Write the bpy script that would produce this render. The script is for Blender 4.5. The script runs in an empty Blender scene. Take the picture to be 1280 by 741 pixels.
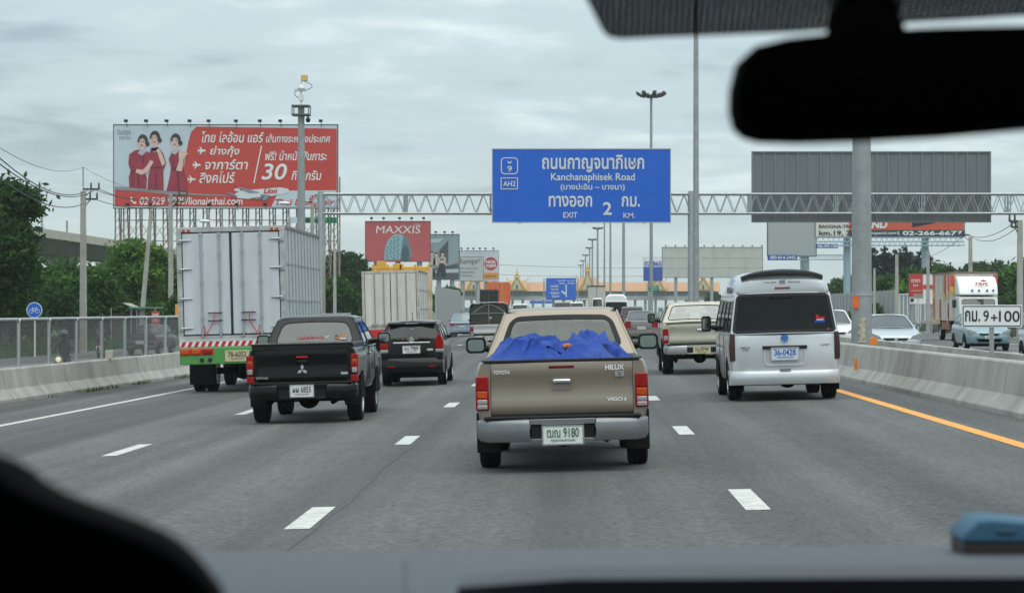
import bpy, bmesh, math, random
import numpy as np
from mathutils import Vector, Matrix, noise
random.seed(7); np.random.seed(7)
SC = bpy.context.scene
COL = SC.collection
R = math.radians
# ------------------------------------------------------------------ camera
F, VX, VY, CZ = 3000.0, 712.0, 388.0, 1.54
SLOPE = 0.025
cam = bpy.data.cameras.new("camera"); cob = bpy.data.objects.new("camera", cam); COL.objects.link(cob)
cob.location = (0, 0, CZ); cob.rotation_euler = (R(90), 0, 0)
cam.sensor_width = 36; cam.lens = F / 1280 * 36
cam.shift_x = -(VX - 640) / 1280; cam.shift_y = (VY - 370.5) / 1280
cam.clip_start = .05; cam.clip_end = 8000
cam.dof.use_dof = True; cam.dof.focus_distance = 34; cam.dof.aperture_fstop = 15
SC.camera = cob
# ------------------------------------------------------------------ world, sun, exposure
SUN_EL, SUN_ROT = R(66), R(150)
w = bpy.data.worlds.new("World"); SC.world = w; w.use_nodes = True
nt = w.node_tree; nt.nodes.clear()
def wn(t, **k):
    n = nt.nodes.new(t)
    for a, b in k.items(): setattr(n, a, b)
    return n
def wl(a, b): nt.links.new(a, b)
out = wn('ShaderNodeOutputWorld'); bg = wn('ShaderNodeBackground'); bg.inputs[1].default_value = 0.1
sky = wn('ShaderNodeTexSky', sky_type='NISHITA', sun_disc=False, sun_elevation=SUN_EL, sun_rotation=SUN_ROT)
tc = wn('ShaderNodeTexCoord'); sep = wn('ShaderNodeSeparateXYZ'); wl(tc.outputs['Generated'], sep.inputs[0])
def wm(op, a, b=None, c=None):
    n = wn('ShaderNodeMath', operation=op)
    for i, v in enumerate((a, b, c)):
        if v is None: continue
        if isinstance(v, (int, float)): n.inputs[i].default_value = v
        else: wl(v, n.inputs[i])
    return n.outputs[0]
zc = wm('MAXIMUM', sep.outputs[2], 0.0)
den = wm('ADD', zc, 0.095)
cx = wm('DIVIDE', sep.outputs[0], den); cy = wm('DIVIDE', sep.outputs[1], den)
cmb = wn('ShaderNodeCombineXYZ'); wl(cx, cmb.inputs[0]); wl(cy, cmb.inputs[1])
def wnoise(scale, detail, rough, off, sx=1.0):
    mp = wn('ShaderNodeMapping'); mp.inputs['Location'].default_value = (off, off * .7, 0); mp.inputs['Scale'].default_value = (sx, 1, 1)
    wl(cmb.outputs[0], mp.inputs[0])
    n = wn('ShaderNodeTexNoise'); n.inputs['Scale'].default_value = scale; n.inputs['Detail'].default_value = detail
    n.inputs['Roughness'].default_value = rough; n.inputs['Distortion'].default_value = .35; wl(mp.outputs[0], n.inputs['Vector'])
    return n.outputs[0]
na = wnoise(.9, 6, .52, 3.1); nb = wnoise(3.0, 6, .58, 9.4, 1.2)
nmix = wm('ADD', wm('MULTIPLY', na, .62), wm('MULTIPLY', nb, .38))
ramp = wn('ShaderNodeValToRGB'); ramp.color_ramp.interpolation = 'EASE'
e = ramp.color_ramp.elements
e[0].position = .335; e[0].color = (3.0/8, 3.85/8, 4.2/8, 1)
e[1].position = .68; e[1].color = (6.75/8, 7.65/8, 7.75/8, 1)
m_ = e.new(.5); m_.color = (4.4/8, 5.4/8, 5.75/8, 1)
wl(nmix, ramp.inputs[0])
# low band near the horizon: an even grey-green veil
band = wn('ShaderNodeMapRange'); band.inputs[1].default_value = 0.0; band.inputs[2].default_value = .075
band.inputs[3].default_value = .9; band.inputs[4].default_value = 0.0; wl(zc, band.inputs[0])
mh = wn('ShaderNodeMixRGB'); wl(band.outputs[0], mh.inputs[0]); wl(ramp.outputs[0], mh.inputs[1]); mh.inputs[2].default_value = (5.5/8, 6.3/8, 6.25/8, 1)
# overcast sky: brighter towards the zenith
gain = wm('MULTIPLY_ADD', zc, 9.0, 6.8)
mul = wn('ShaderNodeVectorMath', operation='SCALE'); wl(mh.outputs[0], mul.inputs[0]); wl(gain, mul.inputs['Scale'])
ms = wn('ShaderNodeMixRGB'); ms.inputs[0].default_value = .93; wl(sky.outputs[0], ms.inputs[1]); wl(mul.outputs[0], ms.inputs[2])
wl(ms.outputs[0], bg.inputs[0]); wl(bg.outputs[0], out.inputs[0])
sun = bpy.data.lights.new("sun", 'SUN'); sun.energy = 1.4; sun.angle = R(70); sun.color = (1, .95, .87)
so = bpy.data.objects.new("sun", sun); COL.objects.link(so)
so.rotation_euler = Vector((-math.sin(SUN_ROT) * math.cos(SUN_EL), -math.cos(SUN_ROT) * math.cos(SUN_EL), -math.sin(SUN_EL))).to_track_quat('-Z', 'Y').to_euler()
SC.view_settings.view_transform = 'Standard'; SC.view_settings.look = 'None'; SC.view_settings.gamma = 1
SC.view_settings.exposure = 0.48
SC.render.engine = 'CYCLES'
cy_ = SC.cycles; cy_.transparent_max_bounces = 24; cy_.max_bounces = 7; cy_.diffuse_bounces = 3; cy_.glossy_bounces = 3; cy_.volume_bounces = 0
cy_.use_denoising = True; cy_.sample_clamp_indirect = 6
# ------------------------------------------------------------------ helpers
def P(px, py, d): return ((px - VX) / F * d, d, CZ - (py - VY) / F * d)
def mat(name, col, rough=.6, metal=0.0, var=.10, scale=6.0, bump=0.0, coat=0.0, spec=.5, emit=None, detail=4, stretch=None, var2=None):
    m = bpy.data.materials.new(name); m.use_nodes = True; n = m.node_tree.nodes; l = m.node_tree.links
    b = n['Principled BSDF']; b.inputs['Roughness'].default_value = rough; b.inputs['Metallic'].default_value = metal
    b.inputs['Coat Weight'].default_value = coat; b.inputs['Coat Roughness'].default_value = .08
    b.inputs['Specular IOR Level'].default_value = spec
    t = n.new('ShaderNodeTexCoord'); mp = n.new('ShaderNodeMapping'); l.new(t.outputs['Object'], mp.inputs[0])
    if stretch: mp.inputs['Scale'].default_value = stretch
    nz = n.new('ShaderNodeTexNoise'); nz.inputs['Scale'].default_value = scale; nz.inputs['Detail'].default_value = detail; nz.inputs['Roughness'].default_value = .6
    l.new(mp.outputs[0], nz.inputs['Vector'])
    r = n.new('ShaderNodeValToRGB'); r.color_ramp.elements[0].position = .3; r.color_ramp.elements[1].position = .72
    lo = [c * (1 - var) for c in col[:3]]; hi = [min(1, c * (1 + var)) for c in col[:3]]
    if var2: lo = list(var2)
    r.color_ramp.elements[0].color = (*lo, 1); r.color_ramp.elements[1].color = (*hi, 1)
    l.new(nz.outputs[0], r.inputs[0]); l.new(r.outputs[0], b.inputs['Base Color'])
    if bump:
        bp = n.new('ShaderNodeBump'); bp.inputs['Strength'].default_value = bump; bp.inputs['Distance'].default_value = .02
        l.new(nz.outputs[0], bp.inputs['Height']); l.new(bp.outputs[0], b.inputs['Normal'])
    if emit:
        b.inputs['Emission Color'].default_value = (*emit[:3], 1); b.inputs['Emission Strength'].default_value = emit[3]
    return m
def glass(name, tint, gloss=.12):
    m = bpy.data.materials.new(name); m.use_nodes = True; n = m.node_tree.nodes; l = m.node_tree.links; n.clear()
    o = n.new('ShaderNodeOutputMaterial'); t = n.new('ShaderNodeBsdfTransparent'); t.inputs[0].default_value = (*tint, 1)
    g = n.new('ShaderNodeBsdfGlossy'); g.inputs['Roughness'].default_value = .03; g.inputs[0].default_value = (.9, .93, .92, 1)
    f = n.new('ShaderNodeFresnel'); ge = n.new('ShaderNodeNewGeometry'); mr = n.new('ShaderNodeMapRange'); mr.inputs[3].default_value = 1.5; mr.inputs[4].default_value = 1 / 1.5; l.new(ge.outputs['Backfacing'], mr.inputs[0]); l.new(mr.outputs[0], f.inputs[0])
    a = n.new('ShaderNodeMath'); a.operation = 'ADD'; a.inputs[1].default_value = gloss; a.use_clamp = True; l.new(f.outputs[0], a.inputs[0])
    mx = n.new('ShaderNodeMixShader'); l.new(a.outputs[0], mx.inputs[0]); l.new(t.outputs[0], mx.inputs[1]); l.new(g.outputs[0], mx.inputs[2]); l.new(mx.outputs[0], o.inputs[0])
    return m
def paint(name, col, metal=.35, rough=.32, var=.04): return mat(name, col, rough, metal, var, 3, coat=.7)

class MB:
    def __init__(s): s.v = []; s.f = []; s.m = []
    def add(s, vs, fs, mi=0):
        b = len(s.v); s.v += [tuple(x) for x in vs]; s.f += [tuple(b + i for i in f) for f in fs]; s.m += [mi] * len(fs); return s
    def box(s, x0, x1, y0, y1, z0, z1, mi=0):
        vs = [(x, y, z) for z in (z0, z1) for y in (y0, y1) for x in (x0, x1)]
        return s.add(vs, [(0, 2, 3, 1), (4, 5, 7, 6), (0, 1, 5, 4), (1, 3, 7, 5), (3, 2, 6, 7), (2, 0, 4, 6)], mi)
    def prism(s, poly, axis, a, b, mi=0):
        """poly: 2D points; axis 'x' -> (y,z), 'y' -> (x,z), 'z' -> (x,y)"""
        def mk(p, t): return {'x': (t, p[0], p[1]), 'y': (p[0], t, p[1]), 'z': (p[0], p[1], t)}[axis]
        n = len(poly); vs = [mk(p, a) for p in poly] + [mk(p, b) for p in poly]
        fs = [tuple(range(n)), tuple(range(2 * n - 1, n - 1, -1))] + [(i, i + n, (i + 1) % n + n, (i + 1) % n) for i in range(n)]
        return s.add(vs, fs, mi)
    def cyl(s, p0, p1, r0, r1=None, n=10, cap=True, mi=0):
        r1 = r0 if r1 is None else r1; p0 = Vector(p0); p1 = Vector(p1); d = (p1 - p0).normalized()
        a = d.orthogonal().normalized(); b = d.cross(a)
        vs = []
        for p, r in ((p0, r0), (p1, r1)):
            for i in range(n):
                t = 2 * math.pi * i / n; vs.append(p + a * (r * math.cos(t)) + b * (r * math.sin(t)))
        fs = [(i, (i + 1) % n, (i + 1) % n + n, i + n) for i in range(n)]
        if cap: fs += [tuple(range(n - 1, -1, -1)), tuple(range(n, 2 * n))]
        return s.add(vs, fs, mi)
    def tube(s, pts, r, n=8, mi=0):
        for a, b in zip(pts, pts[1:]): s.cyl(a, b, r, r, n, True, mi)
        return s
    def lathe(s, c, axis, prof, n=24, mi=0):
        """prof: (along axis, radius)"""
        vs = []; c = Vector(c)
        for t, r in prof:
            for i in range(n):
                a = 2 * math.pi * i / n; u, v = r * math.cos(a), r * math.sin(a)
                vs.append(c + Vector({'x': (t, u, v), 'y': (v, t, u), 'z': (u, v, t)}[axis]))
        k = len(prof); fs = []
        for j in range(k - 1):
            for i in range(n): fs.append((j * n + i, j * n + (i + 1) % n, (j + 1) * n + (i + 1) % n, (j + 1) * n + i))
        if prof[0][1] > 1e-6: fs.append(tuple(range(n - 1, -1, -1)))
        if prof[-1][1] > 1e-6: fs.append(tuple(range((k - 1) * n, k * n)))
        return s.add(vs, fs, mi)
    def loft(s, rings, closed=True, caps=True, mi=0):
        n = len(rings[0]); vs = [p for r in rings for p in r]; fs = []
        for j in range(len(rings) - 1):
            for i in range(n if closed else n - 1):
                fs.append((j * n + i, j * n + (i + 1) % n, (j + 1) * n + (i + 1) % n, (j + 1) * n + i))
        if caps: fs += [tuple(range(n - 1, -1, -1)), tuple(range((len(rings) - 1) * n, len(rings) * n))]
        return s.add(vs, fs, mi)
    def ell(s, c, r, n=12, k=8, mi=0):
        prof = [(-r[2] * math.cos(math.pi * j / k), math.sin(math.pi * j / k)) for j in range(k + 1)]
        vs = []
        for z, q in prof:
            for i in range(n):
                a = 2 * math.pi * i / n; vs.append((c[0] + r[0] * q * math.cos(a), c[1] + r[1] * q * math.sin(a), c[2] + z))
        fs = [(j * n + i, j * n + (i + 1) % n, (j + 1) * n + (i + 1) % n, (j + 1) * n + i) for j in range(k) for i in range(n)]
        return s.add(vs, fs, mi)
    def text(s, body, x0, x1, z0, z1, y, bold=0.0, shear=0.0, mi=0):
        vs, fs = textmesh(body, bold, shear)
        return s.add([(x0 + a * (x1 - x0), y, z0 + b * (z1 - z0)) for a, b in vs], fs, mi)
    def tpx(s, body, box, d, bold=0.0, shear=0.0, mi=0, y=None):
        a = P(box[0], box[3], d); b = P(box[2], box[1], d)
        return s.text(body, a[0], b[0], a[2], b[2], d - .02 if y is None else y, bold, shear, mi)
    def poly(s, pts, y, mi=0):
        """flat face in the XZ plane facing -Y"""
        ar = sum(a[0] * b[1] - b[0] * a[1] for a, b in zip(pts, pts[1:] + pts[:1]))
        if ar < 0: pts = pts[::-1]
        return s.add([(p[0], y, p[1]) for p in pts], [tuple(range(len(pts)))], mi)
    def ppx(s, pts, d, mi=0, y=None):
        return s.poly([(P(a, b, d)[0], P(a, b, d)[2]) for a, b in pts], d - .01 if y is None else y, mi)
    def build(s, name, mats, parent=None, smooth=None, bevel=0.0, seg=2, world=False):
        me = bpy.data.meshes.new(name); vs = s.v
        if world and parent is not None:
            o = parent.location; 
            if parent.parent is not None: o = parent.parent.location + o
            vs = [(a - o[0], b - o[1], c - o[2]) for a, b, c in vs]
        me.from_pydata(vs, [], s.f)
        if not isinstance(mats, (list, tuple)): mats = [mats]
        for m in mats: me.materials.append(m)
        if len(mats) > 1: me.polygons.foreach_set('material_index', s.m)
        me.update()
        bm = bmesh.new(); bm.from_mesh(me); 
        bmesh.ops.recalc_face_normals(bm, faces=[f for f in bm.faces if True]) if not getattr(s, 'flat', False) else None
        bm.to_mesh(me); bm.free()
        if smooth:
            me.shade_smooth(); me.set_sharp_from_angle(angle=R(smooth))
        ob = bpy.data.objects.new(name, me); COL.objects.link(ob)
        if parent is not None: ob.parent = parent
        if bevel:
            bv = ob.modifiers.new('bevel', 'BEVEL'); bv.width = bevel; bv.segments = seg; bv.limit_method = 'ANGLE'; bv.angle_limit = R(38)
        return ob
_tc = {}
def textmesh(body, bold=0.0, shear=0.0):
    k = (body, bold, shear)
    if k in _tc: return _tc[k]
    c = bpy.data.curves.new('t', 'FONT'); c.body = body; c.offset = bold; c.shear = shear; c.resolution_u = 4; c.fill_mode = 'FRONT'
    o = bpy.data.objects.new('t', c); COL.objects.link(o); bpy.context.view_layer.update()
    dg = bpy.context.evaluated_depsgraph_get(); me = bpy.data.meshes.new_from_object(o.evaluated_get(dg))
    vs = [(v.co.x, v.co.y) for v in me.vertices]; fs = [tuple(p.vertices) for p in me.polygons]
    x0 = min(v[0] for v in vs); x1 = max(v[0] for v in vs); y0 = min(v[1] for v in vs); y1 = max(v[1] for v in vs)
    vs = [((a - x0) / (x1 - x0), (b - y0) / (y1 - y0)) for a, b in vs]
    bpy.data.objects.remove(o); bpy.data.curves.remove(c); bpy.data.meshes.remove(me)
    _tc[k] = (vs, fs); return _tc[k]
def tag(o, label=None, cat=None, group=None, kind=None):
    if label: o['label'] = label
    if cat: o['category'] = cat
    if group: o['group'] = group
    if kind: o['kind'] = kind
    return o
def thing(name, label, cat, loc=(0, 0, 0), group=None, rot=(0, 0, 0)):
    o = bpy.data.objects.new(name, None); o.empty_display_size = .2; COL.objects.link(o); o.location = loc; o.rotation_euler = rot
    return tag(o, label, cat, group)
def copy_tree(o, parent=None):
    c = o.copy(); COL.objects.link(c)
    if parent is not None: c.parent = parent
    for ch in o.children: copy_tree(ch, c)
    return c
def struct(name, mb, m, **k): return tag(mb.build(name, m, **k), kind='structure')
def ring_rect(hw, hh, r, nc=4, ne=6):
    pts = []
    cs = [(hw - r, -hh + r, -90), (hw - r, hh - r, 0), (-hw + r, hh - r, 90), (-hw + r, -hh + r, 180)]
    for i, (a, b, s0) in enumerate(cs):
        for k in range(nc + 1):
            t = R(s0 + 90 * k / nc); pts.append((a + r * math.cos(t), b + r * math.sin(t)))
        nx = cs[(i + 1) % 4]; t = R(s0 + 90); p0 = (a + r * math.cos(t), b + r * math.sin(t)); t2 = R(nx[2]); p1 = (nx[0] + r * math.cos(t2), nx[1] + r * math.sin(t2))
        for k in range(1, ne): pts.append((p0[0] + (p1[0] - p0[0]) * k / ne, p0[1] + (p1[1] - p0[1]) * k / ne))
    return pts
def frame4(A, B, C, D, m, rad=.05, depth=.04, bulge=0.0, seal=.022, bulgev=0.0):
    """window frame on the quad A(bl) B(br) C(tr) D(tl) seen from outside; m = margins (l, r, b, t).
    returns MBs frame, seal, pane"""
    A, B, C, D = map(Vector, (A, B, C, D)); n = (B - A).cross(D - A).normalized()
    W = ((B - A).length + (C - D).length) / 2; H = ((D - A).length + (C - B).length) / 2
    def mp(x, z, o=0.0):
        u, v = x / W, z / H
        return (A * (1 - u) * (1 - v) + B * u * (1 - v) + C * u * v + D * (1 - u) * v) + n * (o + bulge * (1 - (2 * u - 1) ** 2) + bulgev * (1 - (2 * v - 1) ** 2))
    l, r, b, t = m; cx, cz = (l + W - r) / 2, (b + H - t) / 2; hw, hh = (W - l - r) / 2, (H - b - t) / 2
    o_ = [(W / 2 + p[0], H / 2 + p[1]) for p in ring_rect(W / 2, H / 2, .012)]
    i_ = [(cx + p[0], cz + p[1]) for p in ring_rect(hw, hh, rad)]
    j_ = [(cx + p[0], cz + p[1]) for p in ring_rect(hw - seal, hh - seal, max(.01, rad - seal))]
    fr = MB(); fr.loft([[mp(*p) for p in o_], [mp(*p) for p in i_], [mp(*p, -depth) for p in i_]], caps=False)
    sl = MB(); sl.loft([[mp(*p, .003) for p in i_], [mp(*p, .003) for p in j_], [mp(*p, -.012) for p in j_]], caps=False)
    pn = MB(); k_ = [(cx + (p[0] - cx) * .5, cz + (p[1] - cz) * .5) for p in j_]
    N = len(j_); vs = [mp(*p, -.006) for p in j_] + [mp(*p, -.006) for p in k_] + [mp(cx, cz, -.006)]
    fs = [(i, (i + 1) % N, (i + 1) % N + N, i + N) for i in range(N)] + [(i + N, (i + 1) % N + N, 2 * N) for i in range(N)]
    pn.add(vs, fs)
    return fr, sl, pn
# ------------------------------------------------------------------ common materials
BLACK = mat('black_trim', (.008, .008, .009), .5, var=.2, spec=.3)
RUBBER = mat('tyre_rubber', (.012, .012, .012), .85, var=.3, scale=20, spec=.2)
DARKUNDER = mat('dark_underside', (.005, .005, .005), .9, spec=.1)
STEEL = mat('galvanised_steel', (.42, .44, .45), .45, .7, .12, 5)
POLE = mat('painted_pole_grey', (.30, .31, .31), .5, .3, .15, 3)
CHROME = mat('chrome', (.75, .76, .77), .15, 1.0, .03)
ALLOY = mat('alloy_rim', (.55, .56, .57), .3, .8, .08)
CONC = mat('barrier_concrete', (.335, .323, .298), .88, 0, .26, 1.5, .35, detail=10, stretch=(1, 1, .55))
CONC2 = mat('weathered_concrete', (.36, .345, .31), .9, 0, .25, 1.2, .3, detail=8)
WHITE = mat('white_paint', (.78, .78, .76), .55, var=.06)
SIGNWHITE = mat('sign_white', (.72, .73, .72), .4, var=.03)
LENSRED = mat('red_lens', (.27, .003, .004), .15, var=.25, scale=30, coat=.15, spec=.3)
LENSORANGE = mat('amber_lens', (.46, .07, .004), .15, var=.2, scale=30, coat=.15, spec=.3)
LENSCLEAR = mat('clear_lens', (.36, .34, .34), .1, .3, .2, 40, coat=.5)
LENSDARK = mat('smoked_lens', (.035, .006, .007), .1, var=.2, coat=.5)
PLATE = mat('plate_white', (.66, .68, .64), .4, var=.06, scale=15)
PLATEBLUE = mat('plate_pale_blue', (.52, .6, .68), .4, var=.05)
PLATEYEL = mat('plate_cream', (.55, .48, .3), .4, var=.06)
INKGREEN = mat('plate_green_ink', (.01, .10, .04), .5)
INKBLACK = mat('black_ink', (.012, .012, .014), .5)
INKBLUE = mat('blue_ink', (.01, .06, .35), .5)
SIGNBLUE = mat('sign_blue', (.004, .105, .54), .4, var=.05, scale=1.2)
SIGNGREEN = mat('sign_green', (.005, .16, .07), .4)
INKRED = mat('red_ink', (.5, .012, .015), .5, var=.05)
ORANGE = mat('reflector_orange', (.75, .2, .01), .35)
CABGLASS = glass('tinted_cab_glass', (.29, .35, .29), .04)
CABGLASS2 = glass('pale_cab_glass', (.62, .68, .62), .16)
DARKGLASS = mat('dark_tinted_glass', (.003, .0033, .0036), .04, 0, 0, spec=.25)
DARKGLASS2 = mat('privacy_glass', (.008, .009, .009), .06, 0, 0, spec=.4)
CLEARGLASS = bpy.data.materials.new('clear_windscreen_glass'); CLEARGLASS.use_nodes = True
_n = CLEARGLASS.node_tree; _n.nodes.clear(); _o = _n.nodes.new('ShaderNodeOutputMaterial'); _t = _n.nodes.new('ShaderNodeBsdfTransparent'); _t.inputs[0].default_value = (1, 1, 1, 1); _n.links.new(_t.outputs[0], _o.inputs[0])
SEAT = mat('seat_cloth', (.035, .035, .037), .9)
MIRROR = mat('mirror_glass', (.22, .26, .25), .06, 1.0, 0)

# ------------------------------------------------------------------ ground, roads, barriers
def polyX(pl, y):
    for (x0, y0), (x1, y1) in zip(pl, pl[1:]):
        if y <= y1: return x0 + (x1 - x0) * (y - y0) / (y1 - y0)
    return pl[-1][0]
LEFTB = [(-11.7, -30), (-11.6, 20), (-11.0, 47), (-10.4, 66), (-9.95, 100), (-9.3, 180), (-9.3, 1500)]
EDGE = [(-9.0, -30), (-8.9, 25), (-8.66, 38), (-8.42, 55), (-8.1, 120), (-7.9, 200), (-7.9, 1500)]
def zroad(x): return SLOPE * x
ys = [-30, 0, 20, 47, 66, 100, 140, 180, 300, 500, 800, 1500]
def strip(xf0, xf1, ylist, zf, dz=0.0):
    mb = MB(); vs = []
    for y in ylist:
        a, b = xf0(y), xf1(y); vs += [(a, y, zf(a) + dz), (b, y, zf(b) + dz)]
    mb.add(vs, [(2 * i, 2 * i + 1, 2 * i + 3, 2 * i + 2) for i in range(len(ylist) - 1)]); return mb
def asphalt(name, base):
    m = bpy.data.materials.new(name); m.use_nodes = True; n = m.node_tree.nodes; l = m.node_tree.links; b = n['Principled BSDF']; b.inputs['Roughness'].default_value = .82
    b.inputs['Specular IOR Level'].default_value = .35
    t = n.new('ShaderNodeTexCoord')
    def nz(scale, stretch, det, pos):
        mp = n.new('ShaderNodeMapping'); mp.inputs['Scale'].default_value = stretch; l.new(t.outputs['Object'], mp.inputs[0])
        q = n.new('ShaderNodeTexNoise'); q.inputs['Scale'].default_value = scale; q.inputs['Detail'].default_value = det; l.new(mp.outputs[0], q.inputs['Vector'])
        r = n.new('ShaderNodeMapRange'); r.inputs[1].default_value = .3; r.inputs[2].default_value = .7; r.inputs[3].default_value = pos[0]; r.inputs[4].default_value = pos[1]; l.new(q.outputs[0], r.inputs[0])
        return r.outputs[0], q.outputs[0]
    a, _ = nz(1.0, (1.5, .02, 1), 4, (.68, 1.24)); c, _ = nz(.35, (1, .3, 1), 6, (.76, 1.18)); d, raw = nz(20, (1, 1, 1), 4, (.60, 1.42)); g, _ = nz(7, (1, .25, 1), 3, (.93, 1.07))
    def mu(x, y):
        q = n.new('ShaderNodeMath'); q.operation = 'MULTIPLY'; l.new(x, q.inputs[0]); l.new(y, q.inputs[1]); return q.outputs[0]
    sx = n.new('ShaderNodeSeparateXYZ'); l.new(t.outputs['Object'], sx.inputs[0])
    def ma(op, x, y):
        q = n.new('ShaderNodeMath'); q.operation = op
        for i_, z_ in enumerate((x, y)):
            if isinstance(z_, (int, float)): q.inputs[i_].default_value = z_
            else: l.new(z_, q.inputs[i_])
        return q.outputs[0]
    # polished wheel tracks and the oil-dark lane centre: wear with its own place on the road
    fr = ma('ABSOLUTE', ma('SUBTRACT', ma('FRACT', ma('DIVIDE', ma('ADD', sx.outputs[0], 5.3 + 33.6), 3.36), 0), .5), 0)
    oil = n.new('ShaderNodeValToRGB'); er = oil.color_ramp.elements; er[0].position = 0; er[0].color = (.80, .80, .80, 1); er[1].position = .5; er[1].color = (1, 1, 1, 1)
    for p_, c_ in ((.10, .86), (.22, 1.10), (.33, 1.06), (.42, .96)): k_ = er.new(p_); k_.color = (c_, c_, c_, 1)
    l.new(fr, oil.inputs[0]); wear = n.new('ShaderNodeSeparateXYZ'); l.new(oil.outputs[0], wear.inputs[0])
    v = mu(mu(mu(a, c), mu(d, g)), wear.outputs[0]); mx = n.new('ShaderNodeVectorMath'); mx.operation = 'SCALE'; mx.inputs[0].default_value = base; l.new(v, mx.inputs['Scale']); l.new(mx.outputs[0], b.inputs['Base Color'])
    bp = n.new('ShaderNodeBump'); bp.inputs['Strength'].default_value = .35; bp.inputs['Distance'].default_value = .01; l.new(raw, bp.inputs['Height']); l.new(bp.outputs[0], b.inputs['Normal'])
    return m
ASPH = asphalt('motorway_asphalt', (.089, .088, .086)); ASPH2 = asphalt('side_road_asphalt', (.12, .118, .115))
GRASSM = mat('roadside_grass_ground', (.06, .10, .025), .95, 0, .5, .9, .5, detail=9, var2=(.05, .05, .02))
struct('road', strip(lambda y: polyX(LEFTB, y) - .3, lambda y: 6.1, ys, zroad), ASPH)
mb = MB(); mb.box(6.1, 7.3, -30, 1500, -.4, .16); struct('median_ground', mb, CONC2)
struct('opposite_road', strip(lambda y: 7.3, lambda y: 25, [-30, 200, 1500], lambda x: .02), ASPH2)
struct('embankment', strip(lambda y: polyX(LEFTB, y) - 1.6, lambda y: polyX(LEFTB, y) - .3, ys, lambda x: 0, 0), GRASSM)
emb = bpy.data.objects['embankment'].data
for i, v in enumerate(emb.vertices): v.co.z = -.76 if i % 2 == 0 else zroad(v.co.x)
struct('service_road', strip(lambda y: -27, lambda y: polyX(LEFTB, y) - 1.5, ys, lambda x: -.75), ASPH2)
mb = MB(); mb.add([(-1500, -60, -.8), (1500, -60, -.8), (1500, 3400, -.8), (-1500, 3400, -.8)], [(0, 1, 2, 3)]); struct('ground', mb, GRASSM)
mb = MB(); mb.add([(25, -30, .02), (27.5, -30, -.79), (27.5, 1500, -.79), (25, 1500, .02)], [(0, 1, 2, 3)]); struct('verge', mb, GRASSM)
LINEW = mat('road_marking_white', (.52, .51, .47), .75, 0, .2, 11, detail=8, var2=(.36, .355, .335)); LINEY = mat('road_marking_orange', (.74, .31, .055), .7, 0, .16, 9, detail=8)
mb = MB()
def dashes(x, y0, period, ln, hw, n):
    for i in range(n):
        a = y0 + i * period
        mb.add([(x - hw, a, zroad(x - hw) + .004), (x + hw, a, zroad(x + hw) + .004), (x + hw, a + ln, zroad(x + hw) + .004), (x - hw, a + ln, zroad(x - hw) + .004)], [(0, 1, 2, 3)])
dashes(-1.985, 17.45, 11.0, 1.95, .095, 45); dashes(1.425, 18.1, 11.0, 2.1, .095, 45); dashes(-5.3, 27.6, 10.9, 2.4, .09, 45)
DASH = mb
s_ = strip(lambda y: polyX(EDGE, y) - .08, lambda y: polyX(EDGE, y) + .08, ys, zroad, .004); DASH.add(s_.v, s_.f)
s_ = strip(lambda y: 8.3, lambda y: 8.45, [-30, 1500], lambda x: .024); DASH.add(s_.v, s_.f)
for k in range(30):
    for x in (12.0, 16.0, 20.0):
        DASH.add([(x - .08, 40 + k * 11, .024), (x + .08, 40 + k * 11, .024), (x + .08, 43 + k * 11, .024), (x - .08, 43 + k * 11, .024)], [(0, 1, 2, 3)])
struct('lane_markings', DASH, LINEW)
struct('orange_edge_line', strip(lambda y: 4.68, lambda y: 4.86, [-30, 20, 60, 300, 1500], zroad, .004), LINEY)
SEAM = mat('tar_seam', (.062, .061, .06), .8, var=.3)
mb = MB()
for x0 in (-1.86,):
    s_ = strip(lambda y: x0 + .02 * math.sin(y * .7) + .01 * math.sin(y * 2.3), lambda y: x0 + .022 + .02 * math.sin(y * .7) + .01 * math.sin(y * 2.3), [8 + .5 * i for i in range(180)], zroad, .003); mb.add(s_.v, s_.f)
struct('road_seams', mb, SEAM)
# barriers: each run is one thing, its precast segments are parts
JOINT = mat('barrier_joint_dark', (.07, .068, .064), .9)
def barrier_run(root, pl, y0, y1, seg, facing, zbase, h, bw=.30, tw=.09):
    """facing +1: sloped foot towards +x"""
    y = y0; parts = []
    core = MB(); yc = y0; rr = []
    while yc < y1 + seg:
        x = polyX(pl, yc); z = zbase(x); f = facing; rr.append([(x - f * .04, yc, z - .05), (x - f * .04, yc, z + .06), (x - f * .19, yc, z + .25), (x - f * .275, yc, z + h - .05), (x - f * .39, yc, z + h - .05), (x - f * .56, yc, z - .05)]); yc += seg
    core.loft(rr); core.build('joint_core', JOINT, root, world=True)
    while y < y1:
        b = min(y + seg - .05, y1); mb = MB(); rings = []
        for yy in (y, b):
            x = polyX(pl, yy); z = zbase(x); f = facing
            rings.append([(x, yy, z - .05), (x, yy, z + .07), (x - f * .16, yy, z + .26), (x - f * .24, yy, z + h - .03), (x - f * .27, yy, z + h), (x - f * .40, yy, z + h), (x - f * .45, yy, z + .26), (x - f * .6, yy, z - .05)])
        mb.loft(rings); o = mb.build('segment', CONC, root, bevel=.012, world=True); parts.append(o); y += seg
    return parts
lb = thing('concrete_barrier', 'grey concrete barrier under the mesh fence beside the nearside lane', 'barrier', (-11, 45, -.27))
barrier_run(lb, LEFTB, 20, 160, 2.5, 1, zroad, .66)
SEGX = [(5.66, -30), (5.66, 1500)]
rb = thing('concrete_barrier', 'grey concrete barrier along the orange line, nearer of the two median walls', 'barrier', (5.7, 40, .14))
barrier_run(rb, [(5.9, 10), (5.82, 31), (5.55, 49), (5.5, 70), (5.5, 500)], 12, 132, 3.0, -1, zroad, .71)
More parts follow.
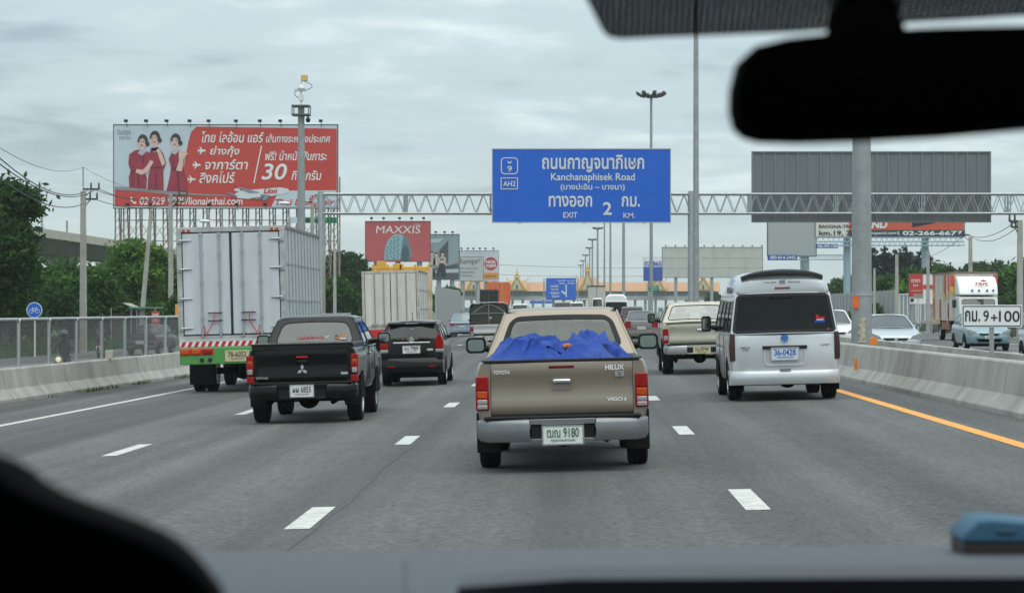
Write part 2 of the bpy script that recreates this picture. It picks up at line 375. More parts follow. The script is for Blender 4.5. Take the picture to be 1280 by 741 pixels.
for z_, y_ in ((.47, 47.3),):
    m2 = MB(); m2.box(5.55 + .06, 5.55 + .13, y_, y_ + .04, z_ - .1, z_ + .12); m2.build('reflector', ORANGE, rb, world=True)
rb2 = thing('concrete_barrier', 'grey concrete barrier of the opposite lanes, behind the nearer median wall', 'barrier', (7.3, 40, .14))
barrier_run(rb2, [(7.5, 10), (7.45, 500)], 12, 150, 3.0, 1, lambda x: .14, .71)
ob = thing('concrete_barrier', 'distant concrete barrier beyond the oncoming traffic below the mesh railing', 'barrier', (25, 150, 0))
barrier_run(ob, [(24.6, 10), (24.6, 500)], 60, 300, 6.0, 1, lambda x: .02, .8)
# mesh fence on the left barrier
WIRE = mat('fence_wire', (.22, .225, .22), .5, .5, .15)
FENCEP = mat('fence_tube', (.44, .45, .46), .45, .4, .12)
fence = thing('mesh_fence', 'grey steel mesh fence on top of the left concrete barrier', 'fence', (-11, 45, .4))
FZ0, FZ1 = .665, 1.64
yy = 36.6; first = None
def fx(y): return polyX(LEFTB, y) - .335
while yy < 110:
    a, b = yy, yy + 2.5; xa, xb = fx(a), fx(b); za, zb = zroad(xa), zroad(xb)
    m = MB(); m.tube([(xa, a, za + FZ0), (xa, a, za + FZ1 - .06), (xa + (xb - xa) * .03, a + .06, za + FZ1), (xb - (xb - xa) * .03, b - .1, zb + FZ1), (xb, b - .05, zb + FZ1 - .06), (xb, b - .05, zb + FZ0)], .032, 8)
    m.build('frame', FENCEP, fence, smooth=40, world=True)
    m = MB(); n = 46
    dirv = Vector((xb - xa, b - a, 0)).normalized()
    for k in range(1, n):
        t = k / n; x, y_, z = xa + (xb - xa) * t, a + (2.44) * t, za
        m.box(x - .002, x + .002, y_ - .0026, y_ + .0026, z + FZ0 + .03, z + FZ1)
    for k in range(1, 19):
        z = FZ0 + .03 + (FZ1 - FZ0 - .03) * k / 19
        m.add([(xa + .004, a, za + z - .0022), (xb + .004, b - .05, zb + z - .0022), (xb + .004, b - .05, zb + z + .0022), (xa + .004, a, za + z + .0022)], [(0, 1, 2, 3)])
    m.build('wire_mesh', WIRE, fence, world=True)
    yy += 2.5
for y_ in (42.7, 57.0):   # white reflectors on the barrier top
    x = fx(y_); m = MB(); m.box(x - .02, x + .16, y_, y_ + .12, zroad(x) + .665, zroad(x) + .87)
    tag(m.build('barrier_delineator', mat('delineator_white', (.5, .47, .38), .6), bevel=.01), 'small off-white delineator block on the left barrier ' + ('nearer the frame edge' if y_ < 50 else 'beside the box truck'), 'delineator', 'delineator blocks on the left barrier')
# ------------------------------------------------------------------ vehicles
_wheelmesh = {}
def wheel(root, x, y, r, wd, side):
    """side: +1 rim faces +x"""
    k = (r, wd, side)
    if k not in _wheelmesh:
        t = MB(); h = wd / 2
        t.lathe((0, 0, 0), 'x', [(-h * .8, r * .6), (-h, r * .72), (-h, r * .9), (-h * .86, r * .985), (-h * .55, r), (-h * .5, r * .975), (-h * .44, r), (-h * .05, r), (0, r * .975), (h * .05, r), (h * .44, r), (h * .5, r * .975), (h * .55, r), (h * .86, r * .985), (h, r * .9), (h, r * .72), (h * .8, r * .6)], 32)
        rm = MB(); s = side
        rm.lathe((0, 0, 0), 'x', [(s * h * .55, 0.001), (s * h * .55, r * .58), (s * h * .95, r * .60), (s * h * .97, r * .64), (s * h * .6, r * .66)], 32)
        for i in range(6):
            a = 2 * math.pi * i / 6; u = Vector((0, math.cos(a), math.sin(a))); p = Vector((0, -math.sin(a), math.cos(a)))
            q = [u * (r * .12) + p * .035, u * (r * .6) + p * .05, u * (r * .6) - p * .05, u * (r * .12) - p * .035]
            rm.add([(s * h * .9,) + tuple(v)[1:] for v in q] + [(s * h * .6,) + tuple(v)[1:] for v in q], [(0, 1, 2, 3), (7, 6, 5, 4), (0, 4, 5, 1), (1, 5, 6, 2), (2, 6, 7, 3), (3, 7, 4, 0)])
        rm.lathe((0, 0, 0), 'x', [(s * h * .6, r * .16), (s * h * .98, r * .15), (s * h, 0.001)], 16)
        a = t.build('wheel', RUBBER, None, smooth=50); b = rm.build('rim', ALLOY, None, smooth=35)
        _wheelmesh[k] = (a.data, b.data); bpy.data.objects.remove(a); bpy.data.objects.remove(b)
    o = bpy.data.objects.new('wheel', _wheelmesh[k][0]); COL.objects.link(o); o.parent = root; o.location = (x, y, r)
    b = bpy.data.objects.new('rim', _wheelmesh[k][1]); COL.objects.link(b); b.parent = o
    return o
def lower_loft(st, hwtop=.93):
    """st: list of (y, hw, zb, zt)"""
    mb = MB(); rings = []
    for y, hw, zb, zt in st:
        h = zt - zb
        half = [(hw * .80, zb), (hw * .95, zb + .05 * h), (hw * .985, zb + .22 * h), (hw, zb + .5 * h), (hw * .99, zb + .78 * h), (hw * .965, zt - .05 * h), (hw * hwtop, zt - .005), (hw * .80, zt)]
        rings.append([(-x, y, z) for x, z in half] + [(x, y, z) for x, z in half[::-1]])
    mb.loft(rings); return mb
def roof_cap(y0, y1, hw, z, crown=.05, rad=.14, over=0.0):
    mb = MB(); cy = (y0 + y1) / 2; hl = (y1 - y0) / 2 + over; hw += over
    base = ring_rect(hw, hl, rad); rings = []
    for s, dz in ((1.0, -.035), (1.0, .0), (.985, .30), (.95, .55), (.85, .8), (.6, .95), (.25, 1.0)):
        rings.append([(p[0] * s, cy + p[1] * s, z + (dz if dz < 0 else dz * crown)) for p in base])
    mb.loft(rings); return mb
def greenhouse(root, g, bodym, glassm, seal=BLACK, rear_front='rear'):
    """g: zb zt hb ht; y0b y0t (end facing the viewer) y1t y1b; m0 margins, side list; solid back panel optional"""
    zb, zt, hb, ht = g['zb'], g['zt'], g['hb'], g['ht']; y0b, y0t, y1t, y1b = g['y0b'], g['y0t'], g['y1t'], g['y1b']
    m0 = g.get('m0', (.07, .07, .05, .05)); dp = g.get('depth', .035); rad = g.get('rad', .07); sl = g.get('seal', .022)
    nm = ('rear_window', 'windscreen') if rear_front == 'rear' else ('windscreen', 'rear_window')
    fr, se, pn = frame4((-hb, y0b, zb), (hb, y0b, zb), (ht, y0t, zt), (-ht, y0t, zt), m0, rad, dp, g.get('bulge', .05), sl)
    allf = MB(); alls = MB(); allf.add(fr.v, fr.f); alls.add(se.v, se.f)
    o = pn.build(nm[0], g.get('glass0', glassm), root, smooth=30)
    fr, se, pn = frame4((hb, y1b, zb), (-hb, y1b, zb), (-ht, y1t, zt), (ht, y1t, zt), (.07, .07, .04, .05), .08, dp, .05, sl)
    allf.add(fr.v, fr.f); alls.add(se.v, se.f); pn.build(nm[1], glassm, root, smooth=30)
    cuts = g.get('cuts', [0, 1])
    for a, b in zip(cuts, cuts[1:]):
        ya, yb = y0b + (y1b - y0b) * a, y0b + (y1b - y0b) * b; ta, tb = y0t + (y1t - y0t) * a, y0t + (y1t - y0t) * b
        for sgn in (1, -1):
            q = [(sgn * hb, ya, zb), (sgn * hb, yb, zb), (sgn * ht, tb, zt), (sgn * ht, ta, zt)]
            if sgn < 0: q = [q[1], q[0], q[3], q[2]]
            fr, se, pn = frame4(*q, g.get('ms', (.05, .05, .03, .05)), .06, dp, 0, .016, .015)
            allf.add(fr.v, fr.f); alls.add(se.v, se.f); pn.build('side_window', g.get('glassS', glassm), root, smooth=30)
    for sgn in (1, -1):
        for (yb, yt) in ((y0b, y0t), (y1b, y1t)): allf.cyl((sgn * (hb - .014), yb + (.014 if yb == y0b else -.014), zb), (sgn * (ht - .014), yt + (.014 if yt == y0t else -.014), zt), .02, .02, 10)
    cb = allf.build('cab_frame' if g.get('cab') else 'pillars', bodym, root, smooth=38); alls.build('window_seal', seal, root)
    rf = roof_cap(y0t, y1t, ht, zt, g.get('crown', .05), g.get('rrad', .12), .012).build('roof', bodym, root, smooth=50)
    return cb, rf
def plate(root, x0, x1, z0, z1, y, pm, im, line1, line2=None, frame=True):
    m = MB(); m.box(x0, x1, y - .012, y, z0, z1); p = m.build('number_plate', pm, root, bevel=.006)
    if frame:
        m = MB(); 
        for a in ((x0 - .012, x1 + .012, z0 - .012, z0 + .002), (x0 - .012, x1 + .012, z1 - .002, z1 + .012), (x0 - .012, x0 + .002, z0, z1), (x1 - .002, x1 + .012, z0, z1)): m.box(a[0], a[1], y - .016, y + .004, a[2], a[3])
        m.build('plate_frame', CHROME if pm is not PLATEYEL else PLATEYEL, p)
    h = z1 - z0; m = MB(); dx = x1 - x0
    if line2: m.text(line1, x0 + dx * .10, x1 - dx * .10, z0 + h * .36, z0 + h * .9, y - .016, .012); m.text(line2, x0 + dx * .2, x1 - dx * .2, z0 + h * .08, z0 + h * .26, y - .016, .01)
    else: m.text(line1, x0 + dx * .1, x1 - dx * .1, z0 + h * .16, z0 + h * .84, y - .016, .012)
    m.build('lettering', im, p); return p
def mirror(root, x, y, z, hw, hh, side, bodym, facing=-1):
    m = MB(); r = ring_rect(hw, hh, min(hw, hh) * .55)
    m.loft([[(x + p[0], y, z + p[1]) for p in r], [(x + p[0] * 1.03, y + .05, z + p[1] * 1.03) for p in r], [(x + p[0] * .9, y + .11, z + p[1] * .9) for p in r], [(x + p[0] * .5, y + .14, z + p[1] * .5) for p in r]])
    m.cyl((x - side * hw * .8, y + .07, z - hh * .4), (x - side * (hw + .12), y + .1, z - hh * .6), .035, .05, 10)
    o = m.build('wing_mirror', bodym, root, smooth=45)
    m = MB(); r = ring_rect(hw * .80, hh * .74, min(hw, hh) * .42); m.add([(x + p[0], y - .004, z + p[1]) for p in r], [tuple(range(len(r)))]); m.build('mirror_glass', MIRROR, o); return o
def lamp_bands(root, name, x0, x1, bands, y0, y1, wrap=0, n=1):
    """bands: list of (z0,z1,material)"""
    m = MB(); m.box(x0, x1, y0, y1, bands[0][0] - .014, bands[-1][1]); o = m.build(name, LENSRED, root, bevel=.018, seg=3, smooth=40)
    for z0, z1, mt in bands:
        q = MB(); g = .016 if mt is not LENSRED else .008; q.box(x0 + g, x1 - g, y0 - .006, y0 + .02, z0, z1); q.build({LENSCLEAR: 'clear_lens', LENSORANGE: 'amber_lens'}.get(mt, 'red_lens'), mt, o, bevel=.008, seg=2, smooth=40)
    return o
def pickup(name, label, loc, c, group=None):
    root = thing(name, label, 'pickup truck', loc, group, (0, -math.atan(SLOPE), 0))
    hw, zt, zb, lb = c['hw'], c['zt'], c['zb'], c.get('lb', 2.3); P_ = c['paint']; zf = c.get('zfloor', zb)
    # bed: sides with rounded rear corner, floor, headboard
    for s in (1, -1):
        m = MB(); rings = []
        prof = [(.0, zb - .08), (.035, zb + .12), (.045, zb + .3), (.035, zt - .1), (.012, zt - .02), (-.015, zt), (-.075, zt), (-.075, zb - .08)]
        for y, o in ((-.005, -.028), (.02, -.008), (.07, 0), (.2, 0), (lb * .5, .012), (lb, 0.0)):
            rings.append([(s * (hw - .045 + min(p[0], p[0] + 0) + o), y, p[1]) for p in prof])
        m.loft(rings); bed = m.build('bed_side', P_, root, smooth=40)
    m = MB(); m.box(-hw + .08, hw - .08, .06, lb, zb + .02, zb + .05); m.box(-hw + .06, hw - .06, lb - .04, lb - .005, zb, zt - .02); m.build('bed_floor', c.get('bedm', P_), root)
    # tailgate with a shallow pressed centre
    tw = hw - c.get('corner', .145); m = MB(); H = zt - zb
    rows = [(0, .012), (.04, .0), (.16, -.004), (.3, .006), (.36, .012), (.62, .014), (.72, .004), (.93, -.004), (.985, .006), (1.0, .03)]
    cols = [-1, -.985, -.8, -.4, 0, .4, .8, .985, 1]
    vs = [(tw * cc, y + (.02 if abs(cc) == 1 else 0) - .012 * (1 - cc * cc), zb + .02 + (H - .02) * rr) for rr, y in rows for cc in cols]
    k = len(cols); fs = [(j * k + i, j * k + i + 1, (j + 1) * k + i + 1, (j + 1) * k + i) for j in range(len(rows) - 1) for i in range(k - 1)]
    m.add(vs, fs); m.box(-tw + .01, tw - .01, .032, .075, zb + .03, zt - .004); tg = m.build('tailgate', P_, root, smooth=50)
    m = MB(); m.box(-hw + .085, hw - .085, -.012, .085, zt - .016, zt + c.get('rail', .016)); 
    for s in (1, -1): m.box(s * (hw - .10) - .038, s * (hw - .10) + .038, .086, lb, zt - .004, zt + c.get('rail', .016) * .98)
    m.build('bed_rail_cap', BLACK, root, bevel=.008)
    m = MB()
    for s in (1, -1): m.box(s * tw - .005 + s * .006, s * tw + .005 + s * .006, -.004, .03, zb, zt - .015)
    m.box(-tw, tw, .0, .03, zb - .012, zb + .018); m.build('panel_gap', BLACK, root)
    # cab
    g = dict(c['gh']); g['cab'] = True
    cb, rf = greenhouse(root, g, P_, c.get('glass', CABGLASS))
    m = lower_loft([(lb + .02, hw * .93, zb - .1, g['zb'] + .01), (lb + .12, hw * .985, zb - .16, g['zb'] + .01), (lb + 1.9, hw, zb - .16, g['zb']), (lb + 2.05, hw, zb - .16, g['zb'] - .05), (lb + 2.9, hw * .97, zb - .12, g['zb'] - .12), (lb + 3.15, hw * .86, zb - .1, g['zb'] - .22)])
    m.build('cab_body', P_, root, smooth=40)
    # interior seats and steering wheel seen through the glass
    m = MB()
    for s in (-1, 1):
        m.box(s * .36 - .24, s * .36 + .24, g['y0b'] + .5, g['y0b'] + .62, zb + .1, g['zb'] + .22); m.box(s * .36 - .12, s * .36 + .12, g['y0b'] + .52, g['y0b'] + .6, g['zb'] + .24, g['zb'] + .36)
    m.box(-hw * .82, hw * .82, g['y1b'] - .5, g['y1b'] - .15, g['zb'] - .25, g['zb'] + .02); m.build('seats', SEAT, root, bevel=.03)
    # lamps
    for s in (-1, 1):
        xo, xi = c['lamp']; a, b = sorted((s * xo, s * xi))
        lamp_bands(root, 'tail_lamp', a, b, c['bands'], c.get('lampy', -.028), .12)
    # bumper
    bz0, bz1 = c['bump']; bw = hw - .01; m = MB(); rx = c.get('recess', .26); rings = []
    for x, y, e in ((-bw, .06, .05), (-bw + .03, -.03, .012), (-bw + .12, -.10, 0), (-rx - .06, -.135, 0)):
        rings.append([(x, y + .05, bz0 + e), (x, y - .0, bz0 + e), (x, y - .015, bz0 + .05 + e), (x, y - .015, bz1 - .05), (x, y, bz1 - .012 - e * .3), (x, y + .02, bz1 - e * .3), (x, y + .14, bz1 - e * .3)])
    m.loft(rings, closed=True); m2 = MB(); m2.loft([[(-p[0], p[1], p[2]) for p in r] for r in rings[::-1]])
    m.add(m2.v, m2.f); m.box(-rx - .06, rx + .06, -.12, .05, bz1 - .055, bz1 - .002); m.box(-rx - .06, rx + .06, -.10, .0, bz0 - .002, bz0 + .03)
    bp = m.build('rear_bumper', c['bumpm'], root, smooth=40, bevel=.006)
    m = MB(); m.box(-rx - .055, rx + .055, -.085, -.02, bz0 + .02, bz1 - .055); m.box(-hw + .08, hw - .08, -.11, .02, bz1 - .001, bz1 + .03); m.build('bumper_step', BLACK, root, bevel=.01)
    px0, px1, pz0, pz1 = c['plate']; plate(root, px0, px1, pz0, pz1, -.12, *c['platet'])
    # running gear
    r = c['r']; ww = c.get('ww', .21); xa = hw - ww / 2 - .0; ya = c.get('ya', .95)
    for s in (-1, 1):
        wheel(root, s * xa, ya, r, ww, s); wheel(root, s * (xa - .02), ya + c.get('wb', 2.85), r, ww, s)
        m = MB(); m.box(s * xa - ww * .58, s * xa + ww * .58, ya - r - .06, ya - r - .035, c.get('flap', .18), zb + .02); m.build('mud_flap', RUBBER, root, bevel=.008)
        m = MB(); arch = [(ya + (r + .07) * math.cos(t), r + (r + .07) * math.sin(t)) for t in [math.pi * i / 14 for i in range(15)]]
        m.prism(arch, 'x', s * (hw + .002) - .004, s * (hw + .002) + .004); m.build('wheel_arch', DARKUNDER, root); m = MB()
        a2 = [(p[0] + c.get('wb', 2.85), p[1]) for p in arch]; m.prism(a2, 'x', s * (hw + .002) - .004, s * (hw + .002) + .004); m.build('wheel_arch', DARKUNDER, root)
    m = MB(); m.cyl((-xa, ya, r), (xa, ya, r), .045, .045, 10); m.ell((0, ya, r), (.16, .17, .15)); m.box(-.5, -.44, .1, 3.5, .40, .5); m.box(.44, .5, .1, 3.5, .40, .5)
    for s in (-1, 1): m.tube([(s * .56, .1, .42), (s * .56, .5, .33), (s * .56, ya, .28), (s * .56, ya + .6, .36)], .03, 6)
    m.cyl((.42, .12, .3), (.42, 2, .34), .035, .035, 10); m.cyl((-.2, .5, .46), (-.2, 3, .42), .09, .09, 10); m.box(-hw + .15, hw - .15, .4, 4.6, .46, .54); m.build('axle', DARKUNDER, root, smooth=45)
    for s in (-1, 1):
        mz = c.get('mir'); mirror(root, s * mz[0], mz[1], mz[2], mz[3], mz[4], s, c.get('mirm', P_))
        m = MB(); m.box(s * (hw + .012) - .012, s * (hw + .012) + .012, lb + .35, lb + .52, g['zb'] - .12, g['zb'] - .085); m.build('door_handle', CHROME, root, bevel=.006)
        m = MB(); 
        for yy in (lb + .25, lb + 1.35): m.box(s * hw - .004, s * hw + .006, yy, yy + .008, zb, g['zb']); 
        m.build('door_gap', BLACK, root)
    return root, tg
# ---- the tan pickup straight ahead
HTAN = paint('tan_metallic_paint', (.255, .208, .160), .45, .3)
DX = -.054; D0 = 23.0
hl, tg = pickup('pickup_truck', 'tan metallic pickup carrying a heap of blue tarpaulin, in the middle lane ahead', (DX, D0, 0), dict(
    hw=.832, zt=1.062, zb=.535, lb=2.15, paint=HTAN, r=.33, ww=.2, ya=.95, flap=.165, corner=.142,
    gh=dict(zb=1.04, zt=1.515, hb=.80, ht=.60, y0b=2.2, y0t=2.42, y1t=3.35, y1b=4.05, m0=(.10, .10, .10, .045), rad=.11, seal=.055, bulge=.045, crown=.062, rrad=.16, cuts=[0, .38, 1], depth=.05),
    lamp=(.828, .70), bands=[(.612, .655, LENSCLEAR), (.66, .705, LENSCLEAR), (.715, .785, LENSORANGE), (.792, .925, LENSRED)], lampy=-.03,
    bump=(.295, .512), bumpm=mat('silver_grey_bumper', (.20, .205, .21), .34, .6, .08), recess=.255, plate=(-.19, .19, .272, .44), platet=(PLATE, INKGREEN, 'ฒณ 9180', 'กรุงเทพมหานคร'),
    mir=(.945, 3.35, 1.18, .108, .085), mirm=BLACK, glass=CABGLASS, bedm=BLACK))
for o in hl.children:
    if o.name.startswith('tail_lamp'):   # bulb reflectors inside the lens
        pass
m = MB(); m.box(-.125, .125, -.016, .02, .985, 1.02); m.build('brake_light', mat('dark_red_lens', (.12, .004, .006), .15), tg, bevel=.008)
m = MB(); m.box(-.085, .085, -.034, .01, .845, .885); h = m.build('tailgate_handle', CHROME, tg, bevel=.012, seg=3, smooth=40)
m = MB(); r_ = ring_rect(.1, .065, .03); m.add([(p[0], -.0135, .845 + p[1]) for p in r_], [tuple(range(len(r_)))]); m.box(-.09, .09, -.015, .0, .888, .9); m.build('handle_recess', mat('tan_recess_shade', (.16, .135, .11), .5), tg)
m = MB(); m.text('TOYOTA', -.655, -.495, .945, .98, -.016, .012); m.text('HILUX', .42, .60, .962, 1.012, -.016, .02); m.text('VIGO', .43, .58, .665, .70, -.014, .02); m.text('4', .59, .615, .66, .70, -.014, .02)
m.build('badge', mat('bright_badge', (.8, .8, .8), .3), tg)
m = MB(); r_ = ring_rect(.045, .026, .01); m.add([(.555 + p[0], -.0135, .925 + p[1]) for p in r_], [tuple(range(len(r_)))]); m.build('badge_panel', CHROME, tg); m = MB(); m.text('G', .54, .57, .908, .942, -.017, .03); m.build('badge_letter', INKBLACK, tg)
# headlining clips (red tabs at the window corners)
for s in (-1, 1):
    m = MB(); m.box(s * .56 - .012, s * .56 + .012, 2.335, 2.35, 1.28, 1.33); m.build('belt_tab', INKRED, hl)
# door rubber line where the cab roof meets the drip rail
m = MB()
for s in (-1, 1): m.box(s * .575 - .012, s * .575 + .012, 2.405, 3.3, 1.53, 1.566)
m.build('roof_drip_rail', BLACK, hl)
# tarpaulin heap
TARP = mat('blue_tarpaulin', (.005, .038, .25), .48, 0, .2, 7, .35, spec=.2, stretch=(1, 2.5, 1))
NX, NY = 190, 130; m = MB(); vs = []
def env(u):
    pts = [(-1, .0), (-.92, .05), (-.8, .105), (-.62, .17), (-.5, .215), (-.4, .20), (-.2, .17), (-.06, .16), (-.01, .11), (.08, .105), (.16, .16), (.3, .185), (.5, .16), (.65, .125), (.8, .085), (.93, .03), (1, .0)]
    for (a, p), (b, q) in zip(pts, pts[1:]):
        if u <= b: t = (u - a) / (b - a); t = t * t * (3 - 2 * t); return p + (q - p) * t
    return 0
rt = random.Random(21); CRE = []
for k in range(64):
    cx_, cy_2 = rt.uniform(-1, 1), rt.uniform(0, 1.2); a_ = rt.gauss(.15, .75); L_ = rt.uniform(.15, .55); CRE.append((cx_, cy_2, math.cos(a_), math.sin(a_), L_, rt.uniform(.025, .075), rt.uniform(.025, .07) * rt.choice((1, 1, -.7)), rt.uniform(.35, 1.6)))
def crease(x, y):
    h = 0
    for cx_, cy_2, ca, sa, L_, w_, A_, asym in CRE:
        dx, dy = x - cx_, y - cy_2; t = dx * ca + dy * sa; n_ = -dx * sa + dy * ca
        if abs(t) < L_: n_ = n_ * asym if n_ > 0 else n_; h += A_ * math.exp(-abs(n_) / w_) * (1 - (t / L_) ** 2)
    return h
for j in range(NY + 1):
    for i in range(NX + 1):
        u = -1 + 2 * i / NX; v = j / NY
        wx = u + .06 * noise.noise((u * 2.2, v * 2.5, 1)); wy = v + .08 * noise.noise((u * 2.4, v * 2, 7))
        prof = min(1, (v / .38)) ** .55 if v < .38 else 1 - .5 * max(0, (v - .7) / .3) ** 2
        h = env(max(-1, min(1, wx))) * 1.0 * prof + min(1, 7 * (1 - abs(u))) * min(1, v * 6 + .2) * (crease(wx, wy * 1.2) - .03) * 1.4
        vs.append((u * .735, .09 + v * 1.75, 1.05 + max(-.015, min(.34, h))))
k = NX + 1; m.add(vs, [(j * k + i, j * k + i + 1, (j + 1) * k + i + 1, (j + 1) * k + i) for j in range(NY) for i in range(NX)])
def flap(pts, base, th=.012):
    f = MB(); n = len(pts); vs = []
    for (x, y, z), (bx, by, bz) in zip(pts, base): vs += [(bx, by, bz), ((x + bx) / 2, (y + by) / 2 - .03, (z + bz) / 2), (x, y, z)]
    f.add(vs, [(3 * i + a, 3 * i + 3 + a, 3 * i + 4 + a, 3 * i + 1 + a) for i in range(n - 1) for a in (0, 1)]); return f
for pts, base in (([(.09, .95, 1.26), (.12, .93, 1.325), (.17, .95, 1.285), (.24, .9, 1.24)], [(.04, .75, 1.18), (.12, .7, 1.2), (.22, .72, 1.2), (.32, .7, 1.18)]),
                  ([(.31, 1.05, 1.25), (.42, 1.0, 1.315), (.445, 1.0, 1.32), (.49, 1.0, 1.21)], [(.2, .8, 1.2), (.36, .75, 1.2), (.46, .78, 1.2), (.58, .8, 1.15)]),
                  ([(-.28, .7, 1.23), (-.18, .62, 1.25), (-.09, .6, 1.255), (-.05, .62, 1.2), (-.04, .66, 1.13)], [(-.36, .45, 1.2), (-.22, .38, 1.2), (-.12, .36, 1.2), (-.02, .4, 1.14), (.03, .45, 1.1)])):
    f = flap(pts, base); m.add(f.v, f.f)
tp = m.build('tarpaulin', TARP, None, smooth=70); tp.location = (DX, D0, 0); tp.rotation_euler = (0, -math.atan(SLOPE), 0)
tag(tp, 'crumpled bright blue tarpaulin heaped in the bed of the tan pickup', 'tarpaulin')
m = MB()
for i in range(5):
    a = (.0 + i * .03, .66 + .01 * (i % 2), 1.185 + .014 * math.sin(i * 2.3)); m.ell(a, (.042, .05, .026 - .003 * i), 7, 5)
sk = m.build('woven_sack', mat('orange_woven_sack', (.42, .12, .03), .8, 0, .4, 40), smooth=20); sk.location = (DX, D0, 0)
tag(sk, 'small orange and cream woven sack poking out between the tarpaulin folds', 'sack')

# ---- black pickup, left
BLK = mat('black_car_paint', (.0025, .0028, .0034), .18, 0, .04, 3, coat=.3, spec=.15)
XT, DT = -3.855, 34.8
tr, tg = pickup('pickup_truck', 'black double-cab pickup with a flat bed cover beside the box truck', (XT, DT, zroad(XT)), dict(
    hw=.80, zt=1.085, zb=.58, lb=1.75, paint=BLK, r=.335, ww=.215, ya=.78, wb=2.75, flap=.24, corner=.10, rail=.05,
    gh=dict(zb=1.07, zt=1.49, hb=.755, ht=.585, y0b=1.72, y0t=2.0, y1t=3.4, y1b=4.0, m0=(.11, .11, .05, .05), rad=.12, seal=.02, bulge=.05, crown=.075, rrad=.2, cuts=[0, .4, 1]),
    lamp=(.812, .705), bands=[(.725, .80, LENSCLEAR), (.802, .87, LENSRED), (.872, .92, LENSORANGE), (.922, .995, LENSRED)],
    bump=(.35, .575), bumpm=BLK, recess=.30, plate=(-.165, .165, .395, .555), platet=(PLATE, INKBLACK, 'ผผ 6855', 'กรุงเทพ'),
    mir=(.955, 3.1, 1.185, .10, .085), mirm=BLK, glass=glass('smoky_rear_glass', (.14, .17, .16), .05)))
m = MB(); m.box(-.74, .74, -.02, 1.74, 1.13, 1.165); m.build('bed_cover', BLK, tr, bevel=.02, seg=3)
m = MB()
for s in (-1, 1): m.box(s * .755 - .055, s * .755 + .055, -.022, .03, .60, .69)
m.build('reflector', LENSRED, tr, bevel=.008)
m = MB(); r_ = ring_rect(.105, .075, .06); m.add([(p[0], -.02, .925 + p[1]) for p in r_], [tuple(range(len(r_)))]); m.build('handle_recess', DARKUNDER, tg)
m = MB(); m.box(-.08, .08, -.032, -.01, .955, .975); m.build('red_strip', INKRED, tg, bevel=.004)
m = MB(); m.box(-.07, .07, -.036, -.01, .885, .915); m.build('tailgate_handle', BLACK, tg, bevel=.01)
m = MB()
for a in (90, 210, 330):
    c_ = Vector((math.cos(R(a)), math.sin(R(a)))); p_ = Vector((-c_.y, c_.x)); q = [(0, 0), tuple(c_ * .042 + p_ * .024), tuple(c_ * .083), tuple(c_ * .042 - p_ * .024)]
    m.poly([(.0 + x, .775 + z) for x, z in q], -.022)
m.build('emblem', CHROME, tg)
m = MB(); m.text('TRITON', -.68, -.50, .655, .685, -.016, .02); m.box(.56, .66, -.02, -.012, .70, .735); m.build('badge', CHROME, tg)
m = MB(); m.text('LIVERPOOL', -.26, .16, 1.20, 1.245, 1.755, .02); m.build('window_lettering', INKRED, tr)
m = MB(); m.text('FC', .17, .23, 1.20, 1.25, 1.755, .02); m.build('window_lettering', SIGNWHITE, tr)
for k, (a, b, c_, d_, mt) in enumerate(((.31, .36, 1.225, 1.255, SIGNGREEN), (.37, .42, 1.215, 1.25, ORANGE), (.42, .50, 1.235, 1.262, LINEY), (.33, .37, 1.195, 1.22, ORANGE), (.38, .48, 1.19, 1.21, WHITE))):
    m = MB(); m.box(a, b, 1.752, 1.755, c_, d_); m.build('window_sticker', mt, tr)
# pink reflections of roadside adverts are left to the paint; blue tape on the cab corner
m = MB(); m.add([(.757, 1.77, 1.10), (.757, 1.95, 1.10), (.62, 2.13, 1.46), (.64, 2.05, 1.42)], [(0, 1, 2, 3)]); m.build('door_visor', mat('blue_sky_trim', (.05, .12, .5), .3), tr)
# ---- gold pickup, right
GOLD = paint('champagne_paint', (.44, .405, .32), .3, .36)
XG, DG = 3.05, 55.2
gr, tg = pickup('pickup_truck', 'champagne gold pickup with raised ride in the lane beside the silver van', (XG, DG, zroad(XG)), dict(
    hw=.88, zt=1.18, zb=.70, lb=1.7, paint=GOLD, r=.385, ww=.25, ya=.85, wb=2.9, flap=.3, corner=.13, rail=.012,
    gh=dict(zb=1.19, zt=1.62, hb=.82, ht=.64, y0b=1.74, y0t=1.95, y1t=3.3, y1b=3.9, m0=(.09, .09, .05, .05), rad=.08, seal=.02, crown=.055, cuts=[0, .4, 1]),
    lamp=(.885, .75), bands=[(.74, .80, LENSRED), (.802, .9, LENSCLEAR), (.902, 1.06, LENSRED)],
    bump=(.47, .675), bumpm=mat('dull_silver_bumper', (.38, .385, .38), .35, .6), recess=.28, plate=(-.19, .19, .49, .64), platet=(PLATEYEL, INKBLACK, 'บน 8746', 'กทม'),
    mir=(1.03, 3.1, 1.3, .09, .115), mirm=BLACK, glass=CABGLASS2))
m = MB(); m.box(.0 - .09, .09, -.035, .0, 1.0, 1.04); m.build('tailgate_handle', CHROME, tg, bevel=.01)
m = MB(); m.box(-.68, -.60, -.02, -.01, 1.08, 1.10); m.build('badge', CHROME, tg)
m = MB(); m.box(.05, .6, -.016, .0, 1.115, 1.15); m.build('brake_light', mat('grey_tail_trim', (.3, .28, .22), .4), tg, bevel=.006)
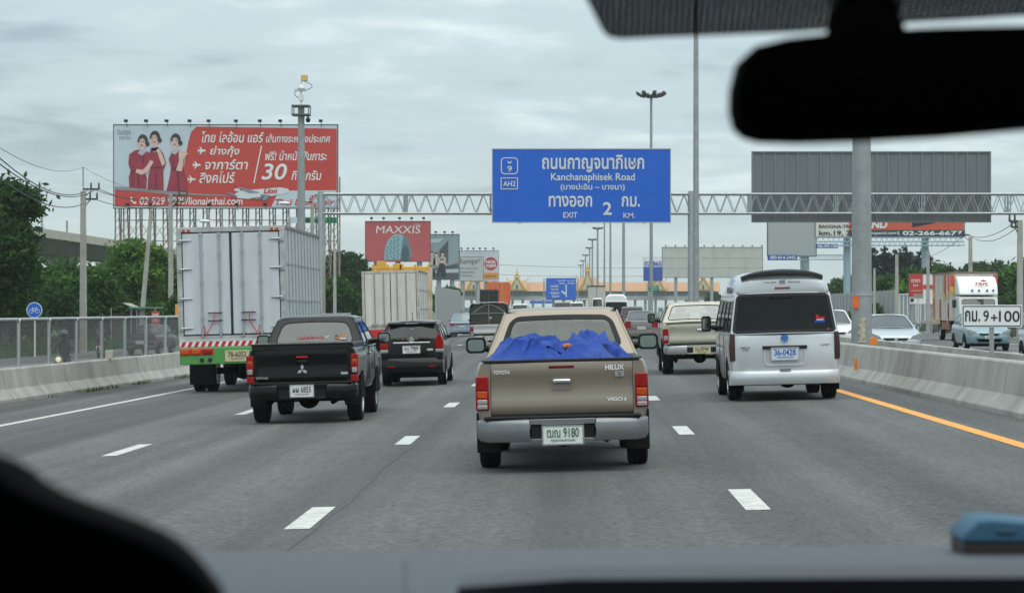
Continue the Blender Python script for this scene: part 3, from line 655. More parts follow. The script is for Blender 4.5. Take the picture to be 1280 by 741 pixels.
# ---- generic car
def car(name, label, cat, loc, c, group=None, tilt=True):
    root = thing(name, label, cat, loc, group, (0, -math.atan(SLOPE) if tilt else 0, 0)); P_ = c['paint']
    lower_loft(c['st']).build('body', P_, root, smooth=42, bevel=.015)
    greenhouse(root, c['gh'], P_, c.get('glass', DARKGLASS2), rear_front='front' if c.get('front') else 'rear')
    r, ww = c['r'], c.get('ww', .19); hw = max(s[1] for s in c['st'])
    for ya in c['ya']:
        for s in (-1, 1):
            wheel(root, s * (hw - ww / 2 + .006), ya, r, ww, s)
            m = MB(); m.prism([(ya + (r + .05) * math.cos(math.pi * i / 14), r + (r + .05) * math.sin(math.pi * i / 14)) for i in range(15)], 'x', s * hw - .004, s * hw + .003); m.build('wheel_arch', DARKUNDER, root)
    L = max(s[0] for s in c['st']); zb = min(s[2] for s in c['st']); m = MB(); m.box(-hw * .8, hw * .8, .2, L - .2, zb - .06, zb + .03); m.cyl((hw * .5, .06, zb), (hw * .5, .6, zb), .03, .03, 8); m.build('underbody', DARKUNDER, root)
    return root
def boxpart(root, name, mt, x0, x1, y0, y1, z0, z1, bevel=.01):
    m = MB(); m.box(x0, x1, y0, y1, z0, z1); return m.build(name, mt, root, bevel=bevel, seg=2)
def pairs(root, name, mt, x0, x1, y0, y1, z0, z1, bevel=.012):
    for s in (-1, 1):
        a, b = sorted((s * x0, s * x1)); boxpart(root, name, mt, a, b, y0, y1, z0, z1, bevel)
def polylamp(root, name, mt, pts, y0, y1, bevel=.012):
    for s in (-1, 1):
        q = [(s * a, b) for a, b in pts]; m = MB(); m.prism(q, 'y', y0, y1); m.build(name, mt, root, bevel=bevel, seg=2, smooth=40)
# ---- black MPV
XW, DW = -3.375, 51.6
wish = car('estate_car', 'black estate car with chrome tailgate strip just ahead of the black pickup', 'car', (XW, DW, zroad(XW)), dict(paint=BLK, r=.30, ya=(.85, 3.4),
    st=[(0, .60, .34, .80), (.03, .655, .28, .98), (.12, .68, .26, 1.0), (.4, .692, .24, 1.0), (3.2, .692, .24, .97), (3.4, .685, .24, .92), (4.2, .62, .28, .74), (4.35, .5, .32, .62)],
    gh=dict(zb=.985, zt=1.36, hb=.655, ht=.515, y0b=.05, y0t=.32, y1t=2.5, y1b=3.35, m0=(.035, .035, .02, .05), rad=.06, seal=.015, bulge=.06, crown=.055, rrad=.2, cuts=[0, .26, .58, 1])))
m = MB(); m.loft([[(x, y, z) for y, z in ((.20, 1.315), (.17, 1.335), (.2, 1.375), (.5, 1.40), (.5, 1.36))] for x in (-.5, -.3, .3, .5)]); m.build('roof_spoiler', BLK, wish, bevel=.01)
boxpart(wish, 'brake_light', mat('grey_lens', (.35, .3, .3), .2), -.13, .13, .162, .19, 1.335, 1.352, .004)
polylamp(wish, 'tail_lamp', LENSRED, [(.505, .80), (.685, .80), (.685, .96), (.64, 1.08), (.585, 1.13), (.53, 1.04), (.50, .92)], -.012, .3)
polylamp(wish, 'reversing_lamp', LENSCLEAR, [(.51, .72), (.68, .72), (.683, .79), (.505, .79)], -.01, .25)
boxpart(wish, 'chrome_strip', CHROME, -.40, .40, -.006, .05, .915, .945, .006)
m = MB(); m.lathe((0, .03, 1.0), 'y', [(-.03, .05), (-.03, .062), (.0, .062)], 20); m.box(-.055, .055, -.004, .004, .99, 1.0); m.cyl((0, -.002, .945), (0, -.002, 1.055), .006); m.build('emblem', CHROME, wish, smooth=40)
plate(wish, -.19, .18, .71, .865, -.012, PLATE, INKBLACK, 'ชน 7989', 'กรุงเทพ'); boxpart(wish, 'badge', mat('badge_cream', (.5, .48, .36), .4), .33, .46, -.012, .02, .755, .80, .004)
m = MB(); m.loft([[(x, y, z) for y, z in ((.1 + e, .27), (-.04 + e, .30), (-.06 + e, .40), (-.05 + e, .53), (.0 + e, .60), (.15 + e, .60))] for x, e in ((-.685, .25), (-.66, .06), (-.5, 0), (0, -.02), (.5, 0), (.66, .06), (.685, .25))]); m.build('rear_bumper', BLK, wish, smooth=40)
pairs(wish, 'bumper_reflector', LENSRED, .36, .52, -.068, -.03, .41, .435, .004)
m = MB(); m.cyl((0, .5, 1.38), (0, .44, 1.55), .008, .004, 6); m.ell((0, .435, 1.56), (.012, .012, .02), 6, 4); m.build('aerial', BLACK, wish)
m = MB(); m.lathe((0, .17, 1.20), 'y', [(-.012, .001), (-.012, .036), (.0, .036)], 16); m.build('window_sticker', WHITE, wish)
m = MB(); m.box(-.3, .0, .06, .08, 1.025, 1.04); m.build('rear_wiper', BLACK, wish)
for s in (-1, 1): mirror(wish, s * .79, 2.55, 1.06, .075, .055, s, BLK)
# ---- silver van
VANP = paint('silver_van_paint', (.545, .56, .575), .25, .3)
XV, DV = 3.49, 38.7
van = thing('minibus', 'silver high-roofed minibus with black rear glass and roof spoiler, near the median', 'minibus', (XV, DV, zroad(XV)), rot=(0, -math.atan(SLOPE), 0))
lower_loft([(0, .80, .34, 1.02), (.025, .86, .30, 1.08), (.10, .885, .28, 1.09), (.5, .89, .28, 1.09), (4.0, .87, .28, 1.07), (4.5, .82, .30, .98), (4.75, .7, .34, .9)], .95).build('body', VANP, van, smooth=42, bevel=.015)
greenhouse(van, dict(zb=1.075, zt=1.735, hb=.865, ht=.765, y0b=.02, y0t=.19, y1t=3.55, y1b=4.35, m0=(.014, .014, .012, .012), rad=.09, seal=.05, bulge=.05, crown=.05, rrad=.15, cuts=[0, .24, .48, .72, 1], ms=(.04, .04, .04, .12), glass0=DARKGLASS), VANP, DARKGLASS)
m = MB(); rings = []
for y, hw_, z0, z1 in ((.17, .70, 1.73, 1.86), (.185, .745, 1.71, 1.99), (.25, .76, 1.71, 2.05), (.45, .765, 1.71, 2.09), (2.6, .765, 1.71, 2.09), (3.3, .74, 1.71, 1.98), (3.6, .7, 1.71, 1.8)):
    h = [(hw_, z0), (hw_ * .985, z0 + (z1 - z0) * .3), (hw_ * .93, z0 + (z1 - z0) * .66), (hw_ * .84, z0 + (z1 - z0) * .88), (hw_ * .7, z1 - .012), (hw_ * .4, z1)]
    rings.append([(x, y, z) for x, z in h] + [(-x, y, z) for x, z in h[::-1]])
m.loft(rings); m.build('high_roof', VANP, van, smooth=55)
m = MB(); rings = []
for x in [-.66 + 1.32 * i / 12 for i in range(13)]:
    a = abs(x) / .66; z = 2.07 - .085 * a ** 3; y = .10 + .10 * a ** 2
    rings.append([(x, y + .03, z - .035), (x, y - .03, z - .02 - .02 * a), (x, y - .02, z + .02), (x, y + .08, z + .055 - .02 * a), (x, y + .4, z + .05 - .03 * a), (x, y + .35, z)])
m.loft(rings); m.build('roof_spoiler', BLACK, van, smooth=45)
polylamp(van, 'tail_lamp', LENSDARK, [(.795, .655), (.888, .655), (.895, .9), (.878, 1.10), (.80, 1.10)], -.006, .22)
m = MB(); m.loft([[(x, y, z) for y, z in ((.12 + e, .255), (-.05 + e, .27), (-.085 + e, .34), (-.085 + e, .44), (-.055 + e, .485), (.1 + e, .50))] for x, e in ((-.893, .4), (-.885, .12), (-.83, .04), (-.6, .0), (.6, 0), (.83, .04), (.885, .12), (.893, .4))]); m.build('rear_bumper', VANP, van, smooth=45)
boxpart(van, 'bumper_handle', BLACK, -.09, .09, -.092, -.05, .497, .512, .003)
boxpart(van, 'plate_garnish', BLACK, -.36, .36, -.045, .03, .835, .89, .012)
m = MB(); rr = ring_rect(.34, .15, .08); r2 = ring_rect(.31, .125, .06); m.loft([[(p[0], -.002, .715 + p[1]) for p in rr], [(p[0], -.018, .715 + p[1]) for p in rr], [(p[0], -.018, .715 + p[1]) for p in r2], [(p[0], .0, .715 + p[1]) for p in r2]], caps=False); m.build('plate_surround', VANP, van, smooth=40)
plate(van, -.215, .215, .665, .85, -.03, PLATEBLUE, INKBLUE, '36-0428', 'กรุงเทพมหานคร')
m = MB(); m.lathe((0, .0, 1.01), 'y', [(-.03, .001), (-.032, .048), (-.012, .06), (.0, .06)], 24); o = m.build('emblem', INKBLUE, van, smooth=40); m = MB(); m.lathe((0, -.037, 1.01), 'y', [(0, .052), (-.003, .058), (.003, .058)], 24); m.cyl((-.04, -.04, 1.03), (.04, -.04, 1.03), .005); m.cyl((0, -.04, .96), (0, -.04, 1.055), .005); m.build('emblem_ring', mat('pale_blue_chrome', (.06, .2, .5), .25, .4), van)
boxpart(van, 'brake_light', mat('dim_red_lens', (.2, .06, .05), .2), -.125, .125, .16, .2, 1.80, 1.835, .008)
m = MB(); m.text('COMMUTER', -.73, -.56, .855, .88, -.012, .02); m.text('D4D', -.68, -.58, .82, .845, -.012, .02); m.text('VIP', .57, .73, .875, .90, -.012, .02); m.build('badge', mat('dark_chrome', (.12, .12, .12), .3, .6), van)
m = MB(); m.text('THE FIRST', -.29, -.09, 1.895, 1.925, .17, 0); m.text('PRESTIGE', .09, .29, 1.895, 1.925, .17, 0); m.text('WW', -.05, .05, 1.87, 1.95, .165, .02); m.build('roof_lettering', mat('grey_lettering', (.12, .12, .13), .5), van)
m = MB(); m.cyl((-.02, .06, 1.13), (-.0, .1, 1.42), .012, .008, 8); m.box(-.28, .1, .035, .06, 1.115, 1.135); m.box(-.22, .15, .10, .13, 1.655, 1.672); m.build('rear_wiper', BLACK, van)
for a, b, z0, z1, mt in ((.50, .66, 1.245, 1.285, INKBLUE), (.52, .57, 1.29, 1.37, INKRED), (.58, .66, 1.29, 1.34, INKRED), (.53, .64, 1.275, 1.30, WHITE)):
    q = (z0 - 1.075) / .66; boxpart(van, 'window_sticker', mt, a, b, -.03 + .02 + .17 * q, -.02 + .02 + .17 * q + .003, z0, z1, 0)
m = MB(); m.add([(.70, .02, 1.13), (.76, .04, 1.15), (.76, .045, 1.165), (.70, .025, 1.145)], [(0, 1, 2, 3)]); m.build('window_sticker', LINEY, van)
for ya in (.78, 3.35):
    for s in (-1, 1):
        wheel(van, s * .775, ya, .325, .215, s); m = MB(); m.prism([(ya + .4 * math.cos(math.pi * i / 14), .325 + .4 * math.sin(math.pi * i / 14)) for i in range(15)], 'x', s * .886 - .004, s * .89 + .003); m.build('wheel_arch', DARKUNDER, van)
m = MB(); m.box(-.8, .8, .15, 4.4, .25, .36); m.cyl((-.7, .78, .32), (.7, .78, .32), .05, .05, 8); m.ell((.1, .78, .3), (.15, .15, .12)); m.cyl((.62, .0, .25), (.62, .8, .27), .035, .035, 10)
for s in (-1, 1): m.box(s * .775 - .13, s * .775 + .13, .36, .385, .15, .42)
m.build('underbody', DARKUNDER, van)
for s in (-1, 1): mirror(van, s * 1.04, 3.75, 1.24, .085, .135, s, BLACK)
for yy in (1.45, 2.6):
    for s in (-1, 1): boxpart(van, 'door_gap', BLACK, s * .889 - .004, s * .889 + .004, yy, yy + .012, .4, 1.06, 0)
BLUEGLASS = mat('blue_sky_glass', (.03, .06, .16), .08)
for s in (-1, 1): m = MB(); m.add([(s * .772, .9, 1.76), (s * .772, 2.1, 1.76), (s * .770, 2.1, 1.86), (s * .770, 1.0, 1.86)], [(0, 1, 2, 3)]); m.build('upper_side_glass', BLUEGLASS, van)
# ---- box trucks
ALU = mat('aluminium_panel', (.52, .53, .54), .42, .35, .07, 2.2, .06)
ALUW = mat('white_box_panel', (.53, .55, .575), .45, .05, .10, 2.5, stretch=(2.5, 1, .3), detail=8)
GREENP = paint('green_bumper_paint', (.06, .27, .05), 0, .4)
def ext_box(root, hw, L, z0, z1, rear_m, side_m, ribs=9):
    b = boxpart(root, 'cargo_box', side_m, -hw, hw, .03, L, z0, z1, .01)
    m = MB()
    for s in (-1, 1):
        for k in range(ribs + 1):
            y = .06 + (L - .14) * k / ribs; m.box(s * hw - .001, s * hw + .025 * s, y, y + .07, z0, z1) if s > 0 else m.box(s * hw + .025 * s, s * hw + .001, y, y + .07, z0, z1)
        for z in (z0 + .02, z0 + (z1 - z0) * .33, z0 + (z1 - z0) * .66): m.box(min(s * hw, s * (hw + .018)), max(s * hw, s * (hw + .018)), .1, L - .02, z, z + .05)
    m.build('side_rib', STEEL, root)
    m = MB(); m.box(-hw - .02, hw + .02, -.01, .1, z1 - .09, z1 + .015); m.box(-hw - .02, hw + .02, -.01, .1, z0 - .02, z0 + .08); m.box(-hw - .02, -hw + .09, -.01, .1, z0 + .08, z1 - .09); m.box(hw - .09, hw + .02, -.01, .1, z0 + .08, z1 - .09); m.build('rear_frame', rear_m, root, bevel=.008)
    m = MB()
    for s in (-1, 1): m.box(s * hw - .03, s * hw + .03, .1, L + .02, z1 - .05, z1 + .02)
    m.box(-hw, hw, .03, L, z1 + .001, z1 + .012); m.build('roof_edge', mat('dark_roof_edge', (.16, .16, .16), .5), root, bevel=.006)
XB, DB = -7.03, 50.3
bt = thing('box_truck', 'tall silver box truck with green rear bumper on the nearside lane', 'truck', (XB, DB, zroad(XB)), rot=(0, -math.atan(SLOPE), 0))
BW, BZ0, BZ1 = 1.115, 1.12, 3.46
ext_box(bt, BW, 7.0, BZ0, BZ1, mat('dirty_white_frame', (.40, .40, .395), .5, 0, .25, 4), ALU, 11)
for s in (-1, 1):
    d = boxpart(bt, 'cargo_door', ALUW, min(s * .012, s * 1.005), max(s * .012, s * 1.005), -.012, .03, BZ0 + .11, BZ1 - .12, .006)
    m = MB()
    for xr in (.24, .62):
        m.cyl((s * xr, -.04, BZ0 + .06), (s * xr, -.04, BZ1 - .1), .020, .020, 8)
        for z in (BZ0 + .14, 1.55, 2.3, 2.9, BZ1 - .16): m.box(s * xr - .035, s * xr + .035, -.055, -.012, z, z + .05)
    m.build('locking_bar', STEEL, d, smooth=40)
    m = MB(); m.box(min(s * .2, s * .5), max(s * .2, s * .5), -.075, -.05, 1.50, 1.525); m.box(min(s * .2, s * .5), max(s * .2, s * .5), -.075, -.05, 1.66, 1.685); m.build('door_handle', INKBLACK, d)
    m = MB(); m.tube([(s * .36, -.08, 1.70), (s * .38, -.09, 1.48), (s * .46, -.08, 1.36), (s * .55, -.08, 1.2), (s * .58, -.07, 1.42)], .010, 6); m.build('red_strap', INKRED, d)
    for z in (1.36, 1.98, 2.6, 3.2):
        m = MB(); m.cyl((s * 1.07, -.035, z), (s * .82, -.03, z), .028, .012, 8); m.box(s * 1.07 - .05, s * 1.07 + .05, -.045, 0, z - .05, z + .05); m.build('hinge', STEEL, d, smooth=40)
    m = MB(); xg = 1.0
    for a in ((s * 1.0, s * 1.05),): m.box(min(a), max(a), -.006, .03, BZ0 + .1, BZ1 - .1)
    m.box(-.026, .026, -.02, .03, BZ0 + .1, BZ1 - .1) if s > 0 else None; m.box(min(0, s * 1.03), max(0, s * 1.03), -.006, .03, BZ1 - .135, BZ1 - .09); m.box(min(0, s * 1.03), max(0, s * 1.03), -.006, .03, BZ0 + .08, BZ0 + .115); m.build('door_rubber', INKBLACK, d)
boxpart(bt, 'rear_sill', mat('dirty_white_sill', (.5, .5, .48), .6, 0, .2, 5), -BW, BW, -.03, .05, 1.085, 1.115)
m = MB()
for k in range(16):
    x = -BW + .02 + k * .14; m.add([(x, -.034, .975), (x + .075, -.034, .975), (x + .125, -.034, 1.08), (x + .05, -.034, 1.08)], [(0, 1, 2, 3)])
boxpart(bt, 'hazard_board', SIGNWHITE, -BW, BW, -.03, .03, .97, 1.084, .004); m.build('hazard_stripe', INKRED, bt)
m = MB(); m.box(-BW, BW, -.05, .1, .60, .965); g_ = m.build('green_bumper', GREENP, bt, bevel=.02)
for s in (-1, 1):
    x0 = s * .62
    for k, mt in enumerate((LENSORANGE, LENSORANGE, LENSRED)):
        a = s * (1.0 - k * .235); m = MB(); m.box(a - .095, a + .095, -.09, -.05, .81, .92); m.build('tail_lamp', mt, bt, bevel=.03, seg=3, smooth=40)
    boxpart(bt, 'lamp_housing', INKRED, min(s * .40, s * 1.11), max(s * .40, s * 1.11), -.056, -.04, .795, .935, .01)
    m = MB(); m.lathe((s * .65, -.05, .69), 'y', [(-.01, .001), (-.012, .05), (0, .05)], 14); m.lathe((s * .48, -.05, .69), 'y', [(-.01, .001), (-.012, .05), (0, .05)], 14); m.build('bumper_hole', INKBLACK, bt)
for s in (-1, 1):
    for dx in (.0, .11, ): m = MB(); m.lathe((s * (.98 - dx), -.01, BZ1 - .06), 'y', [(-.03, .001), (-.03, .03), (0, .035)], 12); m.build('marker_lamp', LENSORANGE, bt, smooth=40)
plate(bt, -.15, .33, .665, .875, -.056, PLATEYEL, INKBLACK, '78-6052', 'กรุงเทพมหานคร')
for s in (-1, 1):
    wheel(bt, s * .95, 1.6, .43, .23, s); wheel(bt, s * .68, 1.6, .43, .23, -s); wheel(bt, s * .9, 5.9, .43, .23, s)
    boxpart(bt, 'mud_flap', RUBBER, s * .82 - .27, s * .82 + .27, 1.05, 1.075, .16, .64, .01)
m = MB(); m.cyl((-.9, 1.6, .43), (.9, 1.6, .43), .07); m.ell((0, 1.6, .43), (.22, .22, .2)); m.box(-.42, -.34, .1, 8, .72, .9); m.box(.34, .42, .1, 8, .72, .9); m.box(-1, 1, .2, 6.9, .9, 1.1); m.build('chassis', DARKUNDER, bt)
boxpart(bt, 'truck_cab', paint('green_cab_paint', (.05, .22, .06), 0, .4), -1.0, 1.0, 7.15, 8.6, .5, 2.55, .1)
# second box truck further on
XC, DC = -7.4, 100
b2 = thing('box_truck', 'cream box truck with red rear sill, ahead of the black estate car', 'truck', (XC, DC, zroad(XC)), rot=(0, -math.atan(SLOPE), 0))
CREAM = mat('cream_box_panel', (.58, .56, .50), .55, 0, .13, 2.5, stretch=(2.5, 1, .3), detail=8)
ext_box(b2, 1.17, 6.0, .95, 3.36, mat('rusty_white_frame', (.45, .42, .36), .6, 0, .3, 3), CREAM, 4)
for s in (-1, 1):
    d = boxpart(b2, 'cargo_door', CREAM, min(s * .015, s * 1.06), max(s * .015, s * 1.06), -.012, .03, 1.06, 3.25, .006); m = MB()
    for xr in (.28, .66): m.cyl((s * xr, -.04, 1.0), (s * xr, -.04, 3.25), .022, .022, 8); m.box(s * xr - .16, s * xr + .16, -.06, -.03, 1.12, 1.17)
    m.build('locking_bar', mat('rusty_bar', (.3, .25, .2), .6), d); m = MB(); m.box(min(s * 1.06, s * 1.09), max(s * 1.06, s * 1.09), -.008, .02, 1.05, 3.25); m.box(-.014, .014, -.014, .02, 1.05, 3.25); m.build('door_rubber', INKBLACK, d)
boxpart(b2, 'rear_sill', INKRED, -1.17, 1.17, -.03, .06, .62, .94)
m = MB(); boxpart(b2, 'hazard_board', INKBLACK, -1.17, 1.17, -.03, .02, .44, .60, .003)
for k in range(12): m.add([(-1.15 + k * .19, -.034, .45), (-1.06 + k * .19, -.034, .45), (-.98 + k * .19, -.034, .59), (-1.07 + k * .19, -.034, .59)], [(0, 1, 2, 3)])
m.build('hazard_stripe', LINEY, b2)
for s in (-1, 1): pairs(b2, 'tail_lamp', LENSRED, .75, 1.1, -.03, .02, .28, .42); wheel(b2, s * .98, 1.5, .43, .24, s); wheel(b2, s * .95, 5.3, .43, .24, s); break
for s in (-1, 1): wheel(b2, s * .7, 1.5, .43, .23, -s)
boxpart(b2, 'truck_cab', WHITE, -1, 1, 6.2, 7.6, .5, 2.5, .1); boxpart(b2, 'chassis', DARKUNDER, -.9, .9, .2, 7, .55, .94)
# yellow lorry beyond it
b3 = thing('high_sided_lorry', 'yellow high-sided lorry top showing above the cream box truck', 'truck', (-8.85, 125, zroad(-8.85)))
YEL = paint('yellow_lorry_paint', (.75, .36, .02), 0, .45)
boxpart(b3, 'lorry_body', YEL, -1.45, 1.45, 0, 4.5, .9, 4.05, .03)
m = MB()
for x in (-1.4, -.62, .05, .8, 1.5): m.box(x - .06, x + .06, -.03, .04, 3.9, 4.16)
m.box(-1.2, -.7, -.03, .05, 3.9, 4.32); m.box(-.35, .2, -.03, .05, 3.9, 4.2); m.box(-1.47, 1.47, -.04, .06, 3.62, 3.78); m.build('top_rail', YEL, b3, bevel=.02)
for s in (-1, 1): wheel(b3, s * 1.1, 1.5, .5, .28, s); wheel(b3, s * 1.1, 6, .5, .28, s)
boxpart(b3, 'chassis', DARKUNDER, -1, 1, .2, 8, .55, .9); boxpart(b3, 'truck_cab', YEL, -1.2, 1.2, 7.2, 8.8, .6, 2.9, .1)
# ---- covered pickup
XP, DP = -3.6, 108
cp, tg = pickup('pickup_truck', 'silver-white pickup with a dark canvas canopy over its bed', (XP, DP, zroad(XP)), dict(
    hw=.86, zt=1.02, zb=.56, lb=2.2, paint=paint('pale_silver_paint', (.5, .5, .49), .3, .4), r=.34, ya=.95, flap=.2,
    gh=dict(zb=1.05, zt=1.5, hb=.8, ht=.62, y0b=2.25, y0t=2.4, y1t=3.5, y1b=4.1, m0=(.1, .1, .06, .06)), lamp=(.865, .72), bands=[(.62, .7, LENSCLEAR), (.702, .92, LENSRED)],
    bump=(.3, .5), bumpm=mat('dull_bumper', (.35, .35, .35), .4, .5), plate=(-.19, .19, .3, .45), platet=(PLATE, INKBLACK, 'กข 1204', 'กทม'), mir=(.96, 3.3, 1.2, .1, .08)))
CANV = mat('dark_olive_canvas', (.045, .045, .036), .9, 0, .2, 4)
m = MB(); sec = lambda k: [(-.86 * k, 1.0), (-.87 * k, 1.6), (-.84 * k, 1.86), (-.7 * k, 1.97), (.7 * k, 1.97), (.84 * k, 1.86), (.87 * k, 1.6), (.86 * k, 1.0)]
m.loft([[(x, 0.0, z) for x, z in sec(1)], [(x, 2.15, z) for x, z in sec(1)]], closed=False, caps=False); m.loft([[(x * .96, 0.0, 1.0 + (z - 1) * .96) for x, z in sec(1)], [(x * .96, 2.1, 1.0 + (z - 1) * .96) for x, z in sec(1)]], closed=False, caps=False); m.build('canopy', mat('grey_green_canopy', (.10, .105, .095), .8, 0, .2, 3), cp)
m = MB(); m.add([(x * .95, .05, 1.0 + (z - 1) * .955) for x, z in sec(1)], [tuple(range(8))]); m.build('canopy_flap', CANV, cp)
m = MB(); m.cyl((0, .02, 1.0), (0, .02, 1.95), .012); m.cyl((-.84, .02, 1.5), (.84, .02, 1.5), .01)
m.tube([(-.7 + 1.4 * i / 10, .02, 1.55 + .34 * math.sin(math.pi * i / 10)) for i in range(11)], .012, 6); m.build('canopy_frame', STEEL, cp)
m = MB(); m.lathe((.08, .02, 1.3), 'y', [(-.01, .001), (-.01, .04), (0, .04)], 12); m.build('round_sticker', WHITE, cp)
m = MB(); m.loft([[(x, y, z) for x, z in ((-.9, 1.93), (-.6, 2.01), (.6, 2.01), (.9, 1.93), (.6, 1.985), (-.6, 1.985))] for y in (-.03, .06)]); m.build('canopy_trim', SIGNWHITE, cp)
# ---- sedans and other far traffic in our direction
def sedan(name, label, loc, paintm, hw=.84, ztop=1.36, group=None, glassm=DARKGLASS2, zdeck=.98, cat='car', lamp=LENSRED, lampz=(.72, .9), strip=False, pl=(PLATE, INKBLACK, 'ฎด 418', None)):
    c = car(name, label, cat, loc, dict(paint=paintm, r=.31, ya=(.95, 3.6), glass=glassm, st=[(0, hw * .88, .34, zdeck - .16), (.03, hw * .95, .28, zdeck - .03), (.15, hw * .985, .25, zdeck), (.7, hw, .23, zdeck), (3.2, hw, .23, zdeck - .02), (3.5, hw * .985, .24, zdeck - .07), (4.3, hw * .9, .27, zdeck - .24), (4.45, hw * .75, .32, zdeck - .34)],
        gh=dict(zb=zdeck - .015, zt=ztop - .05, hb=hw * .92, ht=hw * .68, y0b=.55, y0t=1.15, y1t=2.5, y1b=3.25, m0=(.06, .06, .03, .04), rad=.06, crown=.05, rrad=.25, cuts=[0, .5, 1])), group)
    pairs(c, 'tail_lamp', lamp, hw * .62, hw * .985, -.012, .12, *[z * zdeck / .98 for z in lampz])
    if strip: boxpart(c, 'lamp_strip', mat('dark_red_strip', (.22, .015, .02), .2), -hw * .62, hw * .62, -.008, .05, lampz[0] + .05, lampz[1] - .03, .005)
    m = MB(); m.loft([[(x, y, z) for y, z in ((.12 + e, .27), (-.04 + e, .30), (-.06 + e, .42), (-.04 + e, .56), (.12 + e, .58))] for x, e in ((-hw, .3), (-hw * .95, .05), (-hw * .7, 0), (hw * .7, 0), (hw * .95, .05), (hw, .3))]); m.build('rear_bumper', paintm, c, smooth=45)
    plate(c, -.18, .18, .60, .72, -.02, *pl[:2], pl[2], pl[3], False)
    for s in (-1, 1): mirror(c, s * (hw + .08), 2.75, zdeck + .06, .08, .055, s, paintm)
    return c
SBLUE = paint('pale_blue_silver', (.26, .33, .40), .4, .35); TAUPE = paint('grey_taupe_paint', (.20, .18, .165), .4, .35); WHT = paint('white_car_paint', (.72, .72, .71), 0, .35); CHAR = paint('charcoal_car_paint', (.05, .052, .056), .3, .3)
sedan('sedan', 'pale blue saloon with a full-width red tail lamp strip in the nearside lane', (-7.05, 158, zroad(-7.05)), SBLUE, .85, 1.52, strip=True, lamp=mat('dark_red_lamp', (.25, .015, .02), .2), glassm=mat('pale_rear_glass', (.16, .2, .21), .08, spec=.8))
ts = sedan('sedan', 'grey-brown saloon with red corner tail lamps between the tan and gold pickups', (3.28, 109, zroad(3.28)), TAUPE, .76, 1.45, lampz=(.66, .95), zdeck=1.02, glassm=mat('grey_blue_rear_glass', (.07, .08, .09), .07, spec=.8))
def suv(name, label, loc, paintm, hw=.86, zt=1.65, cat='car', group=None, zd=1.05, lamps=True):
    c = car(name, label, cat, loc, dict(paint=paintm, r=.35, ya=(.9, 3.5), glass=DARKGLASS2, st=[(0, hw * .9, .42, zd - .12), (.04, hw * .97, .36, zd - .01), (.15, hw, .33, zd), (3.2, hw, .33, zd - .03), (4.3, hw * .92, .38, zd - .25)],
        gh=dict(zb=zd - .01, zt=zt - .06, hb=hw * .95, ht=hw * .76, y0b=.03, y0t=.28, y1t=2.5, y1b=3.2, m0=(.05, .05, .03, .08), crown=.06, rrad=.2, cuts=[0, .3, .62, 1])), group)
    pairs(c, 'tail_lamp', LENSRED, hw * .72, hw * .99, -.015, .2, zd - .3, zd + .02); boxpart(c, 'rear_bumper', paintm, -hw * .98, hw * .98, -.08, .1, .42, .64, .04); plate(c, -.2, .2, .72, .85, -.01, PLATE, INKBLACK, 'สพ 3317', None, False)
    for s in (-1, 1): mirror(c, s * (hw + .1), 2.6, zd + .08, .09, .065, s, paintm)
    return c
suv('suv', 'dark charcoal off-roader in front of the white minibus', (3.95, 150, zroad(3.95)), CHAR, .80, 1.70, zd=1.12)
suv('suv', 'grey off-roader with red lamps beneath the far blue guide sign', (-.55, 205, zroad(-.5)), paint('mid_grey_paint', (.16, .16, .165), .3, .35), .86, 2.3, zd=1.6)
suv('suv', 'small white car right of the grey off-roader under the far guide sign', (.75, 235, zroad(.7)), WHT, .8, 2.35, zd=1.65)
suv('suv', 'white car with bright red lamp beside the far white minibus', (2.55, 215, zroad(2.6)), WHT, .55, 2.6, zd=1.8)
suv('suv', 'white car seen over the left shoulder of the tan pickup roof', (-4.75, 232, zroad(-4.7)), WHT, .88, 2.3, zd=1.72)
wv = thing('minibus', 'white high-roofed minibus far ahead in front of the toll plaza', 'minibus', (3.35, 172, zroad(3.35)))
lower_loft([(0, .8, .34, 1.1), (.04, .87, .3, 1.15), (3.9, .87, .3, 1.1), (4.6, .78, .35, .95)], .95).build('body', WHT, wv, smooth=42)
greenhouse(wv, dict(zb=1.14, zt=2.12, hb=.85, ht=.77, y0b=.02, y0t=.16, y1t=3.5, y1b=4.2, m0=(.04, .04, .04, .06), crown=.05, cuts=[0, .33, .66, 1]), WHT, DARKGLASS)
m = MB(); m.loft([[(-.77 * k, y, 2.10), (-.72 * k, y, 2.42 * q), (-.5 * k, y, 2.62 * q), (.5 * k, y, 2.62 * q), (.72 * k, y, 2.42 * q), (.77 * k, y, 2.10)] for y, k, q in ((.2, .93, .96), (.35, 1, 1), (3, 1, 1), (3.5, .9, .9))]); m.build('high_roof', WHT, wv, smooth=45)
pairs(wv, 'tail_lamp', LENSRED, .74, .86, -.01, .2, .8, 1.15)
for s in (-1, 1): wheel(wv, s * .77, .8, .33, .21, s); wheel(wv, s * .77, 3.4, .33, .21, s)
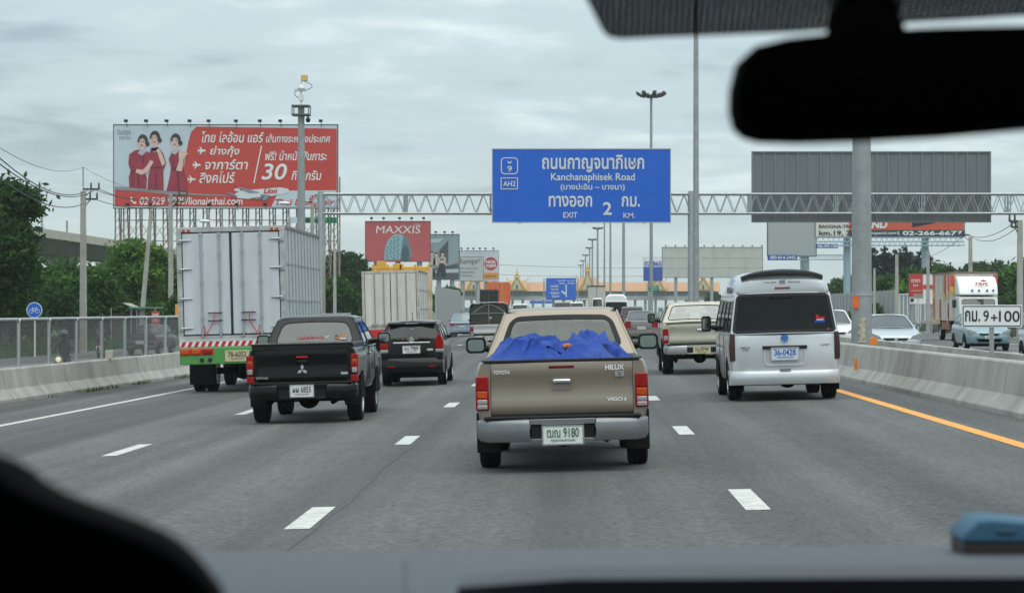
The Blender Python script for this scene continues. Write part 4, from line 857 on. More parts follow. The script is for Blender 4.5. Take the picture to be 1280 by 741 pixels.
# dark covered lorry, orange container lorry, small far box truck
cl = thing('covered_lorry', 'dark canvas-covered lorry in front of the orange container', 'truck', (-7.75, 230, zroad(-7.7)))
boxpart(cl, 'canvas_cover', mat('black_canvas', (.014, .014, .015), .9), -.86, .86, 0, 4, 2.0, 3.75, .06); boxpart(cl, 'lorry_bed', CHAR, -.86, .86, 0, 4.2, .8, 2.0, .02)
m = MB(); m.box(-.012, .012, -.02, 0, 2.05, 3.7); m.box(-.86, .86, -.03, 0, 3.62, 3.68); m.build('cover_seam', mat('grey_seam', (.12, .12, .12), .8), cl); m = MB(); m.prism([(-.5, 2.0), (-.28, 2.0), (-.34, 2.42), (-.45, 2.42)], 'y', -.05, -.02); m.build('load_sack', mat('pale_load', (.5, .48, .44), .8), cl)
for s in (-1, 1): wheel(cl, s * .75, .9, .42, .22, s); wheel(cl, s * .75, 3.6, .42, .22, s)
oc = thing('container_lorry', 'lorry carrying an orange shipping container in front of the toll plaza', 'truck', (-8.1, 270, zroad(-8.1)))
ORG = mat('orange_container_paint', (.72, .15, .02), .55, 0, .1, 1.5)
boxpart(oc, 'container', ORG, -1.18, 1.18, 0, 9, 2.4, 4.95, .02); m = MB()
for k in range(9): m.box(-1.1 + k * .27, -1.04 + k * .27, -.04, .01, 2.5, 4.85)
for k in range(20): m.box(1.17, 1.22, .2 + k * .44, .42 + k * .44, 2.5, 4.85)
m.build('corrugation', mat('orange_corrugation', (.62, .12, .018), .55), oc)
m = MB()
for x in (-.5, 0, .5): m.box(x - .025, x + .025, -.07, -.02, 2.42, 4.9)
m.build('locking_bar', STEEL, oc); boxpart(oc, 'chassis', DARKUNDER, -1, 1, 0, 10, .9, 2.4)
for s in (-1, 1): wheel(oc, s * 1.0, 1.2, .5, .3, s); wheel(oc, s * 1.0, 2.5, .5, .3, s)
boxpart(oc, 'truck_cab', WHITE, -1.15, 1.15, 9.3, 11, .6, 3.3, .1)
ft = thing('box_truck', 'small beige box truck far off behind the white minibus', 'truck', (3.0, 265, zroad(3)))
boxpart(ft, 'cargo_box', mat('beige_box_panel', (.48, .46, .40), .6), -.95, .95, 0, 5, 1.2, 4.2, .02); m = MB(); m.box(-.02, .02, -.02, .0, 1.3, 4.1); m.box(-.95, .95, -.03, 0, 4.08, 4.2); m.build('door_rubber', INKBLACK, ft); boxpart(ft, 'chassis', DARKUNDER, -.8, .8, .1, 6, .6, 1.2); boxpart(ft, 'truck_cab', WHITE, -.9, .9, 5.2, 6.6, .6, 2.6, .1)
for s in (-1, 1): wheel(ft, s * .8, 1, .4, .22, s)
# ---- oncoming traffic (front end at y = 0 facing the camera)
def oncoming(name, label, loc, paintm, hw=.84, zt=1.45, zh=.98, glassm=DARKGLASS2, cat='car', hatch=False):
    c = car(name, label, cat, loc, dict(paint=paintm, r=.31, ya=(.8, 3.35), front=True, glass=glassm, st=[(0, hw * .78, .36, .60), (.06, hw * .90, .28, .72), (.25, hw * .97, .25, .80), (.6, hw, .23, .87), (1.15, hw, .23, zh), (3.6, hw, .23, zh + .02), (4.1, hw * .95, .28, zh if not hatch else .9), (4.2, hw * .85, .35, .8)],
        gh=dict(zb=zh - .015, zt=zt - .05, hb=hw * .93, ht=hw * .68, y0b=1.1, y0t=1.95, y1t=3.2, y1b=3.85, m0=(.05, .05, .02, .045), rad=.07, crown=.055, rrad=.22, cuts=[0, .5, 1])), tilt=False)
    polylamp(c, 'headlamp', LENSCLEAR, [(hw * .52, .62), (hw * .9, .64), (hw * .98, .80), (hw * .88, .82), (hw * .6, .72)], .0, .4); m = MB()
    m.prism([(-hw * .48, .66), (hw * .48, .66), (hw * .38, .58), (-hw * .38, .58)], 'y', -.02, .1); m.prism([(-hw * .6, .46), (hw * .6, .46), (hw * .5, .34), (-hw * .5, .34)], 'y', .0, .1); m.build('grille', INKBLACK, c)
    m = MB(); m.lathe((0, -.02, .625), 'y', [(-.02, .001), (-.02, .05), (0, .055)], 14); m.build('emblem', CHROME, c, smooth=40); plate(c, -.18, .18, .46, .57, -.03, PLATE, INKBLACK, 'ภล 552', None, False)
    m = MB(); m.tube([(-.5, 1.2, zh + .05), (.0, 1.15, zh + .035), (.45, 1.2, zh + .05)], .012, 6); m.build('wiper', INKBLACK, c)
    for s in (-1, 1): mirror(c, s * (hw + .1), 1.75, zh + .09, .095, .06, s, paintm)
    return c
SILV = paint('silver_blue_paint', (.45, .48, .52), .35, .33)
WSG = mat('grey_windscreen', (.045, .05, .053), .06, spec=.8)
oncoming('hatchback', 'silver car driving towards us just right of the thick grey lamp pole', (10.2, 75, .02), SILV, .84, 1.40, .97, WSG)
oncoming('hatchback', 'white compact car driving towards us between the minibus and the thick lamp pole', (10.55, 95, .02), WHT, .85, 1.55, .99, WSG)
oncoming('hatchback', 'grey-green car behind the white compact on the opposite side', (11.9, 125, .02), paint('grey_green_paint', (.2, .25, .24), .3, .35), .85, 1.75, 1.05, WSG)
oncoming('sedan', 'pale blue saloon driving towards us under the kilometre sign', (15.75, 90, .02), paint('pale_teal_paint', (.20, .31, .35), .3, .35), .83, 1.45, .97, WSG)
oncoming('sedan', 'grey saloon entering at the edge of the frame beyond the kilometre sign', (13.9, 66, .02), SILV, .85, 1.45, .97, WSG)
ot = thing('box_truck', 'oncoming box truck with orange and yellow stripes and a white wind deflector', 'truck', (20.3, 119, .02))
OFFW = mat('grimy_white_panel', (.56, .54, .49), .6, 0, .22, 2.5, detail=8); TEAL = mat('grimy_white_cab', (.6, .6, .58), .5)
boxpart(ot, 'cargo_box', OFFW, -1.17, 1.17, 1.55, 7.4, 1.0, 3.38, .02)
m = MB()
for s in (-1, 1):
    for k in range(8): m.box(min(s * 1.165, s * 1.20), max(s * 1.165, s * 1.20), 1.6 + k * .8, 1.7 + k * .8, 1.0, 3.36)
m.build('side_rib', OFFW, ot); m = MB(); m.box(-1.2, 1.2, 1.5, 7.45, 3.36, 3.46); m.build('roof_edge', mat('rusty_brown_edge', (.20, .14, .10), .7, 0, .4, 4), ot)
OST = mat('orange_red_stripe', (.62, .08, .02), .5, 0, .2, 5); YST = mat('yellow_stripe', (.75, .42, .03), .5, 0, .2, 5)
for y0, y1, z0, z1 in ((1.75, 2.25, 2.4, 3.3), (3.0, 3.6, 2.3, 3.35), (6.5, 7.2, 2.4, 3.35), (4.6, 5.0, 1.05, 2.1), (6.6, 7.2, 1.05, 2.3), (2.0, 2.3, 1.1, 1.9)):
    boxpart(ot, 'orange_stripe', OST, -1.206, -1.202, y0, y1, z0, z1, 0); boxpart(ot, 'yellow_stripe', YST, -1.2075, -1.203, y0 + .1, y1 + .1, z0 - .25, z0 + .12, 0)
for s in (-1, 1): boxpart(ot, 'orange_stripe', OST, s * 1.08 - .1, s * 1.08 + .1, 1.535, 1.545, 2.7, 3.3, 0); boxpart(ot, 'yellow_stripe', YST, s * 1.08 - .1, s * 1.08 + .1, 1.53, 1.54, 2.35, 2.72, 0)
m = MB(); rings = [[(-.95 * k, y, z) for k in (1,)] for y, z in ()]
m.loft([[(-.9, .75, 2.45), (.95, .75, 2.45), (1.0, .45, 2.35), (-.95, .45, 2.35)], [(-.98, 1.5, 3.2), (1.0, 1.5, 3.2), (1.02, .95, 3.15), (-.98, .95, 3.15)]]); 
m = MB(); m.prism([(.25, 2.28), (.45, 2.75), (1.0, 3.18), (1.5, 3.22), (1.5, 2.28)], 'x', -.95, 1.0); df = m.build('wind_deflector', WHITE, ot, bevel=.08, seg=3, smooth=40)
m = MB(); m.text('TRPL', -.15, .55, 2.75, 2.9, .35, .03, .3); m.poly([(.1, 2.98), (.3, 3.05), (.5, 2.98), (.3, 2.95)], .5); m.build('lettering', INKRED, ot)
m = MB()
for x in (-.28, .06, .46, .76): m.lathe((x, .28, 2.52), 'y', [(-.03, .001), (-.03, .05), (.1, .05)], 10)
m.build('marker_lamp', INKBLUE, ot)
m = MB(); m.prism([(0, .55), (-.02, 1.3), (.3, 2.2), (1.45, 2.25), (1.45, .55)], 'x', -.98, .98); m.build('truck_cab', TEAL, ot, bevel=.07, seg=3, smooth=40)
fr, se, pn = frame4((-.93, -.03, 1.3), (.93, -.03, 1.3), (.88, .27, 2.14), (-.88, .27, 2.14), (.06, .06, .05, .06), .1, .02, .03); pn.build('windscreen', WSG, ot, smooth=30); se.build('window_seal', INKBLACK, ot); fr.build('screen_frame', TEAL, ot)
m = MB(); m.box(-.7, .7, -.06, .02, .85, 1.1); m.build('grille', INKBLACK, ot); boxpart(ot, 'front_bumper', mat('blue_grey_bumper', (.25, .33, .36), .5), -1.05, 1.05, -.12, .1, .4, .75, .05)
pairs(ot, 'headlamp', LENSCLEAR, .62, .95, -.13, -.05, .55, .72)
for s in (-1, 1):
    boxpart(ot, 'wing_mirror', INKBLACK, s * 1.2 - .1, s * 1.2 + .1, .15, .2, 1.65, 2.05, .02); wheel(ot, s * .95, .8, .43, .24, s); wheel(ot, s * .95, 5.6, .43, .24, s)
boxpart(ot, 'side_guard', mat('rusty_guard', (.28, .12, .08), .7, 0, .4, 6), -1.15, -1.08, 2.0, 4.6, .55, .95); boxpart(ot, 'chassis', DARKUNDER, -.9, .9, .3, 7.2, .5, 1.0)
# ------------------------------------------------------------------ service road traffic, seen through the fence
SZ = -.75
suvp, _ = pickup('pickup_truck', 'dark grey pickup behind the mesh fence on the service road', ((184 - VX) / F * 124, 122, SZ), dict(
    hw=.82, zt=1.05, zb=.56, lb=2.0, paint=CHAR, r=.34, ya=.95, flap=.25, gh=dict(zb=1.06, zt=1.52, hb=.78, ht=.62, y0b=2.05, y0t=2.25, y1t=3.4, y1b=4.0, m0=(.1, .1, .06, .06)), lamp=(.83, .7), bands=[(.6, .7, LENSCLEAR), (.702, .92, LENSRED)],
    bump=(.33, .52), bumpm=CHAR, plate=(-.2, .2, .6, .75), platet=(PLATE, INKBLACK, 'ฒร 712', 'กทม'), mir=(.95, 3.2, 1.2, .1, .08)))
suvp.rotation_euler = (0, 0, R(-4))
JACKET = mat('dark_jacket', (.02, .021, .024), .8); SKIN = mat('skin', (.42, .24, .16), .5); HELM = mat('helmet_black', (.015, .015, .017), .2, coat=.6); JEANS = mat('dark_trousers', (.025, .03, .045), .85)
def motorbike(label, loc, rot, bodym, lit):
    r = thing('motorbike', label, 'motorbike', loc, None, (0, 0, rot)); 
    for y, nm in ((-.62, 'wheel'), (.62, 'wheel')):
        m = MB(); m.lathe((0, y, .29), 'x', [(-.04, .22), (-.05, .27), (-.03, .29), (.03, .29), (.05, .27), (.04, .22)], 20); w_ = m.build(nm, RUBBER, r, smooth=50)
        m = MB(); m.lathe((0, y, .29), 'x', [(-.02, .001), (-.02, .05), (.02, .05), (.02, .001)], 10); m.lathe((0, y, .29), 'x', [(-.03, .21), (-.03, .23), (.03, .23), (.03, .21)], 20)
        for k in range(6): a = math.pi * k / 6; m.cyl((0, y + .22 * math.cos(a), .29 + .22 * math.sin(a)), (0, y - .22 * math.cos(a), .29 - .22 * math.sin(a)), .008, n=5)
        m.build('rim', ALLOY, w_)
    m = MB(); m.loft([[(-a, y, z0), (-a * 1.1, y, (z0 + z1) / 2), (-a * .7, y, z1), (a * .7, y, z1), (a * 1.1, y, (z0 + z1) / 2), (a, y, z0)] for y, a, z0, z1 in ((-.62, .08, .62, .74), (-.3, .12, .45, .74), (.1, .14, .32, .6), (.35, .12, .3, .62), (.55, .13, .45, .92), (.68, .08, .6, .98))]); m.build('body', bodym, r, smooth=50)
    m = MB(); m.loft([[(-a, y, z - .05), (-a, y, z), (a, y, z), (a, y, z - .05)] for y, a, z in ((-.6, .09, .8), (-.3, .13, .79), (.05, .12, .74), (.15, .06, .72))]); m.build('seat', BLACK, r, bevel=.02)
    m = MB()
    for s in (-1, 1): m.cyl((s * .07, .62, .29), (s * .06, .5, .9), .02); m.cyl((s * .04, -.62, .29), (s * .1, -.4, .7), .018)
    m.build('fork', CHROME, r); m = MB(); m.tube([(-.34, .4, .98), (-.1, .48, .96), (.1, .48, .96), (.34, .4, .98)], .016, 6); h = m.build('handlebar', BLACK, r)
    m = MB()
    for s in (-1, 1): m.cyl((s * .26, .44, .98), (s * .33, .46, 1.16), .007); m.ell((s * .35, .46, 1.2), (.06, .02, .045), 8, 6)
    m.build('wing_mirror', BLACK, h); m = MB(); m.lathe((0, .68, .86), 'y', [(0, .08), (.03, .075), (.045, .001)], 16)
    m.build('headlamp', mat('lit_headlamp', (.9, .8, .6), .2, emit=(1, .75, .4, .5)) if lit else LENSCLEAR, r, smooth=50)
    m = MB(); m.box(-.1, .1, -.71, -.66, .62, .7); m.build('tail_lamp', LENSRED, r, bevel=.01); m = MB(); m.box(-.1, .1, -.72, -.71, .42, .58); m.build('number_plate', PLATE, r); m = MB(); m.box(-.09, .09, .68, .7, .5, .6); m.build('leg_shield_plate', LINEY, r)
    m = MB(); m.cyl((.14, -.7, .34), (.12, .0, .28), .04, .03); m.build('exhaust', CHROME, r, smooth=50); return r
def person(label, loc, rot, J, top, trousers, helm=None, extra=None):
    """J: joints name -> (pos, radius, parent); pelvis first. one skinned body; helmet, shirt colours by material zones"""
    names = list(J); me = bpy.data.meshes.new('person'); me.from_pydata([J[n][0] for n in names], [(names.index(J[n][2]), i) for i, n in enumerate(names) if J[n][2]], []); me.update()
    o = bpy.data.objects.new('person', me); COL.objects.link(o)
    sk = o.modifiers.new('skin', 'SKIN'); 
    for v, n in zip(me.skin_vertices[0].data, names): v.radius = (J[n][1], J[n][1] * (1.25 if n in ('pelvis', 'waist', 'chest') else 1)) ; v.use_root = n == 'pelvis'
    ss = o.modifiers.new('sub', 'SUBSURF'); ss.levels = 2; ss.render_levels = 2
    bpy.context.view_layer.update(); dg = bpy.context.evaluated_depsgraph_get(); m2 = bpy.data.meshes.new_from_object(o.evaluated_get(dg)); o.modifiers.clear(); o.data = m2
    m2.materials.clear()
    for mt in (SKIN, top, trousers, BLACK): m2.materials.append(mt)
    zh = J['pelvis'][0][2]
    def nearest(c):
        best, bn = 9, None
        for n in names:
            d = (Vector(J[n][0]) - c).length
            if d < best: best, bn = d, n
        return bn
    for p in m2.polygons:
        n = nearest(p.center); p.use_smooth = True
        p.material_index = 0 if n.startswith(('hand', 'finger', 'thumb')) else 3 if n.startswith(('head', 'neck')) else 3 if n.startswith(('foot', 'toe')) else 2 if n.startswith(('pelvis', 'hip', 'knee', 'ankle')) else 1
    o.location = loc; o.rotation_euler = (0, 0, rot); tag(o, label, 'person')
    if helm:
        hp = J['head'][0]; m = MB(); m.ell((hp[0], hp[1] - .01, hp[2] + .02), (.135, .155, .15), 18, 12); h = m.build('helmet', helm, o, smooth=60)
        m = MB(); m.ell((hp[0], hp[1] + .06, hp[2] + .01), (.115, .10, .065), 14, 8); m.build('visor', DARKGLASS, h, smooth=60)
    return o
def riderJ():
    J = {'pelvis': ((0, -.28, .86), .13, None), 'waist': ((0, -.25, 1.02), .12, 'pelvis'), 'chest': ((0, -.19, 1.24), .15, 'waist'), 'neck': ((0, -.14, 1.42), .055, 'chest'), 'head': ((0, -.09, 1.56), .10, 'neck'), 'headtop': ((0, -.09, 1.66), .07, 'head')}
    for s, n in ((-1, 'l'), (1, 'r')):
        J['hip' + n] = ((s * .11, -.24, .84), .095, 'pelvis'); J['knee' + n] = ((s * .19, .2, .74), .07, 'hip' + n); J['ankle' + n] = ((s * .17, .08, .34), .045, 'knee' + n); J['foot' + n] = ((s * .18, .2, .3), .04, 'ankle' + n)
        J['shoulder' + n] = ((s * .19, -.18, 1.34), .07, 'chest'); J['elbow' + n] = ((s * .30, .06, 1.12), .05, 'shoulder' + n); J['wrist' + n] = ((s * .30, .33, 1.0), .035, 'elbow' + n); J['hand' + n] = ((s * .29, .39, .99), .035, 'wrist' + n); 
        for k in range(4): J['finger%s%d' % (n, k)] = ((s * (.26 + .022 * k), .43, .97 - .004 * k), .010, 'hand' + n)
        J['thumb' + n] = ((s * .25, .39, .965), .011, 'hand' + n)
    return J
b1 = P(79, 0, 71); motorbike('motorbike with a lit headlamp coming towards us on the service road', (b1[0], 71, SZ), R(180), mat('silver_bike', (.25, .26, .27), .3, .4), True)
person('person in a dark jacket and black helmet riding the motorbike with the lit headlamp', (b1[0], 71, SZ), R(180), riderJ(), JACKET, JEANS, HELM)
b2_ = P(126.5, 0, 116); motorbike('motorbike riding away from us on the service road behind the fence', (b2_[0], 116, SZ), 0, mat('red_bike', (.3, .02, .02), .3), False)
person('person in a dark brown top riding the motorbike that goes away from us', (b2_[0], 116, SZ), 0, riderJ(), mat('brown_top', (.06, .035, .03), .8), JEANS, HELM)
# ------------------------------------------------------------------ signs and gantry
GD = 125.0
ga = thing('sign_gantry', 'galvanised lattice gantry spanning the motorway with the blue exit sign', 'gantry', (0, GD, 0))
zt_, zb_ = P(0, 243, GD)[2], P(0, 267, GD)[2]; x0, x1 = P(398, 0, GD)[0], P(1330, 0, GD)[0]
m = MB(); yb = (GD - .45, GD + .45)
for y in yb:
    for z in (zt_, zb_): m.cyl((x0, y, z), (x1, y, z), .055, n=8)
m.build('chord', STEEL, ga, smooth=50, world=True)
m = MB(); n = 52; st = (x1 - x0) / n
for i in range(n):
    xa = x0 + st * i
    for y in yb:
        m.cyl((xa, y, zb_), (xa + st / 2, y, zt_), .022, n=5); m.cyl((xa + st / 2, y, zt_), (xa + st, y, zb_), .022, n=5)
    for z in (zt_, zb_): m.cyl((xa, yb[0], z), (xa + st, yb[1], z), .018, n=5); m.cyl((xa, yb[0], z), (xa, yb[1], z), .018, n=5)
    if i % 6 == 0:
        for y in yb: m.cyl((xa, y, zb_), (xa, y, zt_), .035, n=6); m.cyl((xa + .12, y, zb_), (xa + .12, y, zt_), .035, n=6)
m.build('lattice', STEEL, ga, world=True)
for px, zg in ((402, -.76), (863.5, .14)):
    x = P(px, 0, GD)[0]; m = MB()
    for y in yb: m.cyl((x, y, zg), (x, y, zt_ + .15), .14, n=12)
    for k in range(7): m.cyl((x, yb[0], zg + .6 + k), (x, yb[1], zg + 1.3 + k), .03, n=6)
    m.build('post', STEEL, ga, smooth=50, world=True)
m = MB()
for px in (650, 730, 805): x = P(px, 0, GD)[0]; m.box(x - .06, x + .06, GD - .56, GD - .48, P(0, 280, GD)[2], P(0, 190, GD)[2])
m.build('sign_bracket', STEEL, ga, world=True)
SD = GD - .62
sg = thing('road_sign', 'large blue overhead exit sign with Thai and English lettering', 'road sign', P(726, 277, SD))
def px8(b): return (590 + b[0] / 4.741, 170 + b[1] / 4.741, 590 + b[2] / 4.741, 170 + b[3] / 4.741)
a, b = P(616, 277.5, SD), P(837.5, 187, SD); m = MB(); m.box(a[0], b[0], SD - .02, SD + .04, a[2], b[2]); m.build('sign_panel', SIGNBLUE, sg, world=True)
m = MB(); e_ = .05
for q in ((a[0] - e_, b[0] + e_, a[2] - e_, a[2]), (a[0] - e_, b[0] + e_, b[2], b[2] + e_), (a[0] - e_, a[0], a[2], b[2]), (b[0], b[0] + e_, a[2], b[2])): m.box(q[0], q[1], SD - .04, SD + .05, q[2], q[3])
m.build('sign_frame', STEEL, sg, world=True)
m = MB(); ly = SD - .05
for s_, bx, bo in (('ถนนกาญจนาภิเษก', (415, 113, 1020, 216), .02), ('Kanchanaphisek Road', (468, 221, 965, 277), .012), ('(บางปะอิน – บางนา)', (525, 283, 905, 329), .015), ('ทางออก', (455, 355, 712, 420), .02), ('EXIT', (541, 452, 625, 485), .012), ('2', (776, 392, 828, 468), .02), ('กม.', (887, 357, 995, 420), .02), ('KM.', (897, 456, 966, 487), .012), ('9', (210, 178, 237, 213), .012), ('AH2', (185, 268, 258, 299), .012)):
    q = px8(bx); m.tpx(s_, q, SD, bo, y=ly)
def outline_px(m, box, d, r, wpx, y):
    a, b = P(box[0], box[3], d), P(box[2], box[1], d); cx_, cz_ = (a[0] + b[0]) / 2, (a[2] + b[2]) / 2; hw, hh = (b[0] - a[0]) / 2, (b[2] - a[2]) / 2; w_ = wpx / F * d
    o_ = ring_rect(hw, hh, r); i_ = ring_rect(hw - w_, hh - w_, max(.005, r - w_)); N = len(o_)
    m.add([(cx_ + p[0], y, cz_ + p[1]) for p in o_] + [(cx_ + p[0], y, cz_ + p[1]) for p in i_], [(i, (i + 1) % N, (i + 1) % N + N, i + N) for i in range(N)])
outline_px(m, px8((171, 128, 273, 228)), SD, .2, 1.2, ly); outline_px(m, px8((170, 247, 272, 317)), SD, .03, 1.0, ly)
q = lambda x, y: (590 + x / 4.741, 170 + y / 4.741)
m.ppx([q(208, 146), q(216, 152), q(222, 158), q(229, 152), q(238, 146), q(230, 164), q(216, 164)], SD, y=ly)
m.build('lettering', mat('sign_lettering_white', (.60, .63, .64), .4, var=.03), sg, world=True)
# grey back of the sign that faces the other way
gb = thing('road_sign', 'grey ribbed back of a large sign facing the oncoming lanes', 'road sign', P(1089, 276, GD + .65))
d = GD + .7; a, b = P(941, 276.5, d), P(1237, 191, d); m = MB(); m.box(a[0], b[0], d, d + .06, a[2], b[2]); m.build('sign_panel', mat('grey_sign_back', (.15, .163, .168), .6, .1, .1, 1.2, stretch=(1, 1, .2)), gb, world=True)
m = MB()
for k in range(22): x = a[0] + (b[0] - a[0]) * k / 21; m.box(x - .035, x + .035, d - .05, d - .002, a[2], b[2])
m.build('rib', mat('grey_sign_rib', (.20, .215, .22), .5, .3), gb, world=True)
m = MB()
for q_ in ((a[0] - .07, b[0] + .07, a[2] - .07, a[2]), (a[0] - .07, b[0] + .07, b[2], b[2] + .07), (a[0] - .07, a[0], a[2], b[2]), (b[0], b[0] + .07, a[2], b[2])): m.box(q_[0], q_[1], d - .08, d + .08, q_[2], q_[3])
m.build('sign_frame', mat('grey_sign_frame', (.2, .215, .22), .5, .3), gb, world=True)
# kilometre sign
KD = 39.3
ks = thing('kilometre_sign', 'white kilometre sign on a grey post between the two median barriers', 'road sign', (P(1240, 0, KD)[0], KD, .16))
a, b = P(1202, 409, KD), P(1277.5, 381, KD); m = MB(); m.box(a[0], b[0], KD - .01, KD + .01, a[2], b[2]); m.build('sign_panel', SIGNWHITE, ks, bevel=.004, world=True)
m = MB(); outline_px(m, (1203.2, 382.2, 1276.3, 407.8), KD, .02, 1.1, KD - .014); m.tpx('กม.', (1206, 388, 1225, 402), KD, .02, y=KD - .014); m.tpx('9', (1229, 388, 1236, 402), KD, .012, y=KD - .014); m.tpx('+', (1238.5, 393, 1246.5, 401), KD, .02, y=KD - .014); m.tpx('100', (1248.5, 388.3, 1274.5, 402.3), KD, .012, y=KD - .014); m.build('lettering', INKBLACK, ks, world=True)
m = MB(); x = P(1240, 0, KD)[0]; m.box(x - .035, x + .035, KD + .012, KD + .06, .16, b[2] - .05); m.cyl((x, KD + .04, .55), (x - .22, KD + .3, .16), .03); m.build('post', POLE, ks, world=True)
# cycle lane sign
CD = 118; c_ = P(43.5, 387.5, CD)
cs = thing('cycle_sign', 'round blue cycle lane sign on a white post behind the fence', 'road sign', (c_[0], CD, -.8)); m = MB(); m.cyl((c_[0], CD, -.8), (c_[0], CD, c_[2] + .3), .045, n=10); m.build('post', WHITE, cs, smooth=50, world=True)
m = MB(); m.lathe((c_[0], CD - .08, c_[2]), 'y', [(-.02, .001), (-.02, .385), (.0, .385)], 32); m.build('disc', SIGNWHITE, cs, world=True); m = MB(); m.lathe((c_[0], CD - .105, c_[2]), 'y', [(-.004, .001), (-.004, .35), (.0, .35)], 32); dd = m.build('disc_face', SIGNBLUE, cs, world=True)
m = MB(); y = CD - .115
for s in (-1, 1):
    cc = Vector((c_[0] + s * .15, y, c_[2] - .05)); n = 20
    for k in range(n): t0, t1 = 2 * math.pi * k / n, 2 * math.pi * (k + 1) / n; m.cyl(cc + Vector((.10 * math.cos(t0), 0, .10 * math.sin(t0))), cc + Vector((.10 * math.cos(t1), 0, .10 * math.sin(t1))), .011, n=5)
o = lambda a, b: (c_[0] + a, y, c_[2] + b)
for p0, p1 in ((o(-.15, -.05), o(-.07, .08)), (o(-.07, .08), o(.1, .08)), (o(.1, .08), o(0, -.06)), (o(0, -.06), o(-.07, .08)), (o(0, -.06), o(-.15, -.05)), (o(.15, -.05), o(.09, .14)), (o(.09, .14), o(.14, .15)), (o(-.11, .11), o(-.04, .11))): m.cyl(p0, p1, .011, n=5)
m.build('cycle_symbol', SIGNWHITE, cs, world=True)
# ------------------------------------------------------------------ lamp poles along the median
def mast(px, ytop, d, rb, rt, label, group, zg=.14, head=True):
    x, _, z = P(px, ytop, d); r = thing('lamp_pole', label, 'lamp pole', (x, d, zg), group)
    m = MB(); m.cyl((0, 0, 0), (0, 0, z - zg), rb, rt, 20); m.box(-rb * 1.5, rb * 1.5, -rb * 1.5, rb * 1.5, 0, .05); m.build('pole', POLE, r, smooth=50)
    if head:
        h = z - zg; m = MB(); m.lathe((0, 0, h), 'z', [(-.25, .3), (-.15, .75), (-.05, .78), (0, .3)], 16)
        hd = m.build('lamp_ring', mat('lamp_dark', (.05, .052, .055), .5), r, smooth=40)
        for k in range(8):
            a = 2 * math.pi * k / 8 + .2; m = MB(); c, s = math.cos(a), math.sin(a)
            m.loft([[(c * q + -s * w_, s * q + c * w_, h + z_) for w_, z_ in ((-.16, z0 - .1), (.16, z0 - .1), (.16, z0 + .12), (-.16, z0 + .12))] for q, z0 in ((.75, -.12), (1.05, -.02), (1.3, .16))]); m.build('floodlight', bpy.data.materials['lamp_dark'], hd)
    return r
near = mast(1077, -300, 52.8, .232, .15, 'thick grey lamp pole with an orange sticker rising behind the hanging mirror', None)
m = MB(); m.box(-.215, -.09, -.224, -.17, P(0, 385, 52.8)[2] - .14, P(0, 370, 52.8)[2] - .14); m.build('orange_sticker', mat('orange_sticker', (.7, .12, .02), .5), near)
m = MB(); m.lathe((0, 0, P(0, 368, 52.8)[2] - .14), 'z', [(-.03, .236), (.03, .236)], 20); m.build('steel_band', STEEL, near)
m = MB()
for k in range(9): m.box(-.10 + .02 * (k % 3), .06 - .015 * (k % 2), -.236, -.205, P(0, 428 - k * 3.4, 52.8)[2] - .14, P(0, 428 - (k + 1) * 3.4, 52.8)[2] - .14)
m.build('peeling_poster', mat('peeling_paper', (.42, .38, .28), .8, 0, .4, 14, detail=8), near)
rx = P(1092, 0, 50)[0]; rp = P(1092, 428, 48); m = MB(); m.box(rp[0] - .07, rp[0] + .07, 48, 48.05, .85, 1.0); tag(m.build('reflector_post', ORANGE, bevel=.008), 'square orange reflector on top of the barrier beside the thick lamp pole', 'reflector')
mast(870, -60, 121, .165, .11, 'tall grey lamp pole rising right beside the gantry post', None)
mast(814, 119, 206, .17, .10, 'grey lamp pole whose crown of floodlights shows above the blue exit sign', None)
for px, d in ((779.5, 300), (763, 400), (755.5, 468)): mast(px, VY - (20.6 - CZ) * F / d, d, .22, .14, {300: 'lamp pole passing behind the right half of the exit sign, third in its row', 400: 'lamp pole passing behind the exit sign just left of the thicker one', 468: 'thin lamp pole below the exit sign beside the far box truck'}[d], 'lamp poles along the median')
for px, yt in ((747, 285.5), (740.5, 299.5), (737, 310), (732, 319), (728.8, 326), (726, 331.5)):
    d = F * 18.5 / (VY - yt); mast(px, yt, d, .28, .2, {747: 'tallest of the slender far lamp poles left of the exit sign poles', 740.5: 'slender far lamp pole second in height below the exit sign'}.get(px, 'slender far lamp pole in the receding row over the toll plaza'), 'lamp poles along the median')
# green sign and guide sign near the plaza
d = 202; a, b = P(810.5, 364, d), P(823.5, 357.5, d); m = MB(); m.box(a[0], b[0], d, d + .03, a[2], b[2]); g = m.build('road_sign', SIGNGREEN); tag(g, 'small green sign fixed to a lamp pole in front of the toll plaza', 'road sign'); m = MB(); m.tpx('กาญจนา', (812, 358.5, 822, 360.6), d); m.tpx('KM 9', (813, 361.3, 821, 363.2), d); m.build('lettering', SIGNWHITE, g)
d = 450; gs = thing('guide_sign', 'blue guide sign with a branching arrow hung over the far lanes', 'road sign', P(701, 374, d)); a, b = P(682.5, 374, d), P(720, 347.5, d); m = MB(); m.box(a[0], b[0], d, d + .1, a[2], b[2]); m.build('sign_panel', SIGNBLUE, gs, world=True)
m = MB(); zz = d - .06
m.tpx('ชลบุรี', (697, 349.5, 707, 352), d, .02, y=zz); m.tpx('Chon Buri', (699, 353, 706, 355), d, .02, y=zz); m.tpx('ธนบุรี', (709, 350, 718, 352), d, .02, y=zz); m.tpx('Trat', (709, 353, 718, 355), d, .02, y=zz)
m.tpx('บางปะอิน', (688, 356, 698, 359), d, .02, y=zz); m.tpx('Bang Na', (689, 360.5, 698, 363), d, .02, y=zz); m.tpx('กาญจนา', (688, 365, 699, 368), d, .02, y=zz); m.tpx('Route 9', (690, 369, 699, 371.5), d, .02, y=zz)
